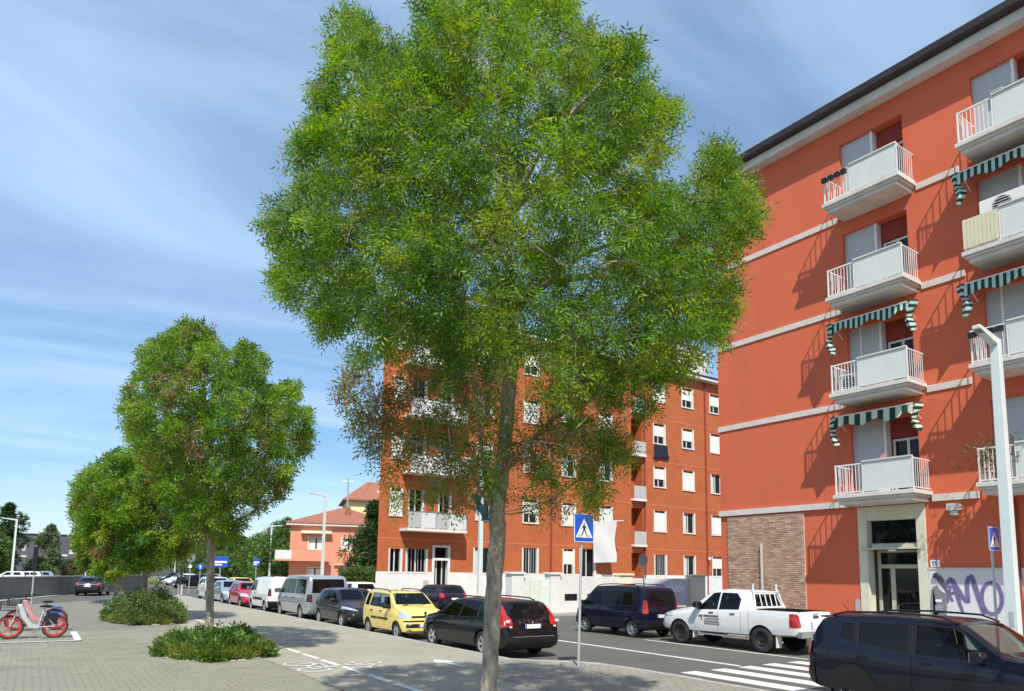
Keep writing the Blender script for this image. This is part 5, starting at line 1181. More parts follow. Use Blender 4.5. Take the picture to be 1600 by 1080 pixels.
    def windows(s):
        sp = s.sp; gl = sp.get('glass', 'car_glass_dark')
        for w_ in sp['windows']:
            s.take(s.cut(side=w_, nf=s.SIDE, zr=(min(p[1] for p in w_)-.01, max(p[1] for p in w_)+.01)), 'side_window', gl if not isinstance(sp.get('rear_glass'), str) or max(p[0] for p in w_) > sp.get('priv', 0) else sp['rear_glass'], -.006)
        if sp.get('trim'):                       # dark seals round the side windows
            for w_ in sp['windows']:
                cx, cz = sum(p[0] for p in w_)/len(w_), sum(p[1] for p in w_)/len(w_)
                big = [(x+math.copysign(.022, x-cx), z+math.copysign(.018, z-cz)) for x, z in w_]
                s.take(s.cut(side=big, nf=s.SIDE), 'window_seal', 'black_plastic', .002)
        for w_ in sp.get('pillars', []): s.take(s.cut(side=w_, nf=s.SIDE), 'pillar_trim', 'black_plastic', -.001)
        if 'screen' in sp: s.take(s.cut(front=sp['screen'], xr=sp['screen_x'], nf=lambda n: n.x > .15 and n.z > .12), 'windscreen', sp.get('screen_glass', 'car_glass'), -.005, split=False)
        if 'rear' in sp: s.take(s.cut(front=sp['rear'], xr=sp['rear_x'], nf=lambda n: n.x < -.12), 'rear_window', sp.get('rear_glass', gl), -.005, split=False)
    def wheels(s, rim='alloy', spokes=5, flare=None):
        sp = s.sp; r = sp['R']
        for x in (sp['xr'], sp['xf']):
            circ = lambda q: [(x+q*math.cos(a), r+q*math.sin(a)) for a in np.linspace(0, 2*math.pi, 26, endpoint=False)]
            if flare: s.take(s.cut(side=circ(r*flare), yr=(s.W*.80, 2), nf=s.SIDE), 'arch_flare', 'black_plastic', .008)
            s.take(s.cut(side=circ(r*1.13), yr=(s.W-.30, 2)), 'arch', 'black_plastic', drop=True)
            for g in (-1, 1):
                mb = MB(); n = 18; yi, yo = g*(s.W-.30), g*(s.W*.955)
                ring = [(x+s.x0+r*1.13*math.cos(a), r+r*1.13*math.sin(a)) for a in np.linspace(-.35, math.pi+.35, n)]
                for (a, b), (c, d) in zip(ring, ring[1:]): mb.quad((a, yo, b), (c, yo, d), (c, yi, d), (a, yi, b))
                mb.add([(a, yi, b) for a, b in ring], [tuple(range(n))]); mb.build('wheel_well', M['dark_cavity'], s.t, world=False)
                s.wheel(x+s.x0, g*(s.W-sp.get('tw', .20)/2-.025), g, r, sp.get('tw', .20), rim, spokes)
    _wm = {}
    def wheel(s, x, y, g, r, tw, rim, spokes):
        key = (round(r, 3), tw, rim, spokes)
        if key not in Car._wm:
            rr = r*.66 if spokes != 0 else r*.60
            mb = MB(); h = tw/2; mb.lathe([(rr*.96, -h*.8), (rr*1.03, -h*.95), (r*.9, -h), (r*.975, -h*.85), (r, -h*.6), (r, h*.6), (r*.975, h*.85), (r*.9, h), (rr*1.03, h*.95), (rr*.96, h*.8)], (0, 0, 0), 1, 32); ty = mb.mesh('wheel', M['rubber'], 40)
            mb = MB(); mb.lathe([(rr*.97, -h*.7), (rr*.9, h*.2), (rr*.92, h*.72), (rr, h*.86), (rr, h*.7)], (0, 0, 0), 1, 32)
            if spokes > 0:
                for i in range(spokes):
                    a = 2*math.pi*i/spokes; 
                    for da, wd in ((-.13, .055), (.13, .055)) if spokes <= 6 else ((0, .05),):
                        c, q = math.cos(a+da*.5), math.sin(a+da*.5); c2, q2 = math.cos(a+da), math.sin(a+da); w2 = r*wd
                        p0, p1 = Vector((c*rr*.16, h*.66, q*rr*.16)), Vector((c2*rr*.94, h*.70, q2*rr*.94)); t = (p1-p0).normalized(); n_ = Vector((-t.z, 0, t.x))*w2
                        mb.add([p0-n_, p0+n_, p1+n_*1.15, p1-n_*1.15]+[v-Vector((0, .03, 0)) for v in (p0-n_, p0+n_, p1+n_*1.15, p1-n_*1.15)], [(0, 1, 2, 3), (4, 5, 6, 7), (0, 1, 5, 4), (1, 2, 6, 5), (2, 3, 7, 6), (3, 0, 4, 7)])
                mb.lathe([(0, h*.72), (rr*.17, h*.72), (rr*.2, h*.6)], (0, 0, 0), 1, 16)
            else: mb.lathe([(0, h*.55), (rr*.22, h*.55), (rr*.26, h*.35), (rr*.62, h*.42), (rr*.72, h*.62), (rr*.9, h*.5)], (0, 0, 0), 1, 24)
            ri = mb.mesh('rim', M[rim], 35)
            mb = MB(); mb.lathe([(0, -h*.1), (rr*.9, -h*.1)], (0, 0, 0), 1, 24); mb.lathe([(0, h*.1), (rr*.55, h*.1), (rr*.55, -h*.05)], (0, 0, 0), 1, 24); bk = mb.mesh('brake_disc', M['black_steel'], 35)
            Car._wm[key] = (ty, ri, bk)
        ty, ri, bk = Car._wm[key]; rot = (0, random.uniform(0, 1.2), 0 if g > 0 else math.pi)
        wh = link('wheel', ty, s.t, (x, y, r), rot); link('rim', ri, wh); link('brake_disc', bk, wh)
    def box(s, name, mat, x0, x1, y0, y1, z0, z1, bevel=.01, parent=None, rot=None):
        mb = MB(); mb.box(x0+s.x0, x1+s.x0, y0, y1, z0, z1); return mb.build(name, M[mat] if isinstance(mat, str) else mat, parent or s.t, world=False, bevel=bevel)
    def pair(s, name, mat, x0, x1, y0, y1, z0, z1, bevel=.01): return [s.box(name, mat, x0, x1, g*y0, g*y1, z0, z1, bevel) for g in (-1, 1)]
    def outside_y(s, x, z):                      # half-width of the shell at a point of its side
        P = s.section(x)
        for (y0, z0), (y1, z1) in zip(P[2:], P[3:]):
            if min(z0, z1) <= z <= max(z0, z1) and abs(z1-z0) > 1e-6: return y0+(y1-y0)*(z-z0)/(z1-z0)
        return s.W
    def mirrors(s, x, z, mat=None, sz=1.):
        for g in (-1, 1):
            y = s.outside_y(x, z)*g; mb = MB(); k = sz
            mb.prism([(x+s.x0-.06*k, z-.06*k), (x+s.x0+.07*k, z-.05*k), (x+s.x0+.11*k, z+.02*k), (x+s.x0+.05*k, z+.09*k), (x+s.x0-.06*k, z+.09*k)], 1, y+g*.05, y+g*(.05+.19*k))
            o = mb.build('mirror', mat or s.paint, s.t, world=False, bevel=.02, smooth=40)
            s.box('mirror_arm', 'black_plastic', x-.03, x+.05, y-g*.02, y+g*.07, z-.055, z-.015, .008, o)
            s.box('mirror_glass', 'chrome', x-.066*k, x-.061*k, y+g*.065, y+g*(.22*k), z-.045*k, z+.075*k, 0, o)
    def handles(s, xs, z, mat=None):
        for x in xs:
            for g in (-1, 1):
                y = s.outside_y(x, z); s.box('door_handle', mat or s.paint, x-.09, x+.09, g*(y-.004), g*(y+.028), z-.016, z+.016, .01)
    def seams(s, lines, z0, z1):                 # door shut lines, thin dark grooves
        for x, dx in lines: s.take(s.cut(side=[(x, z0), (x+.011, z0), (x+.011+dx, z1), (x+dx, z1)], nf=s.SIDE), 'door_gap', 'dark_cavity', -.004)
    def rails(s, x0, x1, yo=.10, h=.05, mat='black_plastic'):
        for g in (-1, 1):
            pts = []
            for i in range(9):
                x = x0+(x1-x0)*i/8; P = s.section(x); e = 0 if i in (0, 8) else h; pts.append((x+s.x0, g*(P[-4][0]-yo+.06), P[-4][1]+e+.012))
            MB().tube(pts, .018, 6).build('roof_rail', M[mat], s.t, world=False, smooth=50)
    def seats(s, xf, xr, z, w_=.5):
        for x, n in ((xf, 2), (xr, 3)):
            if x is None: continue
            for i in range(n):
                y = (-.36, .36)[i] if n == 2 else (-.42, 0, .42)[i]; ww = .24 if n == 2 else .21; mb = MB()
                mb.prism([(x+s.x0-.12, z), (x+s.x0+.48, z+.02), (x+s.x0+.48, z+.16), (x+s.x0+.06, z+.14), (x+s.x0-.10, z+.66), (x+s.x0-.22, z+.64)], 1, y-ww, y+ww); o = mb.build('seat', M['seat'], s.t, world=False, bevel=.03)
                mb = MB(); mb.prism([(x+s.x0-.24, z+.68), (x+s.x0-.12, z+.68), (x+s.x0-.14, z+.86), (x+s.x0-.24, z+.86)], 1, y-.13, y+.13); mb.tube([(x+s.x0-.18, y-.05, z+.60), (x+s.x0-.18, y-.05, z+.70)], .01, 5); mb.build('headrest', M['seat'], o, world=False, bevel=.025)
        mb = MB(); mb.lathe([(.19, -.015), (.205, 0), (.19, .015), (.175, 0), (.19, -.015)], (xf+s.x0+.52, .36, z+.48), 0, 18); mb.tube([(xf+s.x0+.52, .19, z+.48), (xf+s.x0+.54, .36, z+.46), (xf+s.x0+.52, .53, z+.48)], .018, 5); mb.build('steering_wheel', M['seat'], s.t, world=False)
        s.box('dashboard', 'seat', xf+.60, xf+1.0, -s.W*.86, s.W*.86, z+.15, z+.50, .05)
        s.box('cabin_floor', 'seat', (xr or xf)-.5, xf+1.0, -s.W*.80, s.W*.80, z-.10, z-.02, 0)
    def plate(s, x, z, rear=True, w_=.52, h=.11, tilt=0):
        o = s.box('number_plate', 'plate', x-.006, x+.006, -w_/2, w_/2, z-h/2, z+h/2, .003); 
        for g in (-1, 1): s.box('plate_band', 'plate_blue', x-.0075, x+.0075, g*(w_/2-.04), g*(w_/2-.002), z-h/2+.003, z+h/2-.003, 0, o)
    def finish(s):
        bm = s.bm
        bmesh.ops.remove_doubles(bm, verts=bm.verts, dist=1e-5); me = bpy.data.meshes.new('body'); bm.to_mesh(me); bm.free(); me.materials.append(s.paint); sharp(me, 32); link('body', me, s.t); return s.t
REARN = staticmethod(lambda n: n.x < -.25); RN = lambda n: n.x < -.2; FN = lambda n: n.x > .2; ANY = None
def plan_std(L, r=.80, f=.70): return [(0, r), (.06, r+.07), (.22, .955), (.6, .99), (1.1, 1), (L-1.0, 1), (L-.5, .965), (L-.2, .90), (L-.06, f+.10), (L, f)]
def sill_std(L, lo=.21): return [(0, .40), (.05, .33), (.16, .27), (.5, lo), (L-.7, lo), (L-.2, lo+.03), (L-.04, lo+.08), (L, lo+.16)]

def hatch_spec(L, W, H, hood, belt, xr, xf, R_, cowl, rooff, roofr, tail, rear_low=.95, glass='car_glass_dark', tum=.17):
    """a generic hatchback: cowl/rooff/roofr/tail are x positions of screen base, roof front, roof rear, rear glass base"""
    top = [(0, .55), (.03, .74), (.10, rear_low), (tail, rear_low+.04), (roofr, H-.03), ((roofr+rooff)/2, H), (rooff, H-.035), (cowl, hood+.06), (L-.55, hood-.06), (L-.18, hood-.16), (L-.05, hood-.26), (L, .52)]
    return dict(L=L, W=W, H=H, top=top, belt=[(0, .88), (tail, belt+.05), (L*.5, belt), (cowl, belt-.03), (L-.3, hood-.22), (L, .5)], sill=sill_std(L), plan=plan_std(L), xr=xr, xf=xf, R=R_, tum=tum, glass=glass)
def sidewins(sp, xs, zl, zh, sl=.06):
    """xs: list of (x_low_rear, x_low_front, x_high_rear, x_high_front)"""
    return [[(a, zl), (b, zl-.01), (d, zh), (c, zh)] for a, b, c, d in xs]
HD = math.pi/2                                   # nose towards the far end of the street
P_BLACK = paint('paint_black', (.006, .006, .008), .0, .3, .02); P_NAVY = paint('paint_navy', (.005, .008, .017), .0, .3, .02); P_DBLUE = paint('paint_dark_blue', (.006, .008, .022), .1, .3, .02)
P_YEL = paint('paint_yellow', (.80, .62, .17), 0, .35, .08); P_GREY = paint('paint_charcoal', (.022, .024, .03), .2, .3, .03); P_SIL = paint('paint_silver', (.42, .45, .47), .55, .35, .1)
P_WHITE = paint('paint_white', (.72, .72, .71), 0, .35, .08); P_RED = paint('paint_red', (.42, .010, .03), .1, .3, .06); P_LBLUE = paint('paint_pale_blue', (.33, .38, .44), .4, .35, .08); P_TAXI = paint('paint_bright_yellow', (.75, .50, .01), 0, .35, .05); P_ORED = paint('paint_brick_red', (.36, .06, .03), .1, .3, .06); P_DPUR = paint('paint_dark_plum', (.022, .012, .024), .2, .3, .05)

# --- black estate, seen from behind
L = 4.78; sp = dict(L=L, W=1.86, H=1.50, R=.335, xr=1.07, xf=3.87, tum=.20, tw=.22, bulge=.045,
  top=[(0, .52), (.02, .70), (.07, .92), (.14, .98), (.30, 1.22), (.50, 1.42), (.62, 1.462), (1.5, 1.49), (2.3, 1.50), (2.85, 1.46), (3.62, 1.05), (4.2, .98), (4.55, .88), (4.72, .72), (L, .5)],
  belt=[(0, .86), (.3, 1.00), (1.2, .985), (2.5, .955), (3.5, .92), (4.4, .80), (L, .5)], sill=[(0, .42), (.04, .34), (.2, .25), (.5, .20), (4.1, .20), (4.6, .23), (L, .36)], plan=[(0, .84), (.04, .90), (.15, .955), (.5, .99), (1.0, 1), (3.8, 1), (4.3, .965), (4.6, .88), (4.74, .76), (L, .66)],
  glass='car_glass', rear_glass='car_glass_dark', priv=1.9,
  windows=[[(.62, 1.06), (1.28, 1.02), (1.32, 1.385), (.74, 1.36)], [(1.40, 1.02), (2.28, .985), (2.18, 1.42), (1.42, 1.40)], [(2.36, .985), (3.34, .955), (2.86, 1.37), (2.27, 1.42)]],
  pillars=[[(1.29, 1.02), (1.39, 1.02), (1.41, 1.40), (1.33, 1.39)], [(2.29, .985), (2.35, .985), (2.26, 1.42), (2.19, 1.42)]],
  screen=[(-.72, 1.10), (.72, 1.10), (.56, 1.42), (-.56, 1.42)], screen_x=(2.7, 3.75), rear=[(-.60, 1.03), (.60, 1.03), (.50, 1.40), (.42, 1.43), (-.42, 1.43), (-.50, 1.40)], rear_x=(.0, .60))
c = Car('parked_car', 'black estate car with tall red tail lamps, parked behind the tree trunk, rear towards us', 'car', (10.88, 17.27, 0), HD, sp, P_BLACK, 'cars parked along the near kerb'); s = c
sp['trim'] = True; c.windows(); c.wheels('alloy', 5)
for g in (-1, 1):      # tall shoulder lamps that follow the rear corner
    for poly, mt, nm in (([(.60, .86), (.93, .80), (.93, 1.0), (.86, 1.02), (.79, 1.44), (.69, 1.44), (.68, 1.10), (.60, 1.0)], 'tail_red', 'tail_lamp'),):
        fs = c.cut(front=[(y*g, z) for y, z in poly], xr=(-.01, .62), ysign=g, nf=lambda n: n.x < .3); c.take(fs, nm, mt, .012)
    c.box('reversing_lamp', 'tail_white', .018, .034, g*.72, g*.84, .93, 1.0, .006); c.box('fog_lamp', 'tail_white', .0, .02, g*.66, g*.74, .80, .845, .006)
c.take(c.cut(xr=(-.01, .30), zr=(.2, .56), nf=None), 'rear_bumper', 'black_plastic', .02, split=False)
c.box('bumper_strip', 'steel', -.032, -.018, -.66, .66, .565, .58, .004)
c.plate(-.004, .83); c.box('tailgate_trim', 'black_steel', -.012, .03, -.32, .32, .895, .915, .006)
c.take(c.cut(xr=(-.01, .12), zr=(.60, .612), nf=RN), 'bumper_gap', 'dark_cavity', -.002, split=False)
for i, ch_ in enumerate('VOLVO'):
    cu = bpy.data.curves.new('letter', 'FONT'); cu.body = ch_; cu.size = .075; cu.extrude = .004; cu.align_x = 'CENTER'
    me = bpy.data.meshes.new_from_object(bpy.data.objects.new('tmp', cu)); me.materials.append(M['chrome'])
    o = link('badge_letter', me, c.t, (-L/2+.028, .26-i*.13, .955)); o.rotation_euler = (R(84), 0, -HD)
mb = MB(); mb.tube([(-L/2+.13, 0, 1.03), (-L/2+.17, -.30, 1.09)], .012, 5); mb.build('wiper', M['black_plastic'], c.t, world=False)
c.take(c.cut(front=[(-.62, .68), (-.62, .58), (.62, .58), (.62, .68)], xr=(4.6, 4.8), nf=FN), 'grille', 'black_plastic', .002, split=False)
for g in (-1, 1): c.take(c.cut(front=[(g*.52, .62), (g*.9, .66), (g*.9, .80), (g*.56, .74)], xr=(4.35, 4.8), ysign=g), 'headlamp', 'headlight', .004)
c.rails(.8, 2.8, .10, .045); c.mirrors(3.12, 1.0); c.handles((1.62, 2.62), .88); c.seams([(2.33, -.02), (3.42, -.05), (1.36, .0)], .34, .95); c.seats(2.35, 1.35, .38); c.finish()

# --- yellow small car facing us
L = 3.54; sp = dict(L=L, W=1.59, H=1.54, R=.285, xr=.62, xf=2.92, tum=.13, tw=.17, bulge=.03,
  top=[(0, .5), (.02, .9), (.05, 1.05), (.12, 1.30), (.24, 1.47), (.4, 1.525), (1.2, 1.54), (1.9, 1.52), (2.15, 1.47), (2.72, 1.06), (3.15, .96), (3.4, .84), (3.5, .68), (L, .45)],
  belt=[(0, .98), (1.0, .98), (2.0, .95), (2.7, .92), (3.3, .72), (L, .44)], sill=[(0, .36), (.05, .29), (.3, .22), (3.0, .22), (3.4, .22), (L, .30)], plan=[(0, .86), (.04, .92), (.15, .96), (.5, .99), (.9, 1), (2.7, 1), (3.1, .985), (3.35, .93), (3.49, .82), (L, .74)],
  glass='car_glass', windows=[[(.28, 1.04), (.62, 1.02), (.64, 1.40), (.40, 1.40)], [(.76, 1.02), (1.40, 1.00), (1.38, 1.43), (.80, 1.43)], [(1.50, 1.00), (2.46, .98), (2.10, 1.40), (1.48, 1.43)]],
  pillars=[[(1.41, 1.0), (1.49, 1.0), (1.47, 1.43), (1.39, 1.43)]], screen=[(-.66, 1.10), (.66, 1.10), (.57, 1.46), (-.57, 1.46)], screen_x=(1.9, 2.85), rear=[(-.52, 1.06), (.52, 1.06), (.46, 1.42), (-.46, 1.42)], rear_x=(0, .3))
c = Car('parked_car', 'pale yellow five-door city car parked nose towards us', 'car', (10.72, 22.3, 0), -HD, sp, P_YEL, 'cars parked along the near kerb')
sp['trim'] = True; c.windows(); c.wheels('hubcap', 7)
for g in (-1, 1):
    c.take(c.cut(front=[(g*.50, .70), (g*.76, .68), (g*.80, .90), (g*.58, .90)], xr=(3.05, 3.54), ysign=g, nf=lambda n: n.x > -.2), 'headlamp', 'headlight', .006)
    c.box('fog_lamp', 'headlight', 3.50, 3.53, g*.50, g*.60, .44, .52, .008); c.take(c.cut(side=[(.0, 1.0), (.10, 1.0), (.22, 1.42), (.12, 1.42)], ysign=g, nf=lambda n: abs(n.y) > .3), 'tail_lamp', 'tail_red', .004)
c.take(c.cut(front=[(-.50, .70), (.50, .70), (.48, .77), (-.48, .77)], xr=(3.2, 3.6), nf=FN), 'grille', 'black_plastic', .003, split=False)
c.take(c.cut(front=[(-.68, .40), (.68, .40), (.66, .52), (-.66, .52)], xr=(3.2, 3.6), nf=FN), 'lower_grille', 'black_plastic', .003, split=False)
c.take(c.cut(front=[(-.72, .585), (.72, .585), (.72, .625), (-.72, .625)], xr=(3.2, 3.6), nf=FN), 'bumper_strip', 'black_plastic', .012, split=False)
for a, b in ((.95, 1.42), (1.50, 2.30)): c.take(c.cut(side=[(a, .60), (b, .59), (b, .65), (a, .66)], nf=c.SIDE), 'side_strip', 'black_plastic', .014)
c.plate(3.545, .47); c.rails(.35, 2.05, .06, .05, 'black_plastic'); c.mirrors(2.36, 1.02, M['black_plastic']); c.handles((.95, 1.72), .86, 'black_plastic'); c.seams([(1.45, 0), (2.42, .02), (.72, 0)], .34, .97); c.seats(1.55, .75, .42)
mb = MB(); mb.tube([(.98, -.5, 1.07), (.83, .05, 1.13)], .01, 5); mb.tube([(.98, .15, 1.07), (.84, .6, 1.12)], .01, 5); mb.tube([(.98, -.5, 1.07), (.98, .15, 1.07)], .01, 5); mb.build('wiper', M['black_plastic'], c.t, world=False)
mb = MB(); mb.lathe([(0, 0), (.045, 0), (.05, .01)], (L/2-.075, 0, .86), 0, 14); mb.build('badge', M['chrome'], c.t, world=False); c.finish()

# --- charcoal hatchback facing us
sp = hatch_spec(3.94, 1.74, 1.49, .93, .97, .66, 3.2, .31, 2.95, 2.2, .55, .16, .98, 'car_glass')
sp.update(windows=[[(.72, 1.09), (1.42, 1.03), (1.36, 1.36), (.98, 1.34)], [(1.50, 1.03), (2.62, .99), (2.16, 1.36), (1.44, 1.37)]], pillars=[[(1.42, 1.03), (1.50, 1.03), (1.44, 1.37), (1.36, 1.36)]], screen=[(-.70, 1.06), (.70, 1.06), (.55, 1.42), (-.55, 1.42)], screen_x=(2.0, 3.1), rear=[(-.5, 1.05), (.5, 1.05), (.42, 1.36), (-.42, 1.36)], rear_x=(0, .6), bulge=.05)
c = Car('parked_car', 'charcoal hatchback parked between the yellow car and the silver van', 'car', (10.84, 27.4, 0), -HD, sp, P_GREY, 'cars parked along the near kerb')
sp['trim'] = True; c.windows(); c.wheels('hubcap', 5)
for g in (-1, 1):
    c.take(c.cut(front=[(g*.42, .66), (g*.86, .74), (g*.86, .84), (g*.5, .72)], xr=(3.2, 3.94), ysign=g, nf=lambda n: n.x > -.2), 'headlamp', 'headlight', .006)
    c.take(c.cut(front=[(g*.55, .34), (g*.80, .34), (g*.82, .58), (g*.72, .56)], xr=(3.4, 3.94), ysign=g, nf=FN), 'bumper_trim', 'black_plastic', .004); c.box('fog_lamp', 'tail_white', 3.80, 3.84, g*.60, g*.78, .39, .405, .005)
c.take(c.cut(front=[(-.44, .33), (.44, .33), (.58, .58), (-.58, .58)], xr=(3.4, 4), nf=FN), 'grille', 'black_plastic', .003, split=False)
c.plate(3.945, .46); c.mirrors(2.5, 1.03); c.handles((1.25, 1.8), .9); c.seams([(1.47, 0), (2.56, .03)], .34, 1.0); c.seats(1.75, .9, .36); c.finish()

# --- silver passenger van, rear towards us
def van_spec(L, W, H, hood, belt, xr, xf, R_, cowl, rooff, tum=.09, nose=.55):
    top = [(0, .52), (.015, 1.0), (.03, 1.3), (.10, H-.16), (.16, H-.07), (.30, H-.02), (L*.45, H), (rooff, H-.05), (cowl, hood+.1), (L-nose*.5, hood-.08), (L-.12, hood-.26), (L, .55)]
    return dict(L=L, W=W, H=H, top=top, belt=[(0, belt), (L*.5, belt), (cowl, belt-.05), (L-.3, hood-.25), (L, .52)], sill=[(0, .42), (.05, .34), (.25, .25), (L-.6, .25), (L-.1, .28), (L, .4)], plan=[(0, .90), (.03, .945), (.10, .97), (.4, 1), (L-1.1, 1), (L-.5, .97), (L-.15, .87), (L, .70)], xr=xr, xf=xf, R=R_, tum=tum, bulge=.035)
sp = van_spec(4.95, 1.90, 1.97, 1.10, 1.12, 1.0, 4.05, .335, 4.22, 3.45)
sp.update(glass='car_glass', rear_glass='car_glass_dark', priv=3.0, windows=[[(.42, 1.17), (1.72, 1.16), (1.72, 1.76), (.52, 1.76)], [(1.86, 1.16), (3.04, 1.16), (3.02, 1.76), (1.86, 1.76)], [(3.14, 1.16), (4.06, 1.12), (3.58, 1.70), (3.12, 1.76)]], screen=[(-.80, 1.22), (.80, 1.22), (.68, 1.86), (-.68, 1.86)], screen_x=(3.3, 4.5), rear=[(-.74, 1.20), (.74, 1.20), (.70, 1.80), (-.70, 1.80)], rear_x=(0, .3), tw=.22)
c = Car('parked_van', 'silver-grey passenger van with dark rear window, parked third from the black estate', 'van', (10.90, 32.55, 0), HD, sp, P_SIL, 'cars parked along the near kerb')
sp['trim'] = True; c.windows(); c.wheels('alloy', 5)
for g in (-1, 1): c.take(c.cut(front=[(g*.72, .82), (g*.95, .82), (g*.95, 1.14), (g*.74, 1.14)], xr=(0, .16), ysign=g, nf=lambda n: n.x < .9), 'tail_lamp', 'black_steel', .008); c.box('tail_lamp_glass', 'tail_red', -.006, .01, g*.755, g*.85, .86, .96, .006)
c.take(c.cut(xr=(-.01, .12), zr=(.22, .62)), 'rear_bumper', P_SIL, .03, split=False); c.plate(-.012, .95); c.take(c.cut(side=[(.5, .74), (4.0, .74), (4.0, .755), (.5, .755)], nf=c.SIDE), 'side_groove', 'dark_cavity', -.003)
c.mirrors(3.92, 1.2, M['black_plastic'], 1.3); c.handles((1.95, 3.0), .98, 'black_plastic'); c.seams([(1.80, 0), (3.08, 0), (4.08, 0)], .36, 1.14); c.seats(3.0, 1.9, .62)
for g in (-1, 1): c.take(c.cut(front=[(g*.5, .78), (g*.9, .78), (g*.9, .98), (g*.55, .98)], xr=(4.4, 4.95), ysign=g, nf=FN), 'headlamp', 'headlight', .004)
c.box('rear_badge', 'chrome', -.004, .012, -.05, .05, 1.05, 1.14, .01); c.finish()

# --- white panel van, rear doors towards us
sp = van_spec(4.40, 1.82, 1.82, 1.05, 1.08, .78, 3.42, .315, 3.75, 2.95, .10)
sp.update(windows=[[(2.50, 1.12), (3.55, 1.08), (3.05, 1.60), (2.50, 1.62)]], screen=[(-.74, 1.16), (.74, 1.16), (.62, 1.72), (-.62, 1.72)], screen_x=(2.8, 4.0), tw=.19)
c = Car('parked_van', 'white panel van without rear windows, parked ahead of the silver van', 'van', (10.90, 38.35, 0), HD, sp, P_WHITE, 'cars parked along the near kerb')
sp['trim'] = True; c.windows(); c.wheels('hubcap', 7)
for g in (-1, 1): c.take(c.cut(front=[(g*.76, .86), (g*.93, .86), (g*.93, 1.22), (g*.78, 1.22)], xr=(0, .2), ysign=g, nf=lambda n: n.x < .9), 'tail_lamp', 'black_steel', .008); c.box('tail_lamp_glass', 'tail_red', -.006, .01, g*.80, g*.87, .90, 1.0, .006)
c.take(c.cut(xr=(-.01, .18), zr=(.22, .60)), 'rear_bumper', 'black_plastic', .03, split=False); c.take(c.cut(side=[(1.15, .62), (2.95, .62), (2.95, .75), (1.15, .75)], nf=c.SIDE), 'side_strip', 'black_plastic', .012); c.plate(-.01, .8); c.box('door_seam', 'dark_cavity', -.002, .01, -.006, .006, .62, 1.66, 0)
c.mirrors(3.42, 1.18, M['black_plastic'], 1.2); c.handles((2.55,), .95, 'black_plastic'); c.seams([(2.42, 0), (3.60, 0)], .36, 1.08); c.finish()

# --- red hatchback and pale blue car nose towards us, then small white car
def simple_hatch(label, loc, rz, pm, sp, grp, rim='hubcap', cat='car', name='parked_car', lamps=True):
    L, W = sp['L'], sp['W']/2; H = sp['H']; cw = sp['cowl']; rf = sp['rooff']
    c = Car(name, label, cat, loc, rz, sp, pm, grp); c.windows(); c.wheels(rim, 5)
    for g in (-1, 1):
        c.take(c.cut(front=[(g*W*.50, .62), (g*W, .66), (g*W, .84), (g*W*.62, .80)], xr=(L-.65, L), ysign=g, nf=lambda n: n.x > -.2), 'headlamp', 'headlight', .005); c.take(c.cut(front=[(g*W*.66, .80), (g*W, .80), (g*W, 1.04), (g*W*.72, 1.04)], xr=(0, .3), ysign=g, nf=lambda n: n.x < .5), 'tail_lamp', 'tail_red', .005)
    c.take(c.cut(front=[(-W*.5, .36), (W*.5, .36), (W*.56, .56), (-W*.56, .56)], xr=(L-.3, L+.1), nf=FN), 'grille', 'black_plastic', .003, split=False)
    c.take(c.cut(xr=(-.01, .14), zr=(.2, .50)), 'rear_bumper', 'black_plastic', .015, split=False)
    c.plate(L+.004, .42); c.plate(-.006, .74); c.mirrors(cw-.38, H*.68); c.handles((L*.33, L*.48), H*.58); c.finish(); return c
def hspec(L, W, H, glass='car_glass_dark'):
    sp = hatch_spec(L, W, H, H*.62, H*.645, L*.17, L*.815, .31, L*.745, L*.55, L*.13, L*.045, H*.64, glass)
    a, b = H*.685, H*.915; sp.update(windows=[[(L*.17, a), (L*.37, a-.01), (L*.365, b), (L*.21, b-.02)], [(L*.39, a-.01), (L*.66, a-.03), (L*.545, b-.01), (L*.385, b)]], screen=[(-W*.40, H*.715), (W*.40, H*.715), (W*.325, H*.945), (-W*.325, H*.945)], screen_x=(L*.5, L*.79), rear=[(-W*.34, H*.70), (W*.34, H*.70), (W*.28, H*.92), (-W*.28, H*.92)], rear_x=(0, L*.14), cowl=L*.745, rooff=L*.55); return sp
NG = 'cars parked along the near kerb'
simple_hatch('small red hatchback parked beyond the white panel van', (10.80, 43.1, 0), -HD, P_RED, hspec(3.7, 1.66, 1.46), NG)
simple_hatch('pale blue-grey hatchback parked beyond the red one', (10.82, 47.6, 0), -HD, P_LBLUE, hspec(4.0, 1.72, 1.47), NG)
simple_hatch('tall white car facing us at the far end of the kerb line', (11.0, 53.2, 0), -HD, P_WHITE, hspec(4.15, 1.78, 1.62), NG)
OG = 'cars in the background'
def clone(src, label, loc, rz, pm):
    def cp(o, par):
        c_ = o.copy(); col.objects.link(c_); c_.parent = par
        if c_.type == 'MESH' and src.paint in list(c_.data.materials):
            c_.material_slots[0].link = 'OBJECT'; c_.material_slots[0].material = pm
        for ch in list(o.children): cp(ch, c_)
        return c_
    t = cp(src.t, None); t.location = loc; t.rotation_euler = (0, 0, rz); t['label'] = label; return t
hb = simple_hatch('dark hatchback facing away beside the white plinth, beyond the yellow car', (19.25, 35.6, 0), HD, P_DPUR, hspec(4.1, 1.76, 1.50), OG)
clone(hb, 'bright yellow car beyond the roof of the red hatchback', (14.6, 61.0, 0), -HD, P_TAXI)
clone(hb, 'white car roof seen behind the charcoal hatchback', (17.4, 43.2, 0), HD, P_WHITE)
clone(hb, 'dark car parked behind the cream gate pillar in the side street', (34.2, 25.2, 0), math.pi*.98, P_BLACK)
clone(hb, 'brick-red car roof seen behind the silver van', (16.8, 51.0, 0), HD, P_ORED).scale = (1, 1, 1.08)
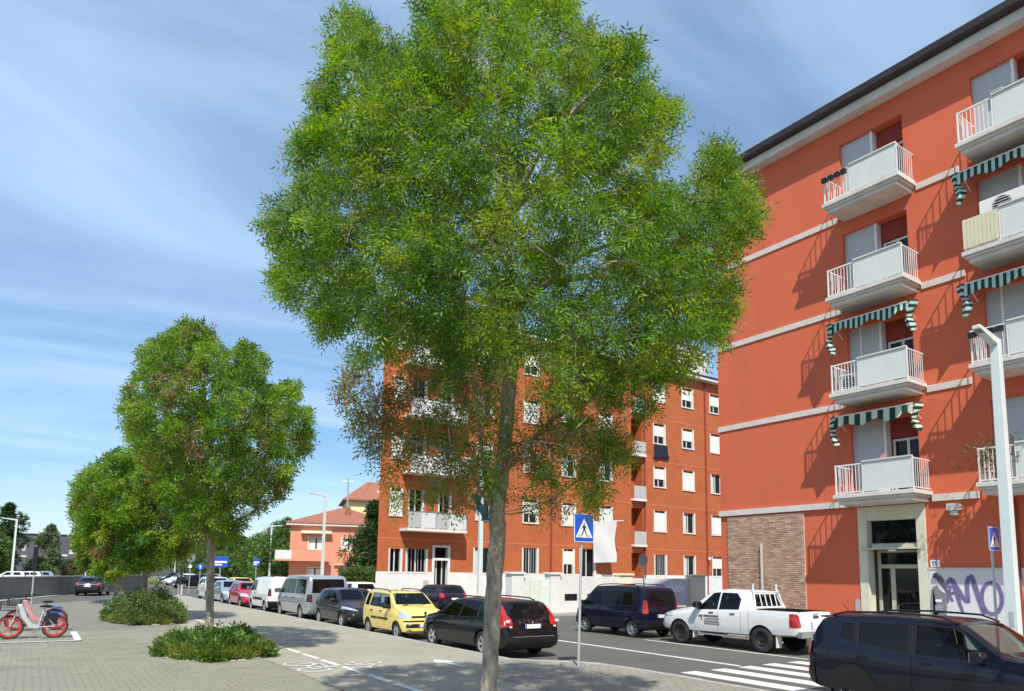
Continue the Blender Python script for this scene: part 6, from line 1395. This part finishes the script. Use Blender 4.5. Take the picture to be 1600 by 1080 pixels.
for px_, D, pm, lab in ((300, 78, P_BLACK, 'dark car waiting beyond the white car at the street end'), (322, 92, P_LBLUE, 'grey car between the round signs in the distance'), (283, 90, P_WHITE, 'white car passing behind the walking person'), (268, 110, P_GREY, 'grey car on the far roundabout')):
    p = at_depth(px_, 900, D); clone(hb, lab, (p[0], p[1], 0), R(200), pm)
for px_, D, pm, lab in ((38, 92, P_WHITE, 'white car parked behind the concrete wall near the lamp post'), (58, 95, P_LBLUE, 'pale grey car parked behind the concrete wall'), (12, 90, P_WHITE, 'white car behind the wall at the left edge')):
    p = at_depth(px_, 900, D); clone(hb, lab, (p[0], p[1], 0), R(185), pm)
# --- dark saloon driving off on the left
sp = hspec(4.6, 1.82, 1.44); sp['top'] = [(0, .52), (.03, .76), (.10, .96), (.75, 1.02), (1.35, 1.38), (2.0, 1.44), (2.55, 1.41), (3.4, .98), (4.0, .88), (4.42, .72), (4.55, .6), (4.6, .5)]; sp['belt'] = [(0, .9), (2.3, .93), (3.4, .9), (4.3, .68), (4.6, .48)]
sp.update(windows=[[(1.2, .99), (2.2, .97), (2.15, 1.33), (1.55, 1.32)], [(2.28, .97), (3.2, .95), (2.65, 1.31), (2.24, 1.33)]], rear=[(-.62, 1.06), (.62, 1.06), (.5, 1.33), (-.5, 1.33)], rear_x=(.6, 1.5), screen=[(-.7, 1.02), (.7, 1.02), (.55, 1.36), (-.55, 1.36)], screen_x=(2.4, 3.5), cowl=3.4, rooff=2.55, plan=plan_std(4.6), sill=sill_std(4.6))
simple_hatch('dark plum saloon car on the left road beside the concrete wall', (4.3, 64.6, 0), R(76), P_DPUR, sp, OG, 'alloy')
# --- navy leisure van on the far side
sp = van_spec(4.02, 1.72, 1.80, 1.02, 1.05, .72, 3.25, .30, 3.42, 2.75, .12)
sp.update(glass='car_glass', rear_glass='car_glass_dark', priv=2.2, windows=[[(.62, 1.12), (1.18, 1.10), (1.18, 1.56), (.72, 1.56)], [(1.30, 1.10), (2.18, 1.08), (2.18, 1.58), (1.30, 1.58)], [(2.28, 1.08), (3.24, 1.05), (2.84, 1.52), (2.28, 1.58)]], screen=[(-.70, 1.14), (.70, 1.14), (.60, 1.68), (-.60, 1.68)], screen_x=(2.6, 3.7), rear=[(-.60, 1.10), (.60, 1.10), (.56, 1.64), (-.56, 1.64)], rear_x=(0, .3), tw=.18)
c = Car('parked_van', 'dark navy leisure van with bright hubcaps, parked before the white pickup', 'van', (18.42, 19.55, 0), HD, sp, P_DBLUE, 'vehicles parked on the far side')
sp['trim'] = True; c.windows(); c.wheels('alloy', 7)
for g in (-1, 1): c.take(c.cut(front=[(g*.68, .86), (g*.88, .86), (g*.86, 1.30), (g*.72, 1.30)], xr=(0, .16), ysign=g, nf=lambda n: n.x < .9), 'tail_lamp', 'tail_red', .008)
c.take(c.cut(xr=(-.01, .12), zr=(.22, .60)), 'rear_bumper', 'black_plastic', .025, split=False); c.plate(-.008, .76); c.take(c.cut(side=[(1.1, .56), (2.9, .56), (2.9, .62), (1.1, .62)], nf=c.SIDE), 'side_strip', 'black_plastic', .012)
c.rails(.5, 2.7, .07, .055, 'black_plastic'); c.mirrors(3.1, 1.12, M['black_plastic'], 1.1); c.handles((1.45, 2.45), .95); c.seams([(1.24, 0), (2.24, 0), (3.28, 0)], .36, 1.07); c.seats(2.3, 1.35, .5); c.finish()

# --- white double-cab pickup
L = 5.26; sp = dict(L=L, W=1.80, H=1.79, R=.375, xr=1.20, xf=4.285, tum=.20, tw=.24, bulge=.03,
  top=[(0, .80), (.012, 1.02), (.03, 1.20), (.07, 1.225), (1.52, 1.225), (1.545, 1.24), (1.63, 1.62), (1.72, 1.735), (1.95, 1.775), (2.6, 1.79), (3.05, 1.735), (3.78, 1.22), (4.5, 1.10), (4.95, 1.0), (5.16, .84), (L, .62)],
  belt=[(0, 1.18), (1.4, 1.19), (1.7, 1.16), (2.6, 1.12), (3.7, 1.08), (4.8, .92), (L, .6)], sill=[(0, .68), (.04, .60), (.1, .52), (.7, .50), (1.75, .44), (3.6, .42), (4.7, .42), (5.1, .42), (L, .50)], plan=[(0, .95), (.03, .985), (.2, 1), (4.2, 1), (4.7, .975), (5.0, .90), (5.18, .78), (L, .66)],
  glass='car_glass', windows=[[(1.98, 1.21), (2.68, 1.18), (2.66, 1.66), (2.14, 1.66), (1.96, 1.48)], [(2.78, 1.18), (3.56, 1.14), (3.02, 1.64), (2.76, 1.67)]], screen=[(-.72, 1.25), (.72, 1.25), (.56, 1.71), (-.56, 1.71)], screen_x=(2.9, 3.9), rear=[(-.62, 1.30), (.62, 1.30), (.54, 1.66), (-.54, 1.66)], rear_x=(1.5, 1.8))
c = Car('pickup_truck', 'white double-cab pickup with a ladder rack and lettered door, parked on the far side', 'pickup truck', (18.47, 14.37, 0), HD, sp, P_WHITE, 'vehicles parked on the far side')
sp['trim'] = True; c.windows(); c.wheels('black_steel', 0)
c.take(c.cut(front=[(-.70, 1.1), (.70, 1.1), (.70, 1.3), (-.70, 1.3)], xr=(.09, 1.47), nf=lambda n: n.z > .5), 'bed_lid', 'dark_cavity', drop=True)
mb = MB(); x0 = -L/2
for q in ([(.09, -.7), (.09, .7), (1.47, .7), (1.47, -.7)],): mb.quad(*[(x0+a, b, .76) for a, b in q])
for (a, b), (c_, d) in (((.09, -.7), (1.47, -.7)), ((.09, .7), (1.47, .7)), ((.09, -.7), (.09, .7)), ((1.47, -.7), (1.47, .7))): mb.quad((x0+a, b, .76), (x0+c_, d, .76), (x0+c_, d, 1.232), (x0+a, b, 1.232))
mb.build('load_bed', M['black_plastic'], c.t, world=False)
for g in (-1, 1):
    c.take(c.cut(front=[(g*.72, .80), (g*.95, .78), (g*.95, 1.16), (g*.80, 1.16)], xr=(0, .24), ysign=g, nf=lambda n: n.x < .9), 'tail_lamp', 'tail_red', .010)
    c.take(c.cut(front=[(g*.42, .80), (g*.9, .86), (g*.9, 1.0), (g*.5, .92)], xr=(4.6, 5.26), ysign=g, nf=lambda n: n.x > -.2), 'headlamp', 'headlight', .006); c.box('mudflap', 'soffit', .70, .73, g*.60, g*.84, .18, .52, .004); c.box('mudflap', 'soffit', 3.74, 3.77, g*.62, g*.84, .24, .5, .004)
    c.box('side_step', 'steel', 1.75, 3.55, g*.70, g*.86, .36, .41, .015)
c.box('rear_bumper', 'steel', -.10, .06, -.80, .80, .50, .68, .02); c.box('bumper_step', 'black_plastic', -.115, -.02, -.32, .32, .52, .62, .015); c.plate(-.012, .84, w_=.5, h=.2); c.box('tailgate_handle', 'black_plastic', -.016, .004, -.13, .13, 1.05, 1.10, .01); c.box('tailgate_badge', 'black_plastic', -.008, .004, -.13, .13, 1.15, 1.17, .002)
c.box('tailgate_label', 'sign_white', -.006, .004, .2, .7, .90, 1.0, 0)
# rack of bars behind the rear window, with two horns
mb = MB()
for g in (-1, 1): mb.tube([(x0+1.50, g*.66, 1.22), (x0+1.58, g*.62, 1.60), (x0+1.66, g*.56, 1.80), (x0+1.66, g*.56, 1.97)], .026, 6)
mb.tube([(x0+1.60, -.61, 1.72), (x0+1.60, .61, 1.72)], .022, 6); mb.tube([(x0+1.49, -.66, 1.26), (x0+1.49, .66, 1.26)], .022, 6); rk = mb.build('ladder_rack', P_WHITE, c.t, world=False, smooth=50)
for y in (-.36, -.12, .12, .36): MB().tube([(x0+1.49, y, 1.26), (x0+1.55, y, 1.5), (x0+1.60, y, 1.72)], .018, 6).build('rack_bar', P_WHITE, rk, world=False, smooth=50)
for g in (-1, 1):                                # firm's lettering on the front doors: mark and lines of text too small to read
    y = c.outside_y(3.0, .85)+.004
    for a, b, z0, z1, mt in ((2.70, 3.28, .92, .98, 'graffiti_dark'), (2.66, 3.20, .86, .885, 'dark_red'), (2.70, 3.25, .81, .835, 'sign_back'), (2.66, 3.25, .75, .785, 'graffiti_dark'), (2.66, 3.25, .70, .72, 'dark_red'), (3.32, 3.36, .80, .98, 'graffiti_dark'), (3.36, 3.46, .90, .97, 'graffiti_dark')): c.box('door_lettering', mt, a, b, g*(y-.02), g*(y+.002), z0, z1, 0)
c.take(c.cut(front=[(-.5, .62), (.5, .62), (.56, .95), (-.56, .95)], xr=(4.9, 5.3), nf=FN), 'grille', 'black_plastic', .004, split=False)
c.mirrors(3.42, 1.26, M['black_plastic'], 1.3); c.handles((2.18, 2.98), 1.06, 'black_plastic'); c.seams([(2.72, .0), (3.62, .02), (1.88, 0)], .52, 1.14); c.take(c.cut(side=[(1.60, .5), (1.612, .5), (1.612, 1.2), (1.60, 1.2)], nf=c.SIDE), 'bed_gap', 'dark_cavity', -.005); c.seats(2.62, 1.95, .72); c.finish()

# --- the dark off-roader cut by the right edge, nose to the right
L = 4.16; sp = dict(L=L, W=1.80, H=1.595, R=.345, xr=.82, xf=3.36, tum=.15, tw=.22, bulge=.03,
  top=[(0, .55), (.02, .90), (.06, 1.10), (.16, 1.40), (.24, 1.50), (.36, 1.555), (1.4, 1.595), (2.2, 1.575), (2.5, 1.52), (3.05, 1.12), (3.6, 1.06), (3.98, .98), (4.1, .82), (L, .55)],
  belt=[(0, 1.02), (.8, 1.06), (1.6, 1.00), (3.0, .97), (3.8, .88), (L, .5)], sill=[(0, .42), (.05, .34), (.3, .27), (3.6, .27), (4.05, .30), (L, .42)], plan=[(0, .88), (.04, .93), (.18, .97), (.5, 1), (3.5, 1), (3.85, .96), (4.05, .88), (L, .76)],
  glass='car_glass', rear_glass='car_glass_dark', priv=1.85, windows=[[(.62, 1.185), (.86, 1.13), (.84, 1.43), (.64, 1.43)], [(.96, 1.11), (1.74, 1.03), (1.72, 1.46), (.94, 1.455)], [(1.88, 1.02), (2.88, 1.0), (2.52, 1.40), (2.38, 1.45), (1.86, 1.47)]],
  pillars=[[(1.75, 1.03), (1.87, 1.02), (1.85, 1.47), (1.73, 1.46)], [(.87, 1.13), (.95, 1.11), (.93, 1.455), (.85, 1.43)]], screen=[(-.68, 1.14), (.68, 1.14), (.58, 1.50), (-.58, 1.50)], screen_x=(2.3, 3.2), rear=[(-.56, 1.12), (.56, 1.12), (.52, 1.44), (-.52, 1.44)], rear_x=(0, .35))
c = Car('off_road_car', 'dark navy boxy off-road car crossing the zebra, cut by the right edge', 'car', (12.34, 5.42, 0), -HD, sp, P_NAVY)
sp['trim'] = True; c.windows(); c.wheels('alloy', 5, 1.22)
c.take(c.cut(zr=(.2, .46), xr=(.3, 3.9), nf=c.SIDE), 'sill_cladding', 'black_plastic', .006); c.take(c.cut(xr=(-.01, .16), zr=(.2, .64)), 'rear_bumper', 'black_plastic', .015, split=False)
for g in (-1, 1):
    c.take(c.cut(front=[(g*.62, .86), (g*.90, .86), (g*.90, 1.08), (g*.64, 1.08)], xr=(0, .10), ysign=g, nf=lambda n: n.x < .9), 'tail_lamp', 'tail_red', .03); c.box('reflector', 'tail_red', .03, .05, g*.80, g*.86, .58, .63, .005)
for a, b, z0, z1 in ((.40, .62, .80, .808), (.40, .62, .985, .993), (.40, .408, .80, .993), (.612, .62, .80, .993)):
    y = c.outside_y(.5, .9); c.take(c.cut(side=[(a, z0), (b, z0), (b, z1), (a, z1)], nf=c.SIDE, ysign=-1), 'fuel_flap', 'dark_cavity', -.003)
c.box('roof_spoiler', P_NAVY, .10, .36, -.56, .56, 1.49, 1.52, .015)
c.rails(.42, 2.45, .055, .05); c.mirrors(2.80, 1.06, None, 1.15); c.handles((1.02, 2.02), .90); c.seams([(1.80, .0), (2.94, .0), (.90, .06)], .47, 1.0); c.seats(1.98, 1.05, .46); c.plate(-.008, .74)
for g in (-1, 1): c.take(c.cut(front=[(g*.5, .76), (g*.82, .76), (g*.82, .96), (g*.5, .96)], xr=(3.8, 4.16), ysign=g, nf=FN), 'headlamp', 'headlight', .004)
MB().tube([(-L/2+.35, 0, 1.56), (-L/2+.2, 0, 1.72)], .006, 5).build('aerial', M['black_plastic'], c.t, world=False); c.finish()
# ------------------------------------------------------------------ street furniture, bicycles, a walker
def crossing_sign(label, x, y, zc, size_w, size_h, lean=0., base=ZP):
    t = thing('crossing_sign', label, 'road sign', (x, y, base), group='pedestrian crossing signs')
    mb = MB(); mb.tube([(x, y, base), (x+lean, y, zc+size_h*.48)], .03, 10); mb.build('pole', M['galv'], t, smooth=50)
    cx = x+lean; yb = y-.05; w_, h = size_w/2, size_h/2
    mb = MB(); mb.box(cx-w_, cx+w_, yb-.02, yb+.012, zc-h, zc+h); pn = mb.build('panel', M['sign_back'], t, bevel=.01)
    yf = yb-.0205
    def flat(name, mat, polys, k):
        m_ = MB(); 
        for p in polys: m_.prism([(cx+a*w_, zc+b*h) for a, b in p], 1, yf-.0012*k, yf-.0012*(k-1))
        m_.build(name, M[mat], pn)
    flat('border', 'sign_white', [[(-.98, -.98), (.98, -.98), (.98, .98), (-.98, .98)]], 1)
    flat('face', 'sign_blue', [[(-.92, -.94), (.92, -.94), (.92, .94), (-.92, .94)]], 2)
    flat('triangle', 'sign_white', [[(-.82, -.66), (.82, -.66), (0, .66)]], 3)
    # walker on the stripes
    flat('figure', 'sign_black', [[(-.07, .22), (.07, .22), (.09, .30), (0, .38), (-.09, .30)], [(-.13, .18), (.13, .18), (.10, -.12), (-.10, -.12)], [(-.10, -.12), (.02, -.12), (-.16, -.50), (-.28, -.50)], [(-.02, -.12), (.10, -.12), (.30, -.50), (.18, -.50)], [(-.12, .17), (-.08, .10), (-.26, -.10), (-.31, -.06)], [(.12, .17), (.08, .10), (.24, -.08), (.29, -.03)]], 4)
    flat('stripes', 'sign_black', [[(a, -.62), (a+.10, -.62), (a*.80+.07, -.48), (a*.80-.02, -.48)] for a in (-.62, -.38, .30, .54)], 4)
    return t
crossing_sign('blue crossing sign on a thin grey pole beside the black estate', 10.34, 12.42, 3.24, .60, .66, .10)
crossing_sign('blue crossing sign near the right edge, beside the thick lamp post', 18.85, 7.36, 3.15, .57, .57, -.02)
def street_lamp(label, x, y, h, arm, w0=.26, w1=.20, dirx=-1, base=ZP, sq=True, both=False):
    t = thing('street_lamp', label, 'street lamp', (x, y, base), group='slim white street lamps'); a, b = w0/2, w1/2
    mb = MB()
    if sq: mb.add([(x+i*a, y+j*a, base) for i, j in ((-1, -1), (1, -1), (1, 1), (-1, 1))]+[(x+i*b, y+j*b, h) for i, j in ((-1, -1), (1, -1), (1, 1), (-1, 1))], [(0, 1, 5, 4), (1, 2, 6, 5), (2, 3, 7, 6), (3, 0, 4, 7), (4, 5, 6, 7), (0, 3, 2, 1)])
    else: mb.tube([(x, y, base), (x, y, h)], [a, b], 10)
    mb.build('pole', M['lamp_post'], t, bevel=.012 if sq else 0)
    for d in ((dirx, -dirx) if both else (dirx,)):
        mb = MB(); mb.prism([(x+d*b*.98, h-.16), (x+d*arm, h+.06), (x+d*arm, h+.15), (x+d*b*.98, h+.02)], 1, y-b*.9, y+b*.9); ar = mb.build('arm', M['lamp_post'], t, bevel=.01)
        mb = MB(); mb.prism([(x+d*(arm-.55), h-.035+.0), (x+d*(arm-.05), h+.035), (x+d*(arm-.05), h+.028), (x+d*(arm-.55), h-.045)], 1, y-b*.7, y+b*.7); mb.build('lamp_glass', M['sign_back'], ar)
    mb = MB(); mb.box(x-a*1.25, x+a*1.25, y-a*1.25, y+a*1.25, base, base+.06); mb.build('base_plate', M['galv'], t)
    mb = MB(); mb.box(x-a*1.02, x-a*.985, y-.05, y+.05, base+1.0, base+1.35); mb.build('service_door', M['galv'], t)
    return t
street_lamp('thick pale square lamp post at the right edge before the orange block', 18.75, 6.97, 7.93, 1.0, .25, .195)
street_lamp('slim white lamp post before the entrance of the brick block, behind the tree trunk', 23.3, 37.6, 9.2, 1.3, .26, .2)
street_lamp('slim white lamp post in front of the pink house', 19.9, 56.7, 8.4, 1.3, .24, .18)
p = at_depth(421, 890, 103); street_lamp('far double-armed lamp post left of the pink house', p[0], p[1], 8.6, 1.6, .24, .18, both=True, base=0)
p = at_depth(19, 890, 86); street_lamp('white lamp post behind the concrete wall at the left edge', p[0], p[1], 7.9, 1.6, .26, .2, base=0)
for px_, D, h, lab in ((171, 120, 6.6, 'thin lamp post under the farthest ash tree'), (273, 130, 6.5, 'thin lamp post at the roundabout beside the walker'), (134, 125, 5.2, 'thin pale post before the office columns')):
    p = at_depth(px_, 890, D); street_lamp(lab, p[0], p[1], h, 1.2, .2, .15, base=0)

def round_sign(label, px_, D, zs, mats, r=.32, edge=False, rect=None):
    p = at_depth(px_, 890, D); x, y = p[0], p[1]; t = thing('road_sign', label, 'road sign', (x, y, 0), -YAW*.4); top = max(z for z in zs)+.35
    mb = MB(); mb.tube([(0, 0, 0), (0, 0, top)], .04, 8); mb.build('pole', M['galv'], t, world=False)
    for i_, (z, mt) in enumerate(zip(zs, mats)):
        r = r if i_ == 0 else .15
        if rect: mb = MB(); mb.box(-rect[0]/2, rect[0]/2, -.08, -.05, z-rect[1]/2, z+rect[1]/2); f_ = mb.build('panel', M[mt], t, world=False, bevel=.01); mb = MB(); mb.box(-rect[0]*.4, rect[0]*.4, -.085, -.081, z-rect[1]*.1, z+rect[1]*.08); mb.box(-rect[0]*.4, rect[0]*.1, -.085, -.081, z-rect[1]*.34, z-rect[1]*.2); mb.build('white_field', M['sign_white'], f_, world=False)
        else:
            mb = MB(); mb.lathe([(0, -.085), (r*.98, -.085), (r, -.075), (r, -.05), (0, -.05)], (0, 0, z), 1, 20); f_ = mb.build('disc', M[mt], t, world=False)
            if mt == 'sign_blue': mb = MB(); mb.prism([(-.05, z-.2), (.05, z-.2), (.05, z+.02), (.14, z+.02), (0, z+.2), (-.14, z+.02), (-.05, z+.02)], 1, -.092, -.087); mb.build('arrow', M['sign_white'], f_, world=False)
    return t
round_sign('grey-backed round sign above a small white plate at the street end', 297, 62, (3.1, 2.35), ('sign_back', 'sign_white'), .38)
round_sign('round blue arrow sign left of the medium ash trunk', 313, 70, (2.35,), ('sign_blue',), .34)
round_sign('round blue arrow sign under the far ash trees', 222, 80, (2.3,), ('sign_blue',), .36)
round_sign('blue rectangular bus sign on a pole beside the ash trunk', 344, 58, (2.75,), ('sign_blue',), rect=(1.2, .85))
round_sign('blue square sign behind the white panel van', 400, 82, (3.0,), ('sign_blue',), rect=(.75, .9))
p = at_z(48, 952, ZP); t = thing('sign_post', 'thin post with a dark sign seen edge-on beside the shared bikes', 'sign post', (p[0], p[1], ZP))
mb = MB(); mb.tube([(p[0], p[1], ZP), (p[0], p[1], 3.2)], .035, 8); mb.build('pole', M['galv'], t); mb = MB(); mb.box(p[0]-.10, p[0]+.10, p[1]-.35, p[1]+.35, 1.95, 3.15); mb.build('panel', M['cloth_teal'] if False else M['black_plastic'], t, bevel=.02)
# parking post near the gates
p = (28.35, 28.4); t = thing('no_parking_sign', 'grey sign seen edge-on on a post before the cream pillar', 'road sign', (p[0], p[1], 0)); mb = MB(); mb.tube([(p[0], p[1], 0), (p[0], p[1], 3.3)], .04, 8); mb.build('pole', M['galv'], t); mb = MB(); mb.lathe([(0, -.02), (.34, -.02), (.36, 0), (.34, .02), (0, .02)], (p[0]-.05, p[1], 3.0), 0, 18); mb.build('disc', M['sign_back'], t)

# broken kerb pieces by the sign
for px_, py_, s_, lab in ((866, 1036, .11, 'larger chunk of broken kerb behind the black estate'), (880, 1040, .08, 'small chunk of broken kerb left of the crossing-sign pole'), (918, 1040, .07, 'small chunk of broken kerb right of the crossing-sign pole')):
    a = at_z(px_, py_, ZP+.02); mb = MB()
    mb.prism([(s_*math.cos(k)*random.uniform(.7, 1.2), s_*math.sin(k)*random.uniform(.7, 1.2)) for k in np.linspace(0, 5.3, 6)], 2, 0, s_*.6); o = mb.build('stone', M['kerb']); o.location = (a[0], a[1], ZP+.012); tag(o, lab, 'stone', 'broken kerb pieces')

# --- shared bicycles
def bicycle(label, loc, rz, lean=.06, tone='bike_silver'):
    t = thing('bicycle', label, 'bicycle', loc, rz, 'red-wheeled shared bicycles'); t.rotation_euler.x = lean; r = .335; B_ = lambda mb, n, m_, p=None, sm=50: mb.build(n, M[m_], p or t, world=False, smooth=sm)
    for x in (-.52, .55):
        mb = MB(); mb.lathe([(r-.05, -.016), (r-.02, -.026), (r, -.012), (r, .012), (r-.02, .026), (r-.05, .016), (r-.05, -.016)], (x, 0, r), 1, 32); wh = B_(mb, 'wheel', 'rubber')
        mb = MB(); mb.lathe([(r-.05, -.018), (r-.085, -.02), (r-.10, 0), (r-.085, .02), (r-.05, .018)], (x, 0, r), 1, 32)
        for k in range(6):
            a = k*math.pi/3; mb.tube([(x+.05*math.cos(a), 0, r+.05*math.sin(a)), (x+(r-.085)*math.cos(a+.25), 0, r+(r-.085)*math.sin(a+.25))], .013, 5)
        mb.lathe([(0, -.05), (.055, -.05), (.055, .05), (0, .05)], (x, 0, r), 1, 14); B_(mb, 'rim', 'bike_red', wh)
    mb = MB(); mb.prism([(.30, .98), (.42, .96), (.30, .62), (.10, .30), (-.12, .26), (-.16, .36), (.02, .42), (.16, .62)], 1, -.035, .035); fr = mb.build('frame', M[tone], t, world=False, bevel=.015)
    mb = MB(); mb.tube([(-.12, 0, .33), (-.24, 0, .86)], .022, 8); mb.tube([(-.12, .05, .32), (-.52, .06, r)], .014, 6); mb.tube([(-.12, -.05, .32), (-.52, -.06, r)], .014, 6); mb.tube([(-.22, .03, .72), (-.52, .06, r)], .012, 6); mb.tube([(-.22, -.03, .72), (-.52, -.06, r)], .012, 6); B_(mb, 'seat_tube', tone, fr)
    mb = MB(); mb.tube([(.36, .0, .97), (.43, .0, .70)], .024, 8)
    for g in (-1, 1): mb.tube([(.43, g*.045, .70), (.55, g*.06, r)], .016, 6)
    B_(mb, 'fork', tone)
    mb = MB(); mb.tube([(.36, 0, .97), (.33, 0, 1.08)], .02, 6); mb.tube([(.16, .30, 1.10), (.30, .20, 1.12), (.33, 0, 1.08), (.30, -.20, 1.12), (.16, -.30, 1.10)], .014, 6); B_(mb, 'handlebar', 'black_plastic')
    for g in (-1, 1): mb = MB(); mb.tube([(.20, g*.28, 1.105), (.12, g*.32, 1.09)], .02, 6); B_(mb, 'grip', 'black_plastic')
    mb = MB(); mb.lathe([(.02, -.03), (.11, -.02), (.13, .02), (.06, .05), (.0, .05)], (-.27, 0, .90), 2, 14); sd = B_(mb, 'saddle', 'black_plastic'); sd.scale = (1.25, 1, 1); sd.location.x = .07
    mb = MB(); y0, y1 = -.17, .17
    for zz in (.80, .88, .96, 1.04): mb.tube([(.46, y0, zz), (.80, y0, zz+.02), (.80, y1, zz+.02), (.46, y1, zz), (.46, y0, zz)], .007, 4)
    for k in range(6):
        for yy in (y0, y1): mb.tube([(.47+k*.065, yy, .80), (.47+k*.065, yy, 1.05)], .005, 4)
        mb.tube([(.80, y0+k*.068, .82), (.80, y0+k*.068, 1.06)], .005, 4)
    mb.box(.46, .80, y0, y1, .79, .80); B_(mb, 'basket', 'black_plastic', None, 0)
    mb = MB(); n = 14
    ring = [(-.52+(r+.03)*math.cos(a), r+(r+.03)*math.sin(a)) for a in np.linspace(.2, 2.9, n)]
    for (a, b), (c, d) in zip(ring, ring[1:]): mb.quad((a, -.04, b), (c, -.04, d), (c, .04, d), (a, .04, b))
    B_(mb, 'mudguard', 'black_plastic')
    for g in (-1, 1): mb = MB(); mb.prism([(-.30, .36), (-.24, .62), (-.42, .70), (-.62, .66), (-.56, .40)], 1, g*.05, g*.055); B_(mb, 'skirt_guard', 'black_plastic', None, 0)
    mb = MB(); mb.prism([(-.68, .68), (-.36, .74), (-.36, .77), (-.70, .72)], 1, -.07, .07); B_(mb, 'rear_rack', 'sign_blue', None, 0)
    mb = MB(); mb.lathe([(0, -.01), (.09, -.01), (.09, .01), (0, .01)], (-.12, -.07, .30), 1, 16); mb.tube([(-.12, -.09, .30), (-.02, -.10, .17)], .01, 5); mb.box(-.06, .02, -.18, -.10, .15, .175); B_(mb, 'crank', 'steel', None, 0)
    mb = MB(); mb.tube([(-.20, .06, .30), (-.26, .17, .015)], .011, 5); B_(mb, 'stand', 'steel'); return t
q = at_z(50, 999, ZP); bicycle('silver shared bicycle with red wheels, nearest of the two at the left edge', (q[0], q[1], ZP+.02), R(178), .05)
q = at_z(62, 986, ZP); bicycle('pinkish shared bicycle standing just behind the silver one', (q[0]-.1, q[1]+.15, ZP+.02), R(172), -.05, 'bike_pink')

# --- the walker at the end of the path
def person(label, x, y, z, rz):
    t = thing('person', label, 'person', (x, y, z), rz)
    J = {'pel': (0, 0, .95, .15), 'wst': (0, 0, 1.12, .14), 'chs': (.02, 0, 1.32, .165), 'nck': (.02, 0, 1.50, .06), 'hed': (.04, 0, 1.62, .10), 'top': (.03, 0, 1.72, .085),
         'hl': (0, .10, .90, .10), 'kl': (.16, .10, .50, .065), 'al': (.22, .10, .09, .045), 'tl': (.38, .10, .04, .035), 'hr': (0, -.10, .90, .10), 'kr': (-.02, -.10, .50, .065), 'ar': (-.26, -.10, .14, .045), 'tr': (-.14, -.10, .04, .035),
         'sl': (.02, .20, 1.42, .07), 'el': (-.06, .25, 1.14, .045), 'wl': (.06, .26, .92, .032), 'fl': (.10, .26, .80, .03), 'sr': (.02, -.20, 1.42, .07), 'er': (.02, -.25, 1.13, .045), 'wr': (.16, -.25, .93, .032), 'fr': (.22, -.25, .83, .03)}
    E_ = [('pel', 'wst'), ('wst', 'chs'), ('chs', 'nck'), ('nck', 'hed'), ('hed', 'top'), ('pel', 'hl'), ('hl', 'kl'), ('kl', 'al'), ('al', 'tl'), ('pel', 'hr'), ('hr', 'kr'), ('kr', 'ar'), ('ar', 'tr'), ('chs', 'sl'), ('sl', 'el'), ('el', 'wl'), ('wl', 'fl'), ('chs', 'sr'), ('sr', 'er'), ('er', 'wr'), ('wr', 'fr')]
    K = list(J); me = bpy.data.meshes.new('body'); me.from_pydata([J[k][:3] for k in K], [(K.index(a), K.index(b)) for a, b in E_], [])
    me.materials.append(M['skin']); o = link('body', me, t); sk = o.modifiers.new('skin', 'SKIN')
    if not me.skin_vertices: me.attributes.new('skin', 'FLOAT', 'POINT') if False else None
    for i, k in enumerate(K):
        if me.skin_vertices: me.skin_vertices[0].data[i].radius = (J[k][3],)*2; me.skin_vertices[0].data[i].use_root = (k == 'pel')
    sb = o.modifiers.new('sub', 'SUBSURF'); sb.levels = sb.render_levels = 1
    mb = MB(); mb.tube([(0, 0, .86), (0, 0, 1.0), (0, 0, 1.15), (.02, 0, 1.35), (.02, 0, 1.48)], [.19, .19, .175, .20, .09], 14); sh_ = mb.build('jacket', M['top_dark'], t, world=False, smooth=60); sh_.scale = (.85, 1.12, 1)
    for s_, e_, w2 in (('sl', 'el', 'wl'), ('sr', 'er', 'wr')): MB().tube([J[s_][:3], J[e_][:3], J[w2][:3]], [.088, .066, .052], 10).build('sleeve', M['top_dark'], t, world=False, smooth=60)
    for h_, k_, a_ in (('hl', 'kl', 'al'), ('hr', 'kr', 'ar')): MB().tube([J[h_][:3], J[k_][:3], J[a_][:3]], [.125, .088, .066], 10).build('trouser_leg', M['trousers_grey'], t, world=False, smooth=60)
    for a_, t_ in (('al', 'tl'), ('ar', 'tr')): MB().tube([(J[a_][0]-.05, J[a_][1], J[a_][2]-.03), J[t_][:3]], [.055, .045], 8).build('shoe', M['shoe'], t, world=False, smooth=60)
    mb = MB(); mb.lathe([(.0, .14), (.09, .11), (.118, .03), (.115, -.05), (.10, -.08)], (.018, 0, 1.63), 2, 14); mb.build('hair', M['hair'], t, world=False, smooth=60); return t
q = at_z(281, 931, ZP); person('person in a dark top and grey trousers walking at the far end of the path', q[0], q[1], ZP, R(80))
